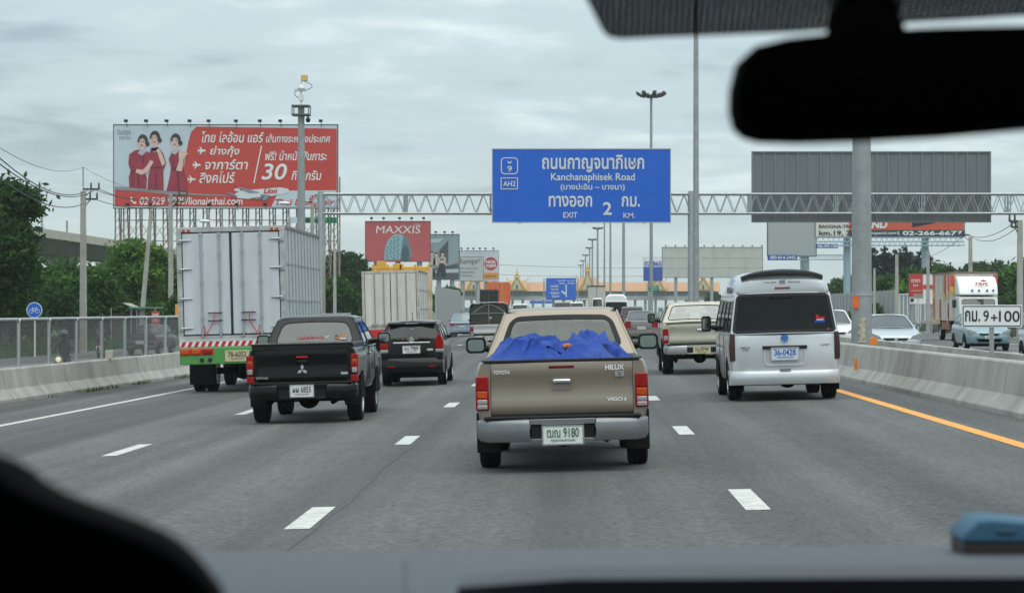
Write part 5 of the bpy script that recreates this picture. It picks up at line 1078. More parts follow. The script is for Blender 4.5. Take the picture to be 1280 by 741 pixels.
m.ppx([(707, 371), (708.4, 371), (708.4, 356), (707, 356)], d, y=zz); m.ppx([(706, 357), (709.4, 357), (707.7, 355)], d, y=zz); m.ppx([(701, 364.5), (703, 363.3), (707.6, 366.5), (707.6, 369)], d, y=zz); m.build('lettering', SIGNWHITE, gs, world=True)
m = MB()
for px in (680, 722): x = P(px, 0, d)[0]; m.cyl((x, d + .3, 0), (x, d + .3, 7.5), .12, n=8)
x0_, x1_ = P(676, 0, d)[0], P(760, 0, d)[0]; m.cyl((x0_, d + .3, 3.6), (x1_, d + .3, 3.6), .12, n=8); m.build('support', STEEL, gs, world=True)
# ------------------------------------------------------------------ billboards
def board(name, label, px, d, mt, back=.25, legs=(), legw=.35, zg=-.8, legm=STEEL, frame=None):
    x0, y0, x1, y1 = px; a, b = P(x0, y1, d), P(x1, y0, d); r = thing(name, label, 'billboard', ((a[0] + b[0]) / 2, d, zg))
    m = MB(); m.box(a[0], b[0], d, d + back, a[2], b[2]); m.build('panel', mt, r, world=True)
    if frame:
        m = MB(); e = frame
        for q in ((a[0] - e, b[0] + e, a[2] - e, a[2]), (a[0] - e, b[0] + e, b[2], b[2] + e), (a[0] - e, a[0], a[2], b[2]), (b[0], b[0] + e, a[2], b[2])): m.box(q[0], q[1], d - .03, d + back, q[2], q[3])
        m.build('panel_frame', mat('dark_frame', (.09, .09, .095), .6), r, world=True)
    for lx in legs:
        x = P(lx, 0, d)[0]; m = MB(); m.cyl((x, d + back + legw, zg), (x, d + back + legw, a[2] + (b[2] - a[2]) * .3), legw, n=14); m.build('leg', legm, r, smooth=50, world=True)
    return r
def floods(r, xs, ypx, d, up=True):
    for x in xs:
        p = P(x, ypx, d); m = MB(); m.cyl((p[0], d + .1, p[2] - .25), (p[0], d - .7, p[2] + .25), .03, n=5); m.box(p[0] - .17, p[0] + .17, d - .95, d - .6, p[2] + .18, p[2] + .42); m.build('floodlight', BLACK, r, world=True)
LD = 230.0
q2 = lambda x, y: (130 + x / 3.53, 80 + y / 3.53)
def b2x(x0, y0, x1, y1): a, b = q2(x0, y0), q2(x1, y1); return (*a, *b)
BBL = mat('billboard_pale_blue', (.50, .57, .64), .5, var=.05, scale=.3); BBR = mat('billboard_red', (.50, .042, .03), .5, var=.06, scale=.2)
lion = board('billboard', 'large red and pale blue airline billboard with three women in red', (142.5, 156.5, 421.5, 260), LD, BBL, .4, frame=.08)
m = MB(); y1_ = LD - .02; y2_ = LD - .05; y3_ = LD - .08; y4_ = LD - .11
m.ppx([q2(*p) for p in ((408, 277), (1027, 286), (1027, 630), (735, 631), (48, 628), (48, 556), (150, 562), (330, 578), (350, 470), (372, 345), (385, 300))], LD, y=y1_); m.build('red_field', BBR, lion, world=True)
m = MB(); m.ppx([q2(*p) for p in ((772, 560), (1026, 558), (1026, 631), (738, 631))], LD, y=y2_); m.build('logo_field', BBL, lion, world=True)
m = MB(); m.ppx([q2(*p) for p in ((48, 540), (180, 550), (400, 572), (560, 580), (560, 584), (400, 580), (180, 562), (48, 556))], LD, y=y2_); m.build('grey_band', mat('billboard_grey', (.25, .26, .27), .5), lion, world=True)
m = MB()
for s_, bx, sh in (('ไทย ไลอ้อน แอร์', (432, 297, 706, 347), .2), ('เส้นทางระหว่างประเทศ', (715, 308, 1000, 347), .2), ('ย่างกุ้ง', (468, 362, 598, 412), .2), ('จาการ์ตา', (446, 422, 636, 466), .2), ('สิงคโปร์', (421, 475, 580, 526), .2), ('ฟรี! น้ำหนักสัมภาระ', (712, 382, 985, 426), .2), ('30', (695, 440, 808, 511), .2), ('กิโลกรัม', (827, 468, 960, 513), .2), ('02 529 9999/lionairthai.com', (158, 588, 612, 622), .15)):
    m.tpx(s_, b2x(*bx), LD, .013, sh, y=y2_)
m.ppx([q2(*p) for p in ((693, 362), (698, 362), (664, 526), (659, 526))], LD, y=y2_)
for cx_, cy_2 in ((433, 383), (410, 446), (388, 509)):
    m.ppx([q2(cx_ + a, cy_2 + b) for a, b in ((18, 0), (13, -4), (3, -4), (-8, -17), (-12, -17), (-6, -4), (-13, -3), (-17, -8), (-19, -8), (-17, 0), (-19, 8), (-17, 8), (-13, 3), (-6, 4), (-12, 17), (-8, 17), (3, 4), (13, 4))], LD, y=y2_)
m.ppx([q2(128 + a, 602 + b) for a, b in ((-12, -14), (-5, -16), (-2, -6), (-6, -3), (4, 8), (8, 5), (16, 9), (14, 15), (6, 16), (-10, 2))], LD, y=y2_)
m.build('white_lettering', SIGNWHITE, lion, world=True)
m = MB(); m.tpx('Thai Lion', b2x(756, 596, 918, 624), LD, .02, .2, y=y3_); m.tpx('air', b2x(965, 598, 1020, 622), LD, .02, .2, y=y3_)
for k in range(9):
    a = R(20 + k * 36); m.ppx([q2(933 + r_ * math.cos(t), 603 + r_ * .95 * math.sin(t)) for r_, t in ((6, a), (27, a - .2), (30, a), (27, a + .22))], LD, y=y3_)
m.build('red_lettering', INKRED, lion, world=True)
m = MB(); m.tpx('บินตรง', b2x(60, 290, 118, 312), LD, 0, 0, y=y2_); m.tpx('ทุกวัน', b2x(68, 316, 118, 338), LD, 0, 0, y=y2_); m.build('grey_lettering', mat('billboard_grey_text', (.2, .22, .24), .5), lion, world=True)
SKB = mat('printed_skin', (.66, .45, .38), .5); HRB = mat('printed_hair', (.03, .02, .02), .5); DRB = mat('printed_red_dress', (.30, .02, .045), .5, var=.25, scale=1.5); DRL = mat('printed_collar', (.45, .4, .5), .5)
dr, sk_, hr, cl_ = MB(), MB(), MB(), MB()
def ellp(cx_, cy_2, rx_, ry_): return [q2(cx_ + rx_ * math.cos(t * math.pi / 10), cy_2 + ry_ * math.sin(t * math.pi / 10)) for t in range(20)]
dr.ppx([q2(*p) for p in ((112, 545), (110, 500), (118, 470), (108, 440), (112, 400), (135, 382), (172, 375), (205, 395), (215, 425), (200, 455), (178, 470), (190, 505), (186, 552))], LD, y=y2_)
dr.ppx([q2(*p) for p in ((192, 555), (196, 500), (205, 460), (200, 410), (205, 372), (235, 362), (262, 395), (275, 440), (262, 470), (264, 558))], LD, y=y2_ - .01)
dr.ppx([q2(*p) for p in ((275, 562), (290, 500), (296, 460), (286, 420), (298, 395), (330, 378), (358, 400), (350, 450), (365, 510), (368, 566))], LD, y=y2_)
for cx_, cy_2 in ((170, 346), (224, 330), (315, 342)): sk_.ppx(ellp(cx_, cy_2, 18, 28), LD, y=y3_); hq = [(q2(cx_ + 2 + 23 * math.cos(R(t)), cy_2 - 2 - 33 * math.sin(R(t))), q2(cx_ - 1 + 14 * math.cos(R(t)), cy_2 + 2 - 20 * math.sin(R(t)))) for t in range(-25, 196, 17)]; [hr.ppx([u[0], v[0], v[1], u[1]], LD, y=y4_) for u, v in zip(hq, hq[1:])]; hr.ppx([q2(cx_ + 23 + 9 * math.cos(t), cy_2 + 8 + 10 * math.sin(t)) for t in [k * .63 for k in range(10)]], LD, y=y3_ + .01); sk_.ppx([q2(cx_ - 9, cy_2 + 18), q2(cx_ + 9, cy_2 + 18), q2(cx_ + 12, cy_2 + 44), q2(cx_ - 12, cy_2 + 44)], LD, y=y3_ + .006); cl_.ppx([q2(cx_ - 20, cy_2 + 48), q2(cx_ - 8, cy_2 + 34), q2(cx_ + 14, cy_2 + 34), q2(cx_ + 18, cy_2 + 42), q2(cx_ - 2, cy_2 + 60)], LD, y=y4_)
sk_.ppx([q2(*p) for p in ((205, 425), (220, 432), (192, 480), (165, 490), (140, 478), (145, 464), (172, 468), (190, 450))], LD, y=y4_)
sk_.ppx([q2(*p) for p in ((208, 372), (240, 368), (258, 400), (272, 440), (258, 452), (244, 415), (236, 388), (210, 384))], LD, y=y4_)
sk_.ppx([q2(*p) for p in ((318, 470), (332, 430), (330, 395), (334, 380), (345, 392), (352, 378), (358, 390), (372, 396), (360, 408), (352, 420), (345, 475))], LD, y=y4_)
fo = MB()
for pts in (((118, 470), (150, 466), (182, 468), (181, 474), (150, 472), (118, 477)), ((204, 455), (262, 452), (262, 459), (204, 462)), ((296, 458), (350, 455), (350, 462), (296, 466)), ((150, 480), (154, 480), (156, 548), (150, 548)), ((228, 470), (232, 470), (234, 556), (228, 556)), ((322, 475), (327, 475), (334, 562), (327, 562)), ((128, 480), (131, 480), (128, 545), (124, 545)), ((172, 400), (178, 430), (174, 455), (170, 430)), ((250, 400), (252, 430), (248, 445), (246, 420)), ((308, 420), (312, 440), (306, 455), (303, 440))): fo.ppx([q2(*p) for p in pts], LD, y=y3_ + .005)
fo.build('printed_fold', mat('printed_dark_red', (.13, .008, .02), .5), lion, world=True)
fe = MB(); lp = MB()
for cx_, cy_2 in ((170, 346), (224, 330), (315, 342)):
    for s in (-1, 1): fe.ppx([q2(cx_ - 2 + s * 7 + a, cy_2 - 1 + b) for a, b in ((-4, 0), (0, -2.2), (4, 0), (0, 2))], LD, y=y4_); fe.ppx([q2(cx_ - 2 + s * 7 + a, cy_2 - 7 + b) for a, b in ((-5, 1), (0, -1), (5, 1), (0, .6))], LD, y=y4_)
    fe.ppx([q2(cx_ - 3, cy_2 + 1), q2(cx_ - 1, cy_2 + 1), q2(cx_, cy_2 + 8), q2(cx_ - 4, cy_2 + 8)], LD, y=y4_ + .02) if False else None
    lp.ppx([q2(cx_ - 9, cy_2 + 12), q2(cx_ - 2, cy_2 + 10.5), q2(cx_ + 5, cy_2 + 12), q2(cx_ - 2, cy_2 + 18)], LD, y=y4_ - .01)
fe.build('printed_eyes', HRB, lion, world=True); lp.build('printed_lips', mat('printed_lips', (.4, .05, .06), .5), lion, world=True)
dr.build('printed_dress', DRB, lion, world=True); sk_.build('printed_skin', SKB, lion, world=True); hr.build('printed_hair', HRB, lion, world=True); cl_.build('printed_collar', DRL, lion, world=True)
m = MB(); m.ppx([q2(*p) for p in ((575, 575), (600, 560), (690, 552), (780, 545), (812, 551), (820, 562), (800, 572), (720, 586), (640, 596), (590, 592))], LD, y=y3_); m.ppx([q2(*p) for p in ((578, 562), (568, 533), (582, 533), (606, 562))], LD, y=y3_ - .01); m.build('printed_aircraft', mat('printed_white', (.62, .64, .67), .5), lion, world=True)
m = MB(); m.ppx([q2(*p) for p in ((640, 570), (590, 545), (600, 543), (690, 568))], LD, y=y4_); m.ppx([q2(*p) for p in ((690, 575), (700, 600), (715, 603), (735, 578))], LD, y=y4_); m.ppx([q2(*p) for p in ((540, 566), (575, 572), (590, 584), (578, 586))], LD, y=y4_); m.ppx([q2(*p) for p in ((640, 592), (710, 584), (690, 596), (668, 596))], LD, y=y4_); m.build('printed_wing', mat('printed_blue_grey', (.2, .24, .3), .5), lion, world=True)
m = MB(); m.tpx('Lion', b2x(705, 548, 765, 572), LD, .03, .25, y=y4_); m.ppx([q2(*p) for p in ((568, 533), (582, 533), (594, 548), (575, 550))], LD, y=y4_); m.build('aircraft_lettering', INKRED, lion, world=True)
floods(lion, [q2(x, 0)[0] for x in (103, 192, 282, 383, 467, 587, 692, 782, 875, 960)], 156, LD); floods(lion, [q2(x, 0)[0] for x in (110, 210, 325, 470, 590, 715)], 260, LD)
RUST = mat('rusty_steel', (.24, .19, .16), .7, .2, .4, 3)
zb_l = P(0, 260, LD)[2]; lx = [q2(x, 0)[0] for x in (58, 95, 150, 210, 270, 330, 388, 447, 505, 562, 622, 680, 740, 800, 860, 930, 985, 1025)]
for x in lx:
    X = P(x, 0, LD)[0]; m = MB()
    for e in (-.28, .28): m.box(X + e - .06, X + e + .06, LD + .5, LD + .62, -.8, zb_l + 3)
    for k in range(16): m.cyl((X - .28, LD + .56, .2 + k * .75), (X + .28, LD + .56, .2 + (k + 1) * .75), .03, n=4); 
    m.cyl((X, LD + 3.5, -.8), (X, LD + .6, zb_l + 2), .07, n=5); m.build('leg', RUST, lion, world=True)
m = MB(); XA, XB_ = P(lx[0], 0, LD)[0], P(lx[-1], 0, LD)[0]
for z in (4, 6.2, 8.2, 10.2): m.box(XA, XB_, LD + .45, LD + .53, z - .04, z + .04)
for k in range(17):
    a, b = P(lx[k], 0, LD)[0], P(lx[k + 1], 0, LD)[0]
    for z in (6.2, 8.2): m.cyl((a, LD + .7, z), (b, LD + .7, z + 2), .028, n=4); m.cyl((b, LD + .7, z), (a, LD + .7, z + 2), .028, n=4)
m.build('cross_bracing', RUST, lion, world=True)
m = MB(); a, b = P(q2(818, 0)[0], q2(0, 702)[1], LD - 1), P(q2(1028, 0)[0], q2(0, 676)[1], LD - 1); m.box(a[0], b[0], LD - 1, LD - .9, a[2], b[2]); ph = m.build('phone_panel', mat('green_panel', (.03, .30, .13), .5), lion, world=True)
m = MB(); m.tpx('085-655-222', b2x(880, 680, 1024, 699), LD - 1, .02, y=LD - 1.04); m.build('phone_lettering', INKBLACK, lion, world=True)
m = MB(); a, b = P(q2(818, 0)[0], q2(0, 702)[1], LD - 1), P(q2(862, 0)[0], q2(0, 676)[1], LD - 1); m.box(a[0], b[0], LD - 1.06, LD - 1.0, a[2], b[2]); m.build('pale_panel', mat('pale_aqua', (.45, .6, .62), .5), lion, world=True)
# tyre billboard
TD = 300; MXR = mat('faded_red_board', (.44, .085, .085), .6, var=.05, scale=.3)
mx_ = board('billboard', 'faded red tyre billboard with a large grey-blue tyre', (457, 277, 537.5, 326.5), TD, MXR, .4, legs=(470, 497, 524), frame=.08)
q6 = lambda x, y: (440 + x / 4.359, 260 + y / 4.359)
m = MB(); m.tpx('MAXXIS', (*q6(130, 97), *q6(373, 138)), TD, 0.0, .12, y=TD - .03); m.tpx('Thailand', (*q6(335, 86), *q6(375, 93)), TD, .0, 0, y=TD - .03); m.build('lettering', SIGNWHITE, mx_, world=True)
TYB = mat('printed_tyre', (.26, .42, .46), .5, var=.1); TYD = mat('printed_tread_shade', (.06, .10, .12), .5); TYM = mat('printed_tyre_wall', (.12, .2, .22), .5)
def arcp(cx_, cy_2, rx_, ry_, a0, a1, n=24): return [q6(cx_ + rx_ * math.cos(R(a0 + (a1 - a0) * i / n)), cy_2 - ry_ * math.sin(R(a0 + (a1 - a0) * i / n))) for i in range(n + 1)]
m = MB(); m.ppx(arcp(250, 258, 74, 116, 0, 180) + [q6(176, 282), q6(322, 282)], TD, y=TD - .03); m.build('printed_tyre', TYB, mx_, world=True)
m = MB(); m.ppx(arcp(285, 262, 37, 108, 0, 100) + [q6(262, 282), q6(322, 282)], TD, y=TD - .05); m.build('printed_tyre_wall', TYM, mx_, world=True)
m = MB(); m.ppx(arcp(291, 250, 21, 46, 0, 360), TD, y=TD - .07)
for k in range(9):
    for j in range(4):
        u = 182 + j * 20 + (k % 2) * 5; v = 158 + k * 14 + (3 - j) * 5
        if v < 280 and ((u - 250) / 74) ** 2 + ((v - 258) / 116) ** 2 < .93 or (258 < v < 279 and u > 180):
            m.ppx([q6(u, v), q6(u + 9, v - 5), q6(u + 12, v - 2), q6(u + 6, v + 4), q6(u + 2, v + 3)], TD, y=TD - .06)
m.build('printed_tread', TYD, mx_, world=True)
floods(mx_, (465, 480, 500, 515, 530), 276, TD)
# family billboard
FD = 340; fb = board('billboard', 'grey-blue billboard showing a seated family group', (538, 293.5, 573.5, 349), FD, mat('printed_grey_blue', (.24, .31, .33), .5, var=.12, scale=.25), .4, legs=(548, 565), frame=.1)
m = MB(); m.ppx([q6(x, y) for x, y in ((475, 230), (525, 175), (525, 300), (475, 300))], FD, y=FD - .03); m.ppx([q6(x, y) for x, y in ((428, 335), (580, 300), (580, 328), (428, 330))], FD, y=FD - .03); m.ppx([q6(x, y) for x, y in ((428, 355), (580, 355), (580, 388), (428, 388))], FD, y=FD - .03); m.build('printed_dark', mat('printed_dark_grey', (.07, .08, .09), .5), fb, world=True)
m = MB(); m.ppx([q6(x, y) for x, y in ((428, 190), (470, 190), (500, 165), (428, 170))], FD, y=FD - .04); m.ppx([q6(x, y) for x, y in ((510, 335), (580, 333), (580, 350), (510, 352))], FD, y=FD - .04); m.tpx('N', (*q6(427, 170), *q6(444, 192)), FD, .02, y=FD - .06); m.build('printed_pale', mat('printed_pale', (.45, .5, .5), .5), fb, world=True)
dk, pl_, sk2 = MB(), MB(), MB()
for cx_, cy_2, wv_ in ((435, 250, 0), (460, 255, 0), (494, 252, 0), (490, 290, 1)):
    sk2.ppx([q6(cx_ + 8 * math.cos(t), cy_2 - 9 * math.sin(t)) for t in [k * math.pi / 6 for k in range(12)]], FD, y=FD - .08)
    (dk if wv_ else pl_).ppx([q6(cx_ - 18, cy_2 + 60), q6(cx_ - 16, cy_2 + 18), q6(cx_ - 5, cy_2 + 10), q6(cx_ + 6, cy_2 + 10), q6(cx_ + 18, cy_2 + 20), q6(cx_ + 20, cy_2 + 62)], FD, y=FD - .07 - .02 * wv_)
    dk.ppx([q6(cx_ - 9, cy_2 - 2), q6(cx_ - 6, cy_2 - 14), q6(cx_ + 7, cy_2 - 14), q6(cx_ + 9, cy_2 - 2), q6(cx_, cy_2 - 8)], FD, y=FD - .1)
for cx_ in (425, 445, 470, 490, 505): dk.ppx([q6(cx_ - 6, 340), q6(cx_ + 5, 330), q6(cx_ + 8, 375), q6(cx_ - 4, 378)], FD, y=FD - .06)
dk.build('printed_suit', mat('printed_black', (.02, .022, .03), .5), fb, world=True); pl_.build('printed_dress', mat('printed_cream', (.45, .38, .34), .5), fb, world=True); sk2.build('printed_skin', SKB, fb, world=True); floods(fb, (545, 556, 566), 293, FD)
# pale text billboard and spark plug billboard
ND = 390; q7 = lambda x, y: (560 + x / 6.4, 280 + y / 6.4)
pw = board('billboard', 'pale grey billboard with dark Thai writing beside the red disc board', (*q7(60, 262), *q7(282, 455)), ND, mat('pale_grey_board', (.42, .44, .41), .6), .3, legs=(578, 597), frame=.05)
m = MB(); m.tpx('ในกรุง"', (*q7(92, 275), *q7(258, 330)), ND, .01, y=ND - .04); m.tpx('เชื่อมสู่ทุกเส้น', (*q7(92, 345), *q7(240, 364)), ND, 0, y=ND - .04); m.tpx('ทางของเมือง', (*q7(92, 374), *q7(215, 392)), ND, 0, y=ND - .04); m.tpx('ในที่เดียว', (*q7(92, 402), *q7(190, 420)), ND, 0, y=ND - .04); m.build('lettering', mat('dark_grey_ink', (.07, .07, .07), .6), pw, world=True)
ng = board('billboard', 'white billboard with a red disc and a yellow strip', (*q7(95, 214), *q7(404, 458)), ND + 3, mat('white_board', (.55, .58, .62), .6), .3, legs=(608, 618), frame=.05)
m = MB(); m.ppx([q7(343 + 52 * math.cos(t * math.pi / 16), 317 + 52 * math.sin(t * math.pi / 16)) for t in range(32)], ND + 3, y=ND + 2.95); m.build('red_disc', INKRED, ng, world=True); m = MB(); m.tpx('NGK', (*q7(303, 290), *q7(385, 316)), ND + 3, .03, y=ND + 2.9)
for k in range(8): m.ppx([q7(306 + k * 10, 322), q7(313 + k * 10, 322), q7(311 + k * 10, 352 - abs(k - 3.5) * 2), q7(306 + k * 10, 350 - abs(k - 3.5) * 2)], ND + 3, y=ND + 2.9)
m.tpx('SPARK PLUGS', (*q7(262, 226), *q7(330, 234)), ND + 3, 0, y=ND + 2.9); m.build('lettering', SIGNWHITE, ng, world=True)
m = MB(); m.ppx([q7(281, 390), q7(401, 388), q7(401, 438), q7(281, 438)], ND + 3, y=ND + 2.94); m.build('yellow_strip', LINEY, ng, world=True); m = MB(); m.tpx('หัวเทียนแท้', (*q7(300, 405), *q7(385, 424)), ND + 3, .01, y=ND + 2.9); m.build('strip_lettering', INKBLACK, ng, world=True); floods(ng, (577, 585, 592, 600, 607, 617), 313, ND + 3)
# right hand billboards
PD = 250; q3 = lambda x, y: (930 + x / 3.657, 170 + y / 3.657)
BLUESTEEL = mat('pale_blue_steel', (.32, .42, .48), .5, .1, .1)
bg_ = board('billboard', 'orange and white land sale billboard on two blue columns', (1019.5, 270, 1205.5, 295.5), PD, mat('board_white', (.62, .6, .55), .6), .5, legs=(1060, 1158), legw=.38, legm=BLUESTEEL, frame=.06)
m = MB(); m.ppx([q3(480, 380), q3(1005, 380), q3(1005, 432), q3(480, 432)], PD, y=PD - .03); m.build('orange_field', mat('orange_red_print', (.55, .09, .04), .5), bg_, world=True); m = MB(); m.ppx([q3(480, 430), q3(1005, 430), q3(1005, 458), q3(480, 462)], PD, y=PD - .05); m.build('navy_strip', mat('navy_print', (.03, .04, .07), .5), bg_, world=True)
m = MB(); m.tpx('BANGNA-TRAD', (*q3(343, 406), *q3(515, 421)), PD, .02, y=PD - .06); m.tpx('km.19, 23', (*q3(343, 432), *q3(505, 458)), PD, .02, y=PD - .06); m.ppx([q3(765, 384), q3(905, 384), q3(880, 396), q3(770, 418)], PD, y=PD - .06); m.build('black_lettering', INKBLACK, bg_, world=True)
m = MB(); m.tpx('LAND', (*q3(528, 388), *q3(655, 422)), PD, .04, .1, y=PD - .07); m.tpx('prospectd.com', (*q3(560, 436), *q3(695, 454)), PD, .01, y=PD - .07); m.tpx('02-266-6677', (*q3(725, 434), *q3(998, 454)), PD, .03, y=PD - .07); m.ppx([q3(702, 436), q3(707, 436), q3(706, 446), q3(712, 452), q3(708, 454), q3(701, 446)], PD, y=PD - .07); m.build('white_lettering', SIGNWHITE, bg_, world=True)
a, b = P(*q3(322, 505), PD), P(*q3(1003, 462), PD); m = MB()
for z in (a[2] + .1, (a[2] + b[2]) / 2, b[2] - .05):
    for y in (PD - .6, PD + .3): m.box(a[0], b[0], y - .05, y + .05, z - .05, z + .05)
n = 28
for i in range(n): xa = a[0] + (b[0] - a[0]) * i / n; xb = a[0] + (b[0] - a[0]) * (i + 1) / n; m.cyl((xa, PD - .6, a[2]), ((xa + xb) / 2, PD - .6, b[2]), .035, n=4); m.cyl(((xa + xb) / 2, PD - .6, b[2]), (xb, PD - .6, a[2]), .035, n=4); m.box(xa - .03, xa + .03, PD - .62, PD + .3, a[2], a[2] + .06)
m.build('walkway', BLUESTEEL, bg_, world=True)
a, b = P(*q3(328, 513), PD - 1), P(*q3(430, 494), PD - 1); m = MB(); m.box(a[0], b[0], PD - 1, PD - .9, a[2], b[2]); m.build('phone_panel', INKBLUE, bg_, world=True); m = MB(); m.tpx('086-999-7700', (*q3(336, 497), *q3(428, 510)), PD - 1, .02, y=PD - 1.03); m.build('phone_lettering', SIGNWHITE, bg_, world=True)
gd_ = board('billboard', 'blank grey billboard with a small blue telephone panel, left of the land sale board', (*q3(110, 360), *q3(328, 548)), 262, mat('blank_grey_board', (.36, .37, .37), .6, var=.04, scale=.3), .4, legs=(1007,), legw=.5, legm=BLUESTEEL, frame=.1)
a, b = P(*q3(110, 566), 261), P(*q3(470, 544), 261); m = MB()
for i in range(26): xa = a[0] + (b[0] - a[0]) * i / 26; xb = a[0] + (b[0] - a[0]) * (i + 1) / 26; m.cyl((xa, 261, a[2]), (xb, 261, b[2]), .035, n=4); m.cyl((xb, 261, a[2]), (xa, 261, b[2]), .035, n=4)
for z in (a[2], b[2]): m.box(a[0], b[0], 260.9, 261.1, z - .05, z + .05)
m.build('walkway', BLUESTEEL, gd_, world=True); a, b = P(*q3(108, 568), 260), P(*q3(242, 544), 260); m = MB(); m.box(a[0], b[0], 260, 260.1, a[2], b[2]); m.build('phone_panel', INKBLUE, gd_, world=True); m = MB(); m.tpx('089-814-2442', (*q3(118, 548), *q3(236, 563)), 260, .02, y=259.96); m.build('phone_lettering', SIGNWHITE, gd_, world=True)
wb = board('billboard', 'blank off-white billboard above the right side of the toll plaza', (828, 309.5, 953, 346.5), 520, mat('blank_white_board', (.46, .46, .43), .7, var=.10, scale=.5), .6, legs=(845, 890, 935), frame=.12); floods(wb, [832 + 12 * k for k in range(11)], 309, 520)
m = MB()
for k in range(1, 6): a = P(828 + k * 20.8, 346, 520); m.box(a[0] - .04, a[0] + .04, 519.95, 520.0, a[2], P(0, 310, 520)[2])
for k in range(1, 3): z = P(0, 310 + 12.3 * k, 520)[2]; m.box(P(828.5, 0, 520)[0], P(952.5, 0, 520)[0], 519.95, 520, z - .03, z + .03)
m.build('sheet_joint', mat('board_joint', (.40, .40, .37), .7), wb, world=True)
bb = board('billboard', 'blue and white telephone number billboard left of the blank white one', (804.5, 322, 828, 351), 500, INKBLUE, .4, legs=(812,), frame=.05); m = MB(); m.ppx([(804.5, 322), (827.5, 322), (827.5, 333.5), (804.5, 333.5)], 500, y=499.95); m.build('white_field', SIGNWHITE, bb, world=True); m = MB(); m.tpx('02-865', (805.5, 326.5, 827, 332.5), 500, .03, y=499.9); m.build('lettering', INKBLUE, bb, world=True)
rw = board('billboard', 'small red and white billboard on the verge left of the oncoming truck', (1136.5, 342.5, 1168.5, 380), 150, SIGNWHITE, .15, legs=(1140, 1165), legw=.06, frame=.03); m = MB(); m.ppx([(1136.7, 342.7), (1153.5, 342.7), (1153.5, 371), (1136.7, 371)], 150, y=149.97); m.ppx([(1154, 356), (1168.3, 356), (1168.3, 361), (1154, 361)], 150, y=149.97); m.build('red_field', BBR, rw, world=True); m = MB(); m.tpx('ดารา', (1139, 349, 1150, 353), 150, .02, y=149.95); m.tpx('วิลล์', (1141, 355, 1148, 358), 150, .02, y=149.95); m.ppx([(1139, 363), (1151, 363), (1151, 363.5), (1139, 363.5)], 150, y=149.95); m.build('lettering', SIGNWHITE, rw, world=True); m = MB(); m.ppx([(1138, 373), (1142, 373), (1142, 377), (1138, 377)], 150, y=149.95); m.build('dark_square', INKBLACK, rw, world=True)
# small grey notice on a post in front of the red and white board
d = 128; a, b = P(1142, 373, d), P(1154, 367, d); nb = thing('notice_board', 'small plain grey notice on a thin post before the red and white billboard', 'sign', (P(1148, 0, d)[0], d, -.3)); m = MB(); m.box(a[0], b[0], d, d + .02, a[2], b[2]); m.build('panel', mat('grey_notice', (.38, .37, .33), .6), nb, world=True); m = MB(); m.cyl((P(1148, 0, d)[0], d + .04, -.5), (P(1148, 0, d)[0], d + .04, b[2]), .04, n=8); m.build('post', WHITE, nb, world=True)
# ------------------------------------------------------------------ CCTV mast, poles, wires
d = 90; x = P(376.5, 0, d)[0]; zt_ = P(0, 133, d)[2]
cm = thing('camera_mast', 'tall grey camera mast with platform and yellow sensor box before the airline billboard', 'mast', (x, d, -.5))
m = MB(); m.cyl((x, d, -.5), (x, d, zt_), .19, .12, 16); m.build('pole', POLE, cm, smooth=50, world=True)
m = MB(); za, zb_ = P(0, 144, d)[2], P(0, 133, d)[2]
for z in (za, zb_):
    m.box(x - .33, x + .33, d - .33, d + .33, z - .03, z + .03)
for ex in (-.31, 0, .31):
    for ey in (-.31, .31): m.cyl((x + ex, d + ey, za), (x + ex, d + ey, zb_), .02, n=6)
m.build('platform', mat('dark_platform', (.10, .10, .10), .6), cm, world=True)
m = MB(); m.cyl((x + .28, d - .2, za), (x + .28, d - .2, za - .12), .03, n=8); m.ell((x + .28, d - .2, za - .2), (.09, .09, .1), 12, 8); m.build('dome_camera', BLACK, cm, smooth=50, world=True)
m = MB(); m.cyl((x, d, zb_), (x, d, P(0, 102, d)[2]), .03, n=8); m.box(x - .28, x + .2, d - .05, d + .05, P(0, 114.5, d)[2], P(0, 111, d)[2]); m.lathe((x + .02, d - .12, P(0, 111, d)[2]), 'z', [(-.1, .1), (0, .15), (.1, .12), (.14, 0.001)], 14); m.box(x - .07, x + .1, d - .1, d + .1, P(0, 126, d)[2], P(0, 119, d)[2]); m.build('antenna', SIGNWHITE, cm, smooth=40, world=True)
m = MB(); m.box(x + .0, x + .24, d - .12, d + .12, P(0, 101.5, d)[2], P(0, 94, d)[2]); m.build('sensor_box', mat('sensor_yellow', (.6, .42, .16), .5), cm, bevel=.02, world=True)
m = MB()
for s in (-1, 1): m.tube([(x + s * (.05 + .28 * math.sin(t * math.pi / 10)) + .08, d, P(0, 102 + (t * 1.2 if s > 0 else 8 + t * 1.5), d)[2]) for t in range(11)], .012, 5)
m.build('cable', INKBLACK, cm, world=True)
d = 92; m = MB(); p = P(390.5, 255, d); m.cyl((p[0], d, -.6), p, .085, .075, 10); tag(m.build('concrete_post', CONC2, smooth=50), 'short bare concrete post right of the camera mast', 'post')
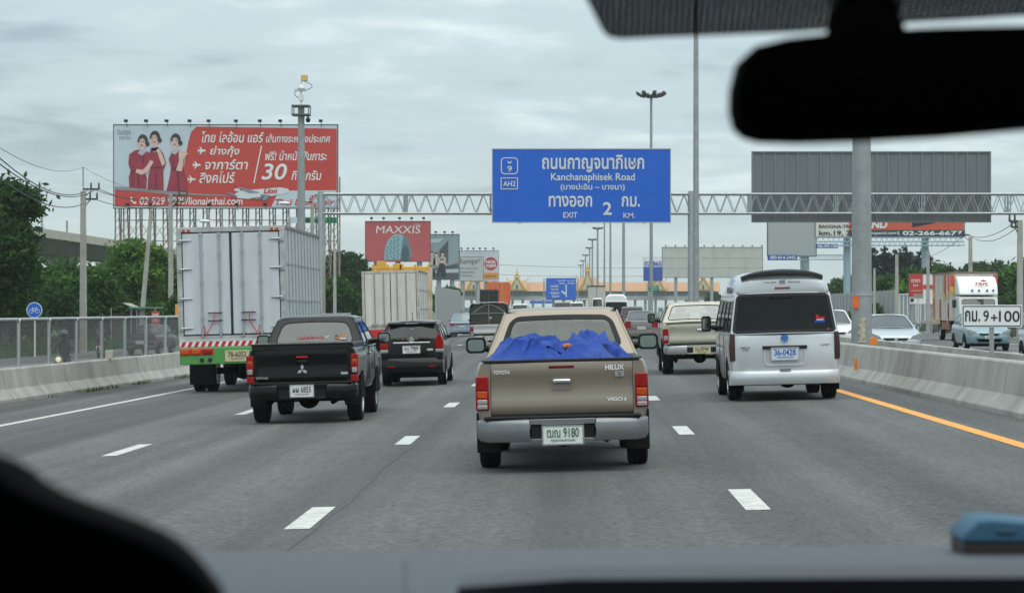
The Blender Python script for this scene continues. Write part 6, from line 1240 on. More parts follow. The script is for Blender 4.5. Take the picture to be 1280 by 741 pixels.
def upole(label, px, ytop, d, r=.14, arm=None, lean=0.0, zg=-.8, ext=None, matl=CONC2, lamp=None):
    p = P(px, ytop, d); rt = thing('utility_pole', label, 'utility pole', (p[0] - lean, d, zg)); m = MB(); m.loft([[(p[0] - lean * (1 - t) + a * r * (1.15 - .35 * t), d + b * r * (1.15 - .35 * t), zg + (p[2] - zg) * t) for a, b in ((-1, -1), (1, -1), (1, 1), (-1, 1))] for t in (0, .5, 1)]); m.build('pole', matl, rt, bevel=.02, world=True)
    if ext: q = P(px, ext, d); m = MB(); m.cyl((p[0], d, p[2] - .4), q, .045, n=6); m.build('top_rod', STEEL, rt, world=True)
    if arm:
        m = MB()
        for ay, ln in arm:
            z = P(0, ay, d)[2]; m.box(p[0], p[0] + ln, d - .05, d + .05, z - .05, z + .05); m.cyl((p[0], d, z - .5), (p[0] + ln * .6, d, z), .025, n=5)
            for e in (.5, 1.0): m.cyl((p[0] + ln * e, d, z), (p[0] + ln * e, d, z + .35), .06, .04, 8)
        m.build('crossarm', mat('dark_arm', (.05, .05, .05), .6), rt, world=True)
    if lamp:
        q = P(lamp[0], lamp[1], d); m = MB(); m.tube([(p[0], d, p[2] - .6), ((p[0] + q[0]) / 2, d, q[2] - .1), q], .035, 6); m.build('lamp_arm', STEEL, rt, world=True); m = MB(); m.ell(q, (.45, .15, .12), 12, 8); m.build('lamp_head', SIGNWHITE, rt, smooth=50, world=True)
    return rt
upole('concrete utility pole with a steel rod and stepped crossarms above the left trees', 104, 239, 130, .16, [(236.5, .85), (249, .75)], ext=209)
upole('leaning bare concrete pole left of the silver box truck', 189, 263, 150, .13, lean=.75)
upole('concrete utility pole with a crossarm directly in front of the airline billboard frame', 213.5, 243, 160, .15, [(244, 1.1), (252, .9)])
upole('pole with a white street lamp head above the silver box truck roof', 262, 285, 180, .1, lamp=(256, 276.5))
upole('pole with a white street lamp head beside the camera mast', 362, 272, 170, .1, lamp=(355, 254))
upole('concrete pole at the frame edge with crossarms above the right trees', 1275, 275, 115, .14, [(277, -.5), (284, -.4)], zg=-.5)
upole('concrete pole with a crossarm right of the land sale billboard', 1213, 296, 175, .15, [(294, -.9)], zg=-.5)
upole('thin concrete pole before the red and white billboard', 1160, 315, 146, .1, zg=-.5)
upole('concrete pole in front of the right tree row', 1121, 318, 170, .13, zg=-.5)
upole('short concrete pole by the trees near the thick lamp pole', 1093, 335, 185, .1, zg=-.5)
upole('concrete pole in front of the trees behind the cream box truck', 418.5, 310, 200, .13)
upole('short pole beside the green trees left of the tyre billboard', 405, 345, 170, .1)
def wire(name, label, a, b, sag, r=.02, group='overhead wires'):
    a, b = Vector(a), Vector(b); pts = [a.lerp(b, i / 14) + Vector((0, 0, -sag * 4 * (i / 14) * (1 - i / 14))) for i in range(15)]; m = MB(); m.tube(pts, r, 5); tag(m.build(name, mat('wire_black', (.03, .03, .03), .6) if 'wire_black' not in bpy.data.materials else bpy.data.materials['wire_black']), label, 'wire', group)
wire('power_cable', 'upper overhead cable from the left frame edge to the pole with the steel rod', P(-40, 160, 60), P(114, 235.5, 130), .9)
wire('power_cable', 'second overhead cable from the left frame edge to the pole with the steel rod', P(-40, 172, 60), P(122, 235.5, 130), .9)
wire('power_cable', 'lowest overhead cable from the left trees to the pole with the steel rod', P(-40, 190, 62), P(116, 248, 130), .9)
wire('power_cable', 'upper overhead cable between the two left utility poles', P(114, 235.5, 130), P(218, 243, 160), .45)
wire('power_cable', 'middle overhead cable between the two left utility poles', P(122, 235.5, 130), P(224, 243, 160), .55)
wire('power_cable', 'lower overhead cable between the two left utility poles', P(116, 248, 130), P(222, 251, 160), .5)
wire('earth_wire', 'thin top wire at the tip of the steel rod on the left pole', P(-40, 158, 62), P(104, 209, 130), .6, .01)
wire('earth_wire', 'thin top wire from the steel rod towards the airline billboard', P(104, 209, 130), P(214, 238, 160), .5, .01)
wire('power_cable', 'upper cable sagging between the two right utility poles', P(1271, 276, 115), P(1207, 292, 175), .5)
wire('power_cable', 'lower cable sagging between the two right utility poles', P(1273, 283, 115), P(1211, 293, 175), .6)
wire('power_cable', 'far cable running from the right poles towards the plaza', P(1207, 293, 175), P(1140, 322, 260), .6)
wire('power_cable', 'long far cable above the toll plaza roof, upper of two', P(560, 327, 900), P(850, 334, 900), 1, .07)
wire('power_cable', 'long far cable above the toll plaza roof, lower of two', P(560, 340, 900), P(850, 344, 900), 1, .07)
# ------------------------------------------------------------------ viaduct
vd = thing('viaduct', 'pale concrete elevated railway viaduct behind the left trees', 'viaduct', (-62, 300, -.8)); VXX = -60.5
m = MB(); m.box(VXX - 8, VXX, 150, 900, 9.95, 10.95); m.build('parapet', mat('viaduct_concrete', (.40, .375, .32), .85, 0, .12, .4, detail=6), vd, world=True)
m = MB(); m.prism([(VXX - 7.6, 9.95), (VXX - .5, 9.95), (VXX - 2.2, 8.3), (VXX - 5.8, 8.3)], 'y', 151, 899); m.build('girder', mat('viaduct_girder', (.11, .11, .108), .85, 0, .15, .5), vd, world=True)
for k in range(14):
    y = 190 + k * 38; m = MB(); m.cyl((VXX - 4, y, -.8), (VXX - 4, y, 7.4), 1.1, n=16); m.loft([[(VXX - 4 - a, y - b, z), (VXX - 4 + a, y - b, z), (VXX - 4 + a, y + b, z), (VXX - 4 - a, y + b, z)] for a, b, z in ((1.2, 1.1, 6.8), (3, 1.3, 8.3))]); m.build('pier', CONC2, vd, smooth=50, world=True)
for k, y in enumerate((282, 296)):
    m = MB(); m.cyl((VXX - 1.5, y, 10.9), (VXX - 1.5, y, 13.4 - .8 * k), .14, n=8); m.build('catenary_mast', POLE, vd, world=True)
# ------------------------------------------------------------------ noise walls, right railing
def ribwall(name, label, xf, y0, y1, z0, z1f, rib, mtl):
    r = thing(name, label, 'wall', (xf(y0), y0, z0)); m = MB(); n = int((y1 - y0) / rib); pm = MB()
    for i in range(n):
        a, b = y0 + i * rib, y0 + (i + 1) * rib; m.add([(xf(a), a, z0), (xf(b), b, z0), (xf(b), b, z1f(b)), (xf(a), a, z1f(a))], [(0, 1, 2, 3)]); m.add([(xf(a) + .1, a, z0), (xf(b) + .1, b, z0), (xf(b) + .1, b, z1f(b)), (xf(a) + .1, a, z1f(a))], [(0, 1, 2, 3)])
        pm.box(xf(a) - .09, xf(a) + .09, a - .09, a + .09, z0, z1f(a) + .06)
    m.build('panel', mtl, r, world=True); pm.build('post', STEEL, r, world=True); return r
NW = mat('noise_wall_grey', (.30, .305, .30), .6, .1, .1, 1.5)
ribwall('noise_wall', 'grey panelled noise wall left of the far lanes beside the cream box truck', lambda y: -9.55, 172, 208, .4, lambda y: 3.2, 2.0, NW)
ribwall('noise_wall', 'grey ribbed noise wall beyond the oncoming lanes right of the silver minibus', lambda y: 25.4, 186, 420, .02, lambda y: 3.1, 2.6, NW)
rr_ = thing('mesh_railing', 'pale mesh railing sloping down beyond the oncoming silver car', 'railing', (25.5, 160, 0)); m = MB(); w_ = MB(); hz = lambda y: 1.35 if y < 152 else min(2.75, 1.35 + (y - 152) * .052)
yy = 96
while yy < 184:
    m.cyl((25.3, yy, .5), (25.3, yy, hz(yy)), .05, n=6); m.cyl((25.3, yy, hz(yy)), (25.3, yy + 2.2, hz(yy + 2.2)), .05, n=6)
    for k in range(1, 10): w_.box(25.29, 25.31, yy + k * .22 - .02, yy + k * .22 + .02, .6, hz(yy + k * .22))
    yy += 2.2
m.build('rail_frame', SIGNWHITE, rr_, smooth=50, world=True); w_.build('infill', STEEL, rr_, world=True)
# ------------------------------------------------------------------ toll plaza
TPD = 700.0
tp_ = thing('toll_plaza', 'long salmon-roofed toll plaza with golden Thai gables across the motorway', 'toll plaza', (P(740, 0, TPD)[0], TPD, 0))
SALM = mat('salmon_roof', (.44, .23, .115), .7, 0, .08, .6); GOLDM = mat('gilded_gable', (.46, .29, .04), .45, .2, .15, 2); PLC = mat('plaza_concrete', (.36, .34, .30), .8); PLW = mat('plaza_glass', (.16, .24, .30), .2)
X0, X1 = P(572, 0, TPD)[0], P(901, 0, TPD)[0]; zz = lambda y: P(0, y, TPD)[2]
m = MB(); m.prism([(TPD, zz(364)), (TPD + .4, zz(363)), (TPD + 6, zz(352.5)), (TPD + 12, zz(363)), (TPD + 12, zz(364))], 'x', X0, X1); m.build('roof', SALM, tp_, world=True)
m = MB(); m.box(X0 + 1, X1 - 1, TPD + 1.5, TPD + 9, zz(370), zz(364.2)); m.build('clerestory', PLW, tp_, world=True)
m = MB(); m.box(X0, X1, TPD + .5, TPD + 10, zz(375), zz(370)); m.build('fascia_beam', PLC, tp_, world=True)
m = MB()
for k in range(26): x = X0 + 1 + (X1 - X0 - 2) * k / 25; m.box(x - .35, x + .35, TPD + 2, TPD + 2.8, -.5, zz(374.9)); m.box(x - .12, x + .12, TPD + 1.2, TPD + 1.5, zz(370), zz(364.2))
m.build('column', PLC, tp_, world=True)
for k in range(25):
    x = X0 + 1 + (X1 - X0 - 2) * (k + .5) / 25; m = MB(); m.box(x - .7, x + .7, TPD + 1, TPD + 4, .1, 2.5); b_ = m.build('toll_booth', mat('booth_white', (.5, .5, .48), .6) if 'booth_white' not in bpy.data.materials else bpy.data.materials['booth_white'], tp_, world=True); m = MB(); m.box(x - .6, x + .6, TPD + .9, TPD + .98, 1.2, 2.2); m.build('booth_window', PLW, tp_, world=True)
for px, hh, ww in ((592.5, 1.5, 12), (646.5, 2, 13), (734.5, 10, 14), (821.5, 1, 12), (878.5, 1, 12)):
    gx = P(px, 0, TPD)[0]; q = lambda a, b: (gx + a / F * TPD, zz(b)); g_ = MB(); ap = 346 - hh
    m = MB(); m.add([(q(-ww * .9, 351 - hh * .4)[0], TPD + 5, zz(351 - hh * .4)), (q(ww * .9, 0)[0], TPD + 5, zz(351 - hh * .4)), (q(ww, 0)[0], TPD - 1, zz(363)), (q(-ww, 0)[0], TPD - 1, zz(363))], [(0, 1, 2, 3)]); m.build('gable_roof', SALM, tp_, world=True)
    m = MB(); m.prism([q(-ww, 363.5), q(-ww * .8, 361.5), q(-ww * .45, 354), q(0, ap), q(ww * .45, 354), q(ww * .8, 361.5), q(ww, 363.5)], 'y', TPD - 1.8, TPD - 1.2); gb_ = m.build('gable', GOLDM, tp_, world=True)
    m = MB(); m.prism([q(-ww * .5, 361.5), q(-ww * .25, 356), q(0, ap + 5), q(ww * .25, 356), q(ww * .5, 361.5)], 'y', TPD - 1.9, TPD - 1.81); m.build('gable_panel', mat('gable_cream', (.5, .47, .38), .6) if 'gable_cream' not in bpy.data.materials else bpy.data.materials['gable_cream'], tp_, world=True)
    m = MB(); m.ell((gx, TPD - 1.95, zz(358.5)), (.35, .1, .7), 10, 8); m.build('gable_emblem', mat('emblem_dark', (.15, .12, .08), .5) if 'emblem_dark' not in bpy.data.materials else bpy.data.materials['emblem_dark'], tp_, world=True)
    m = MB(); m.lathe((gx, TPD - 1, zz(ap + 3)), 'z', [(0, 1.1), (.4, .9), (.5, .55), (1.0, .5), (1.2, .25), (1.9, .12), (3.0, .02)], 12); m.build('spire', GOLDM, tp_, smooth=40, world=True)
    m = MB()
    for s in (-1, 1): m.cyl((q(s * ww, 0)[0], TPD - 1.5, zz(363)), (q(s * (ww + 1.5), 0)[0], TPD - 1.5, zz(359.5)), .25, .05, 6); m.cyl((q(s * ww * .95, 0)[0], TPD + 5, zz(351 - hh * .4)), (q(s * (ww + 1), 0)[0], TPD + 5, zz(347 - hh * .4)), .2, .03, 6)
    m.build('roof_finial', GOLDM, tp_, world=True)
m = MB(); a, b = P(662, 0, TPD - 6), P(690, 0, TPD - 6)
m.box(a[0], b[0], TPD - 6, TPD - 5.7, zz(379.5), zz(376)); m.build('lane_sign', SIGNBLUE, tp_, world=True)
# ------------------------------------------------------------------ roadside stall
st_ = thing('roadside_stall', 'roadside stall with a striped awning behind the fence', 'stall', (P(158, 0, 150)[0], 150, -.8)); d = 150
m = MB(); pts = [(P(139, 0, d)[0], P(0, 379, d)[2]), (P(152, 0, d)[0], P(0, 378.5, d)[2]), (P(163, 0, d)[0], P(0, 383, d)[2]), (P(173, 0, d)[0], P(0, 396, d)[2])]
for k in range(4):
    y0 = d + k * .7; m.add([(x, y0, z) for x, z in pts] + [(x, y0 + .7, z) for x, z in pts], [(i, i + 1, i + 5, i + 4) for i in range(3)], k % 2)
m.build('awning', [mat('awning_mauve', (.17, .15, .17), .8), mat('awning_cream', (.42, .40, .33), .8)], st_, world=True)
m = MB(); a = P(136, 397, d); m.box(P(137, 0, d)[0], P(172, 0, d)[0], d + 1, d + 3, -.8, P(0, 392, d)[2]); m.build('stall_wall', mat('stall_dark', (.08, .07, .06), .9), st_, world=True)
m = MB(); a, b = P(163, 385.5, d), P(196, 384, d); m.box(a[0], b[0], d - .5, d + 2.5, a[2], b[2] + .02); m.build('sheet_roof', mat('green_sheet', (.10, .20, .16), .6), st_, world=True)
m = MB()
for px in (165, 195, 140, 172): x = P(px, 0, d)[0]; m.cyl((x, d - .3, -.8), (x, d - .3, P(0, 385, d)[2]), .04, n=6)
m.build('post', STEEL, st_, world=True)
rs = P(194, 398, 148); m = MB(); a, b = P(189, 410, 148), P(199.5, 389, 148); m.box(a[0], b[0], 148, 148.05, a[2], b[2]); m.cyl((rs[0], 148.08, -.8), (rs[0], 148.08, a[2]), .04, n=6); o = m.build('advert_sign', BBR); tag(o, 'small red advertising sign beside the roadside stall', 'sign'); m = MB(); m.tpx('กาแฟ', (190.5, 391, 198, 394.5), 148, .02, y=147.97); m.tpx('สด', (191, 399, 198, 402), 148, .02, y=147.97); m.build('lettering', SIGNWHITE, o)
m = MB(); a, b = P(219, 395, 146), P(229, 380, 146); m.box(a[0], b[0], 146, 146.05, a[2], b[2]); m.cyl(((a[0] + b[0]) / 2, 146.08, -.8), ((a[0] + b[0]) / 2, 146.08, a[2]), .04, n=6); o = m.build('advert_sign', LINEY); tag(o, 'small yellow advertising sign at the left edge of the silver box truck', 'sign')
# ------------------------------------------------------------------ vegetation
def leafmat(name, c0, c1, c2):
    m = bpy.data.materials.new(name); m.use_nodes = True; n = m.node_tree.nodes; l = m.node_tree.links; b = n['Principled BSDF']; b.inputs['Roughness'].default_value = .6; b.inputs['Specular IOR Level'].default_value = .12
    g = n.new('ShaderNodeNewGeometry'); r = n.new('ShaderNodeValToRGB'); r.color_ramp.elements[0].color = (*c0, 1); r.color_ramp.elements[1].color = (*c2, 1); e = r.color_ramp.elements.new(.5); e.color = (*c1, 1)
    t = n.new('ShaderNodeTexCoord'); q = n.new('ShaderNodeTexNoise'); q.inputs['Scale'].default_value = .45; q.inputs['Detail'].default_value = 3; l.new(t.outputs['Object'], q.inputs['Vector'])
    a = n.new('ShaderNodeMath'); a.operation = 'MULTIPLY_ADD'; a.inputs[1].default_value = .55; l.new(g.outputs['Random Per Island'], a.inputs[0]); s = n.new('ShaderNodeMath'); s.operation = 'MULTIPLY'; s.inputs[1].default_value = .5; l.new(q.outputs[0], s.inputs[0]); l.new(s.outputs[0], a.inputs[2]); l.new(a.outputs[0], r.inputs[0]); l.new(r.outputs[0], b.inputs['Base Color'])
    tr = n.new('ShaderNodeBsdfTranslucent'); l.new(r.outputs[0], tr.inputs[0]); mx = n.new('ShaderNodeMixShader'); mx.inputs[0].default_value = .28; l.new(b.outputs[0], mx.inputs[1]); l.new(tr.outputs[0], mx.inputs[2]); l.new(mx.outputs[0], n['Material Output'].inputs[0]); return m
LEAFD = leafmat('dark_leaves', (.009, .027, .006), (.026, .065, .014), (.065, .12, .025)); LEAFM = leafmat('mid_green_leaves', (.012, .036, .006), (.035, .09, .012), (.09, .17, .022)); LEAFB = leafmat('bright_green_leaves', (.025, .07, .010), (.07, .15, .02), (.15, .25, .035)); LEAFC = leafmat('casuarina_needles', (.010, .022, .014), (.016, .034, .02), (.03, .052, .03)); BARK = mat('bark', (.10, .08, .06), .9, 0, .35, 6, .5)
def leaves(name, blobs, n, size, mtl, parent, seed, clump=.55, flat=.0):
    rs = np.random.RandomState(seed); nc = max(6, n // 34); vol = np.array([b[3] * b[4] * b[5] for b in blobs]) ** .67; pick = rs.choice(len(blobs), nc, p=vol / vol.sum()); B = np.array(blobs)
    u = rs.normal(size=(nc, 3)); u /= np.linalg.norm(u, axis=1)[:, None]; rad = rs.uniform(.3, 1.0, nc) ** .45; C = B[pick, :3] + u * rad[:, None] * B[pick, 3:6] * (1 + .12 * rs.normal(size=(nc, 1)))
    k = n // nc; cs = clump * rs.uniform(.55, 1.35, nc); pts = np.repeat(C, k, 0) + rs.normal(size=(nc * k, 3)) * np.repeat(cs, k)[:, None] * np.array([.55, .55, .38]); N = len(pts)
    nr = rs.normal(size=(N, 3)) + np.array([0, -.25, .7]); nr /= np.linalg.norm(nr, axis=1)[:, None]; t = np.cross(nr, rs.normal(size=(N, 3))); t /= np.linalg.norm(t, axis=1)[:, None]; b = np.cross(nr, t); s = size * rs.uniform(.6, 1.4, N)[:, None]
    V = np.empty((N, 4, 3)); V[:, 0] = pts - t * s; V[:, 1] = pts - b * s * .42; V[:, 2] = pts + t * s; V[:, 3] = pts + b * s * .42
    me = bpy.data.meshes.new(name); me.vertices.add(N * 4); me.vertices.foreach_set('co', V.astype(np.float32).ravel()); me.loops.add(N * 4); me.loops.foreach_set('vertex_index', np.arange(N * 4, dtype=np.int32)); me.polygons.add(N); me.polygons.foreach_set('loop_start', np.arange(0, N * 4, 4, dtype=np.int32)); me.polygons.foreach_set('loop_total', np.full(N, 4, dtype=np.int32)); me.materials.append(mtl); me.update(calc_edges=True)
    o = bpy.data.objects.new(name, me); COL.objects.link(o); o.parent = parent; return o
_seed = [11]
def tree(label, px, ybase, ytop, d, wpx, mtl, n=9000, kind='round', size=None, zg=-.8, name='tree', group=None):
    _seed[0] += 1; rs = random.Random(_seed[0]); x = P(px, 0, d)[0]; zt = P(0, ytop, d)[2]; W = wpx / F * d / 2; h = zt - zg; r = thing(name, label, 'tree', (x, d, zg), group)
    m = MB(); th = h * (.42 if kind == 'round' else .9); pts = [Vector((0, 0, 0)), Vector((rs.uniform(-.2, .2), 0, th * .5)), Vector((rs.uniform(-.4, .4), rs.uniform(-.3, .3), th))]; rad = max(.1, h * .028)
    for a, b, r0, r1 in ((pts[0], pts[1], rad, rad * .8), (pts[1], pts[2], rad * .8, rad * .55)): m.cyl(a, b, r0, r1, 9)
    blobs = []
    if kind == 'round':
        nb = 9
        for k in range(nb):
            a = 2 * math.pi * k / nb + rs.uniform(-.4, .4); q = rs.uniform(.25, .72) if k else .05; zz_ = h * rs.uniform(.45, .84) if k else h * .8; rr = W * rs.uniform(.34, .52)
            c = (W * q * math.cos(a), W * q * math.sin(a) * .8, zz_); blobs.append((*c, rr, rr, min(rr * .75, (h - zz_) * .95))); m.cyl(pts[2] if zz_ > th else pts[1], c, rad * .4, rad * .12, 6)
        blobs.append((0, 0, h * .55, W * .7, W * .6, h * .3))
    elif kind == 'column':
        for k in range(6): t = .22 + .13 * k; blobs.append((rs.uniform(-.12, .12) * W, 0, h * t, W * (1.0 - .75 * (t - .2)), W * (1 - .75 * (t - .2)), h * .13))
    m.build('trunk', BARK, r, smooth=50); leaves('crown', blobs, int(n * 1.4), size or max(.12, d / 750), mtl, r, _seed[0], clump=max(.4, W * .22)); return r
def shrub(label, px, ytop, d, wpx, mtl, n=4500, zg=-.8, group=None, size=None):
    _seed[0] += 1; rs = random.Random(_seed[0]); x = P(px, 0, d)[0]; h = P(0, ytop, d)[2] - zg; W = wpx / F * d / 2; r = thing('shrub', label, 'shrub', (x, d, zg), group)
    m = MB()
    for k in range(6): a = rs.uniform(0, 6.28); m.cyl((.1 * math.cos(a), .1 * math.sin(a), 0), (W * .5 * math.cos(a), W * .4 * math.sin(a), h * .7), .05, .015, 5)
    m.build('stem', BARK, r); blobs = [(rs.uniform(-.65, .65) * W, rs.uniform(-.4, .4) * W, h * rs.uniform(.3, .72), W * rs.uniform(.3, .5), W * .4, h * rs.uniform(.22, .32)) for k in range(7)]; leaves('foliage', blobs, n, size or max(.09, d / 1000), mtl, r, _seed[0], clump=max(.35, W * .2)); return r
tree('large dark spreading tree filling the left frame edge', -16, 0, 196, 120, 140, LEAFD, 42000, size=.19)
tree('fresh green tree standing right beside the large dark one at the left edge', 8, 0, 268, 128, 96, LEAFM, 14000)
tree('mid green tree below the viaduct between the left pole and the dark tree', 85, 0, 322, 165, 110, LEAFM, 13000)
tree('bright green feathery tree left of the silver box truck', 165, 0, 294, 175, 90, LEAFB, 15000)
tree('bright green tree touching the silver box truck under the airline billboard', 210, 0, 316, 185, 70, LEAFB, 11000)
tree('small mid green tree in front of the viaduct pier', 120, 0, 338, 155, 70, LEAFM, 9000)
tree('dark tree behind the tyre billboard edge, right of the silver box truck', 437, 0, 309, 250, 62, LEAFD, 11000)
tree('mid green tree low beside the cream box truck', 425, 0, 345, 215, 60, LEAFM, 8000)
tree('green bushy tree under the family billboard', 556, 0, 356, 330, 36, LEAFM, 4000)
for k, (px, yt, w_) in enumerate(((15, 352, 90), (55, 356, 80), (95, 362, 75), (128, 358, 70), (152, 366, 60), (208, 366, 60), (-25, 350, 80))):
    shrub(['dark green roadside shrub under the large left tree', 'dark shrub behind the round cycle sign', 'dark green shrub left of the roadside stall near the pole', 'green shrub with yellow flecks before the stall', 'low shrub directly above the striped awning', 'green shrub behind the yellow advertising sign', 'dark shrub cut by the left frame edge'][k], px, yt, (142, 146, 152, 164, 166, 160, 140)[k], w_, LEAFD if k in (0, 1, 2, 6) else LEAFM, 6000)
for k, (px, yt) in enumerate(((1091, 312), (1106, 309), (1120, 313), (1133, 309), (1146, 311), (1157, 316))): tree('dark slender casuarina in the tall row behind the land sale billboard column', px, 0, yt, 300, 21, LEAFC, 4500, 'column', zg=-.8, group='casuarinas in the tall row', size=.3)
for k, (px, yt, w_, d, lm, lb) in enumerate(((1050, 345, 40, 320, LEAFM, 'low green tree right of the silver minibus roof'), (1100, 343, 60, 240, LEAFM, 'mid green tree in front of the casuarinas'), (1152, 333, 60, 230, LEAFM, 'green tree behind the small red and white billboard'), (1180, 326, 40, 250, LEAFM, 'green tree with a thin top right of the casuarinas'), (1222, 328, 44, 235, LEAFM, 'green tree behind the oncoming truck roof'), (1256, 330, 44, 215, LEAFM, 'green tree right of the oncoming truck'), (1285, 318, 40, 190, LEAFB, 'bright green tree at the right frame edge'), (1200, 345, 60, 225, LEAFM, 'low green tree directly behind the oncoming truck box'), (1130, 352, 60, 205, LEAFB, 'bright low tree above the mesh railing'))):
    tree(lb, px, 0, yt, d, w_, lm, 6500)
for k, (px, yt, w_) in enumerate(((1080, 372, 60), (1115, 376, 60), (1175, 372, 60), (1235, 366, 60), (1275, 360, 60))): shrub(['low shrub by the noise wall end', 'green shrub behind the mesh railing', 'shrub beside the small billboard foot', 'shrub to the right of the oncoming truck cab', 'leafy shrub at the right frame edge'][k], px, yt, 195, w_, LEAFM, 4000)
for k, (px, yt, d, w_) in enumerate(((1070, 340, 330, 50), (1110, 336, 330, 60), (1170, 330, 330, 70), (1205, 334, 320, 60), (1240, 326, 300, 70), (1280, 322, 280, 70), (1300, 330, 230, 80))):
    tree(['far tree just right of the minibus roof behind others', 'far tree low behind the casuarinas', 'far bushy tree behind the second blue billboard column', 'far tree behind the oncoming truck, left one', 'far tree behind the oncoming truck cab', 'far tall tree behind the pole at the frame edge', 'broad tree cut by the right frame edge'][k], px, 0, yt, d, w_, LEAFM if k % 2 else LEAFD, 6000)
tree('small dark tree in front of the right end of the toll plaza', 893, 0, 364, 560, 28, LEAFD, 2500, zg=0, size=.5); shrub('dark hedge block before the left end of the toll plaza', 596, 376, 560, 20, LEAFD, 1500, zg=0, size=.5)
bpy.context.view_layer.update()
# grass and weeds on the service road verge and at the barrier foot
def grass(name, spots, mtl, seed, hgt):
    rs = np.random.RandomState(seed); S = np.array(spots); N = len(S); h = hgt * rs.uniform(.5, 1.4, N); a = rs.uniform(0, 6.28, N); w_ = h * .10; dx, dy = np.cos(a) * w_, np.sin(a) * w_; ln = rs.normal(size=(N, 2)) * h[:, None] * .35
    V = np.empty((N, 3, 3)); V[:, 0] = S - np.stack([dx, dy, 0 * dx], 1); V[:, 1] = S + np.stack([dx, dy, 0 * dx], 1); V[:, 2] = S + np.stack([ln[:, 0], ln[:, 1], h], 1)
    me = bpy.data.meshes.new(name); me.from_pydata(V.reshape(-1, 3).tolist(), [], [(3 * i, 3 * i + 1, 3 * i + 2) for i in range(N)]); me.materials.append(mtl); o = bpy.data.objects.new(name, me); COL.objects.link(o); return tag(o, kind='stuff')
rs = np.random.RandomState(3); xs_ = rs.uniform(-36, -27.1, 16000); ysg = rs.uniform(95, 190, 16000); grass('grass', np.stack([xs_, ysg, np.full(16000, -.8)], 1), LEAFM, 5, .55)
sp = []
for i in range(900):
    y = rs.uniform(50, 75); c = math.sin(y * 1.3) + math.sin(y * .47 + 1)
    if c > .1: x = polyX(LEFTB, y) + rs.uniform(-.02, .22); sp.append((x, y, zroad(x)))
grass('weeds', sp, LEAFM, 6, .09)
sp = []
for i in range(1500): y = rs.uniform(120, 165); sp.append((24.6 + rs.uniform(-.6, .1), y, .02))
grass('weeds', sp, LEAFM, 8, .3)
# ------------------------------------------------------------------ inside our own car
INT = mat('black_interior', (.0012, .0012, .0013), .9, var=.3, spec=.05); DASHM = mat('grey_dashboard', (.048, .053, .064), .62, 0, .06, 40, .05); DASHD = mat('dark_dashboard', (.012, .013, .02), .5)
ci = thing('car_interior', 'dark interior of our own car with hanging mirror and grey dashboard', 'car', (.2, .5, .6))
CXc = .24
m = MB()  # unseen roof lining, rear and sides put in to shade the mirror, windows left open
m.box(CXc - .72, CXc + .72, -1.6, 1.0, 1.80, 1.86); m.box(CXc - .72, CXc + .72, -1.66, -1.6, .5, 1.86); m.box(CXc - .78, CXc - .72, -1.66, 1.0, .4, 1.34); m.box(CXc + .72, CXc + .78, -1.66, 1.0, .4, 1.34)
for s in (-1, 1): m.box(CXc + s * .75 - .03, CXc + s * .75 + .03, -1.66, -.6, 1.34, 1.86); m.box(CXc + s * .75 - .03, CXc + s * .75 + .03, -.05, .12, 1.34, 1.86)
m.box(CXc - .78, CXc + .78, -1.66, 2.0, .36, .4); m.build('cabin_shell', INT, ci, world=True)
m = MB()
for s in (-1, 1): m.cyl((CXc + s * .72, 1.0, 1.82), (CXc + s * .78, 2.15, 1.30), .045, .055, 10)
m.build('windscreen_pillar', INT, ci, smooth=50, world=True)
# windscreen glass and its dotted top band
wz = lambda y: 1.815 - (y - 1.0) * .417
m = MB(); m.add([(CXc - .7, 1.0, wz(1.0)), (CXc + .7, 1.0, wz(1.0)), (CXc + .76, 2.15, wz(2.15)), (CXc - .76, 2.15, wz(2.15))], [(0, 1, 2, 3)]); m.build('windscreen', CLEARGLASS, ci, world=True)
bandm = bpy.data.materials.new('dotted_shade_band'); bandm.use_nodes = True; n = bandm.node_tree.nodes; l = bandm.node_tree.links; b = n['Principled BSDF']; b.inputs['Base Color'].default_value = (.004, .004, .0045, 1); b.inputs['Roughness'].default_value = .9; b.inputs['Specular IOR Level'].default_value = .1
t = n.new('ShaderNodeTexCoord'); v = n.new('ShaderNodeTexVoronoi'); v.inputs['Scale'].default_value = 300; v.voronoi_dimensions = '2D'; v.inputs['Randomness'].default_value = 0; l.new(t.outputs['Object'], v.inputs['Vector']); c = n.new('ShaderNodeMath'); c.operation = 'LESS_THAN'; c.inputs[1].default_value = .13; l.new(v.outputs['Distance'], c.inputs[0]); tp2 = n.new('ShaderNodeBsdfTransparent'); mx = n.new('ShaderNodeMixShader'); l.new(c.outputs[0], mx.inputs[0]); l.new(b.outputs[0], mx.inputs[1]); l.new(tp2.outputs[0], mx.inputs[2]); l.new(mx.outputs[0], n['Material Output'].inputs[0])
def onscreen(px, py):   # point of the windscreen plane seen at a pixel of the photograph's view
    k = (VY - py) / F; y = (1.815 + .417 - CZ) / (k + .417); return P(px, py, y)
m = MB(); tops = [(700, -60), (735, 0), (752, 34), (760, 43), (775, 46), (820, 44), (900, 41), (1000, 37), (1045, 34), (1125, 26), (1200, 22), (1290, 16), (1420, 8), (1420, -60)]
m.add([tuple(Vector(onscreen(*p)) + Vector((0, -.004, -.002))) for p in tops], [tuple(range(len(tops)))]); m.build('shade_band', bandm, ci, world=True)
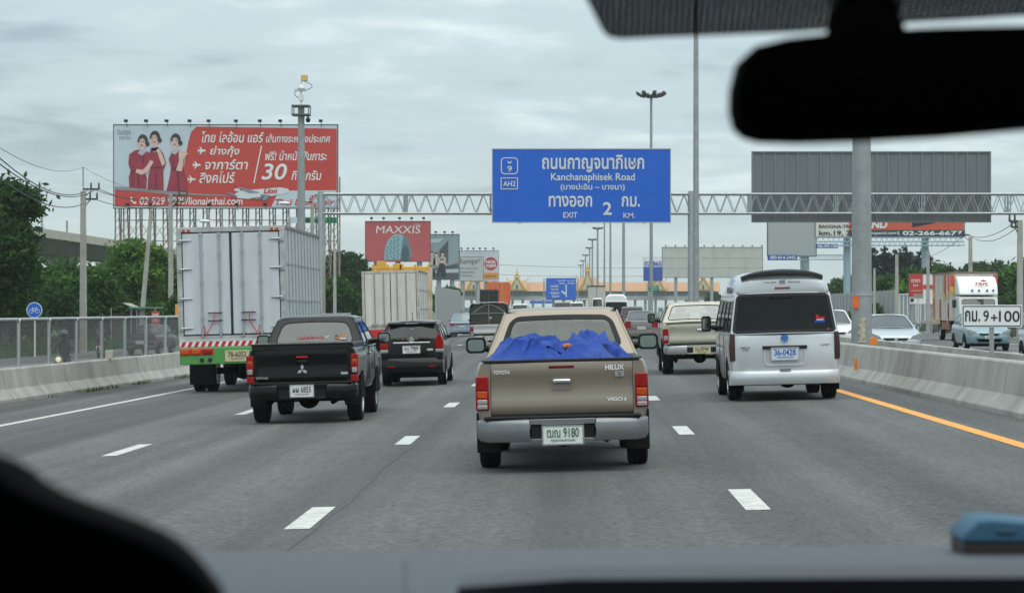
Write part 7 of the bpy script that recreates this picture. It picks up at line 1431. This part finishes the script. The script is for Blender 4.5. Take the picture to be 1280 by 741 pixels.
# hanging mirror
MD = 1.12; outl = [(914, 110), (913, 135), (918, 158), (930, 170), (950, 176), (1000, 177.5), (1080, 175), (1180, 170), (1280, 161), (1400, 150), (1470, 140), (1490, 110), (1485, 60), (1465, 36), (1420, 30), (1280, 31), (1180, 33), (1060, 38), (985, 47), (945, 57), (922, 78)]
fr_ = [P(a, b, MD) for a, b in outl]; cxm = sum(p[0] for p in fr_) / len(fr_); czm = sum(p[2] for p in fr_) / len(fr_)
sc = lambda k, dy: [(cxm + (p[0] - cxm) * k, MD + dy, czm + (p[2] - czm) * k) for p in fr_]
m = MB(); m.loft([sc(.97, -.004), sc(1.0, .004), sc(1.0, .018), sc(.92, .034), sc(.6, .042)]); mi = m.build('rearview_mirror', INT, ci, smooth=50, world=True)
m = MB(); m.add(sc(.9, -.006), [tuple(range(len(fr_)))]); m.build('mirror_face', mat('dimmed_mirror', (.004, .004, .005), .25, 0, .05, spec=.1), mi, world=True) if False else None
m = MB(); nk = [(1030, 60), (1036, 22), (1046, 8), (1062, 2), (1085, 0), (1108, 3), (1122, 12), (1130, 30), (1134, 60)]; m.loft([[P(a, b, MD + .012) for a, b in nk], [tuple(Vector(P(a, b, MD + .05))) for a, b in nk]]); m.cyl(P(1083, 20, MD + .03), tuple(Vector(onscreen(1083, -10))), .016, .02, 12); m.build('mirror_mount', INT, ci, smooth=45, world=True)
# dashboard top, with the darker instrument side
m = MB(); rings = []
for i in range(25):
    x = -.62 + 1.5 * i / 24; cv = .0005 * math.sin(i * .6) - .0055 + .008 * (x - .1)
    rings.append([(x, 1.30, 1.02), (x, 1.36, 1.318 + cv), (x, 1.42, 1.342 + cv), (x, 1.52, 1.356 + cv), (x, 1.66, 1.358 + cv), (x, 1.95, 1.345 + cv), (x, 2.10, 1.338 + cv), (x, 2.15, 1.31), (x, 2.15, 1.02)])
m.loft(rings); dsh = m.build('dashboard', DASHM, ci, smooth=60, world=True)
m = MB(); xs0 = P(507, 741, 1.9)[0]; cv = -.0055 + .008 * (xs0 - .1); m.loft([[((507 - VX) / F * y_ + e, y_, z_ + cv) for y_, z_ in ((1.36, 1.3188), (1.42, 1.3430), (1.52, 1.357), (1.66, 1.359), (1.95, 1.346))] for e in (-.001, .001)], closed=False, caps=False); m.build('dashboard_seam', mat('seam_grey', (.045, .05, .062), .7), dsh, world=True)
m = MB(); a = P(545, 760, 1.30); b = P(1400, 722, 1.30); m.loft([[(a[0], 1.29, 1.2), (a[0] + .012, 1.29, b[2] - .004), (a[0] + .012, 1.34, b[2] - .004), (a[0], 1.34, 1.2)], [(a[0] + .05, 1.28, 1.2), (a[0] + .05, 1.28, b[2]), (a[0] + .05, 1.34, b[2]), (a[0] + .05, 1.34, 1.2)], [(.0, 1.28, 1.2), (.0, 1.28, b[2] + .0016), (.0, 1.34, b[2] + .0016), (.0, 1.34, 1.2)], [(b[0], 1.28, 1.2), (b[0], 1.28, b[2] + .003), (b[0], 1.34, b[2] + .003), (b[0], 1.34, 1.2)]]); m.build('instrument_cowl', DASHD, ci, smooth=40, world=True)
m = MB(); hd = [(-30, 566), (0, 584), (15, 598), (45, 615), (90, 633), (130, 647), (170, 662), (200, 675), (228, 693), (252, 716), (272, 742), (285, 780), (290, 900), (-200, 900), (-260, 700), (-200, 600), (-100, 560)]; HD_ = .80
fr2 = [P(a, b, HD_) for a, b in hd]; cx2 = sum(p[0] for p in fr2) / len(fr2); cz2 = sum(p[2] for p in fr2) / len(fr2); sc2 = lambda k, dy: [(cx2 + (p[0] - cx2) * k, HD_ + dy, cz2 + (p[2] - cz2) * k) for p in fr2]
m.loft([sc2(.9, -.012), sc2(.985, -.008), sc2(1, 0), sc2(.97, .02), sc2(.85, .04)]); m.build('headrest', INT, ci, smooth=60, world=True)
# blue tissue pack on the dashboard
BD = 1.99; z0 = 1.3425; bl = thing('blue_case', 'small rounded blue case with a dark base lying on the right of the dashboard', 'case', (P(1255, 0, BD)[0], BD, z0)); xa, xb = P(1196, 0, BD)[0], P(1330, 0, BD)[0]; zt2 = P(0, 645, BD)[2]; zm = P(0, 674, BD)[2]
m = MB(); m.prism([(xa - .001, zm), (xa + .001, zm + .007), (xa + .012, zt2 - .001), (xa + .022, zt2 + .0005), (xb - .02, zt2 - .003), (xb, zm + .006), (xb, zm)], 'y', BD - .03, BD + .04); m.build('lid', mat('dusty_blue_plastic', (.022, .085, .145), .65), bl, bevel=.004, seg=3, smooth=50, world=True)
m = MB(); m.box(xa + .001, xb - .001, BD - .028, BD + .038, z0 - .004, zm - .0005); m.build('base', mat('dark_brown_base', (.02, .012, .012), .6), bl, bevel=.002, world=True)
m = MB(); m.box(P(1237, 0, BD)[0], P(1262, 0, BD)[0], BD - .0315, BD - .029, P(0, 663, BD)[2], P(0, 657, BD)[2]); m.build('catch', mat('dark_blue_catch', (.015, .05, .09), .5), bl, bevel=.001, world=True)
# ------------------------------------------------------------------ haze
m = MB(); m.box(-1520, 1520, -80, 3450, -1.8, 34); hz_ = bpy.data.materials.new('haze_air'); hz_.use_nodes = True; n = hz_.node_tree; n.nodes.clear(); o = n.nodes.new('ShaderNodeOutputMaterial'); pv = n.nodes.new('ShaderNodeVolumePrincipled'); pv.inputs['Color'].default_value = (.86, .93, .93, 1); pv.inputs['Density'].default_value = .00021; pv.inputs['Anisotropy'].default_value = .2; n.links.new(pv.outputs[0], o.inputs['Volume']); hzo = m.build('haze', hz_); tag(hzo, kind='stuff')
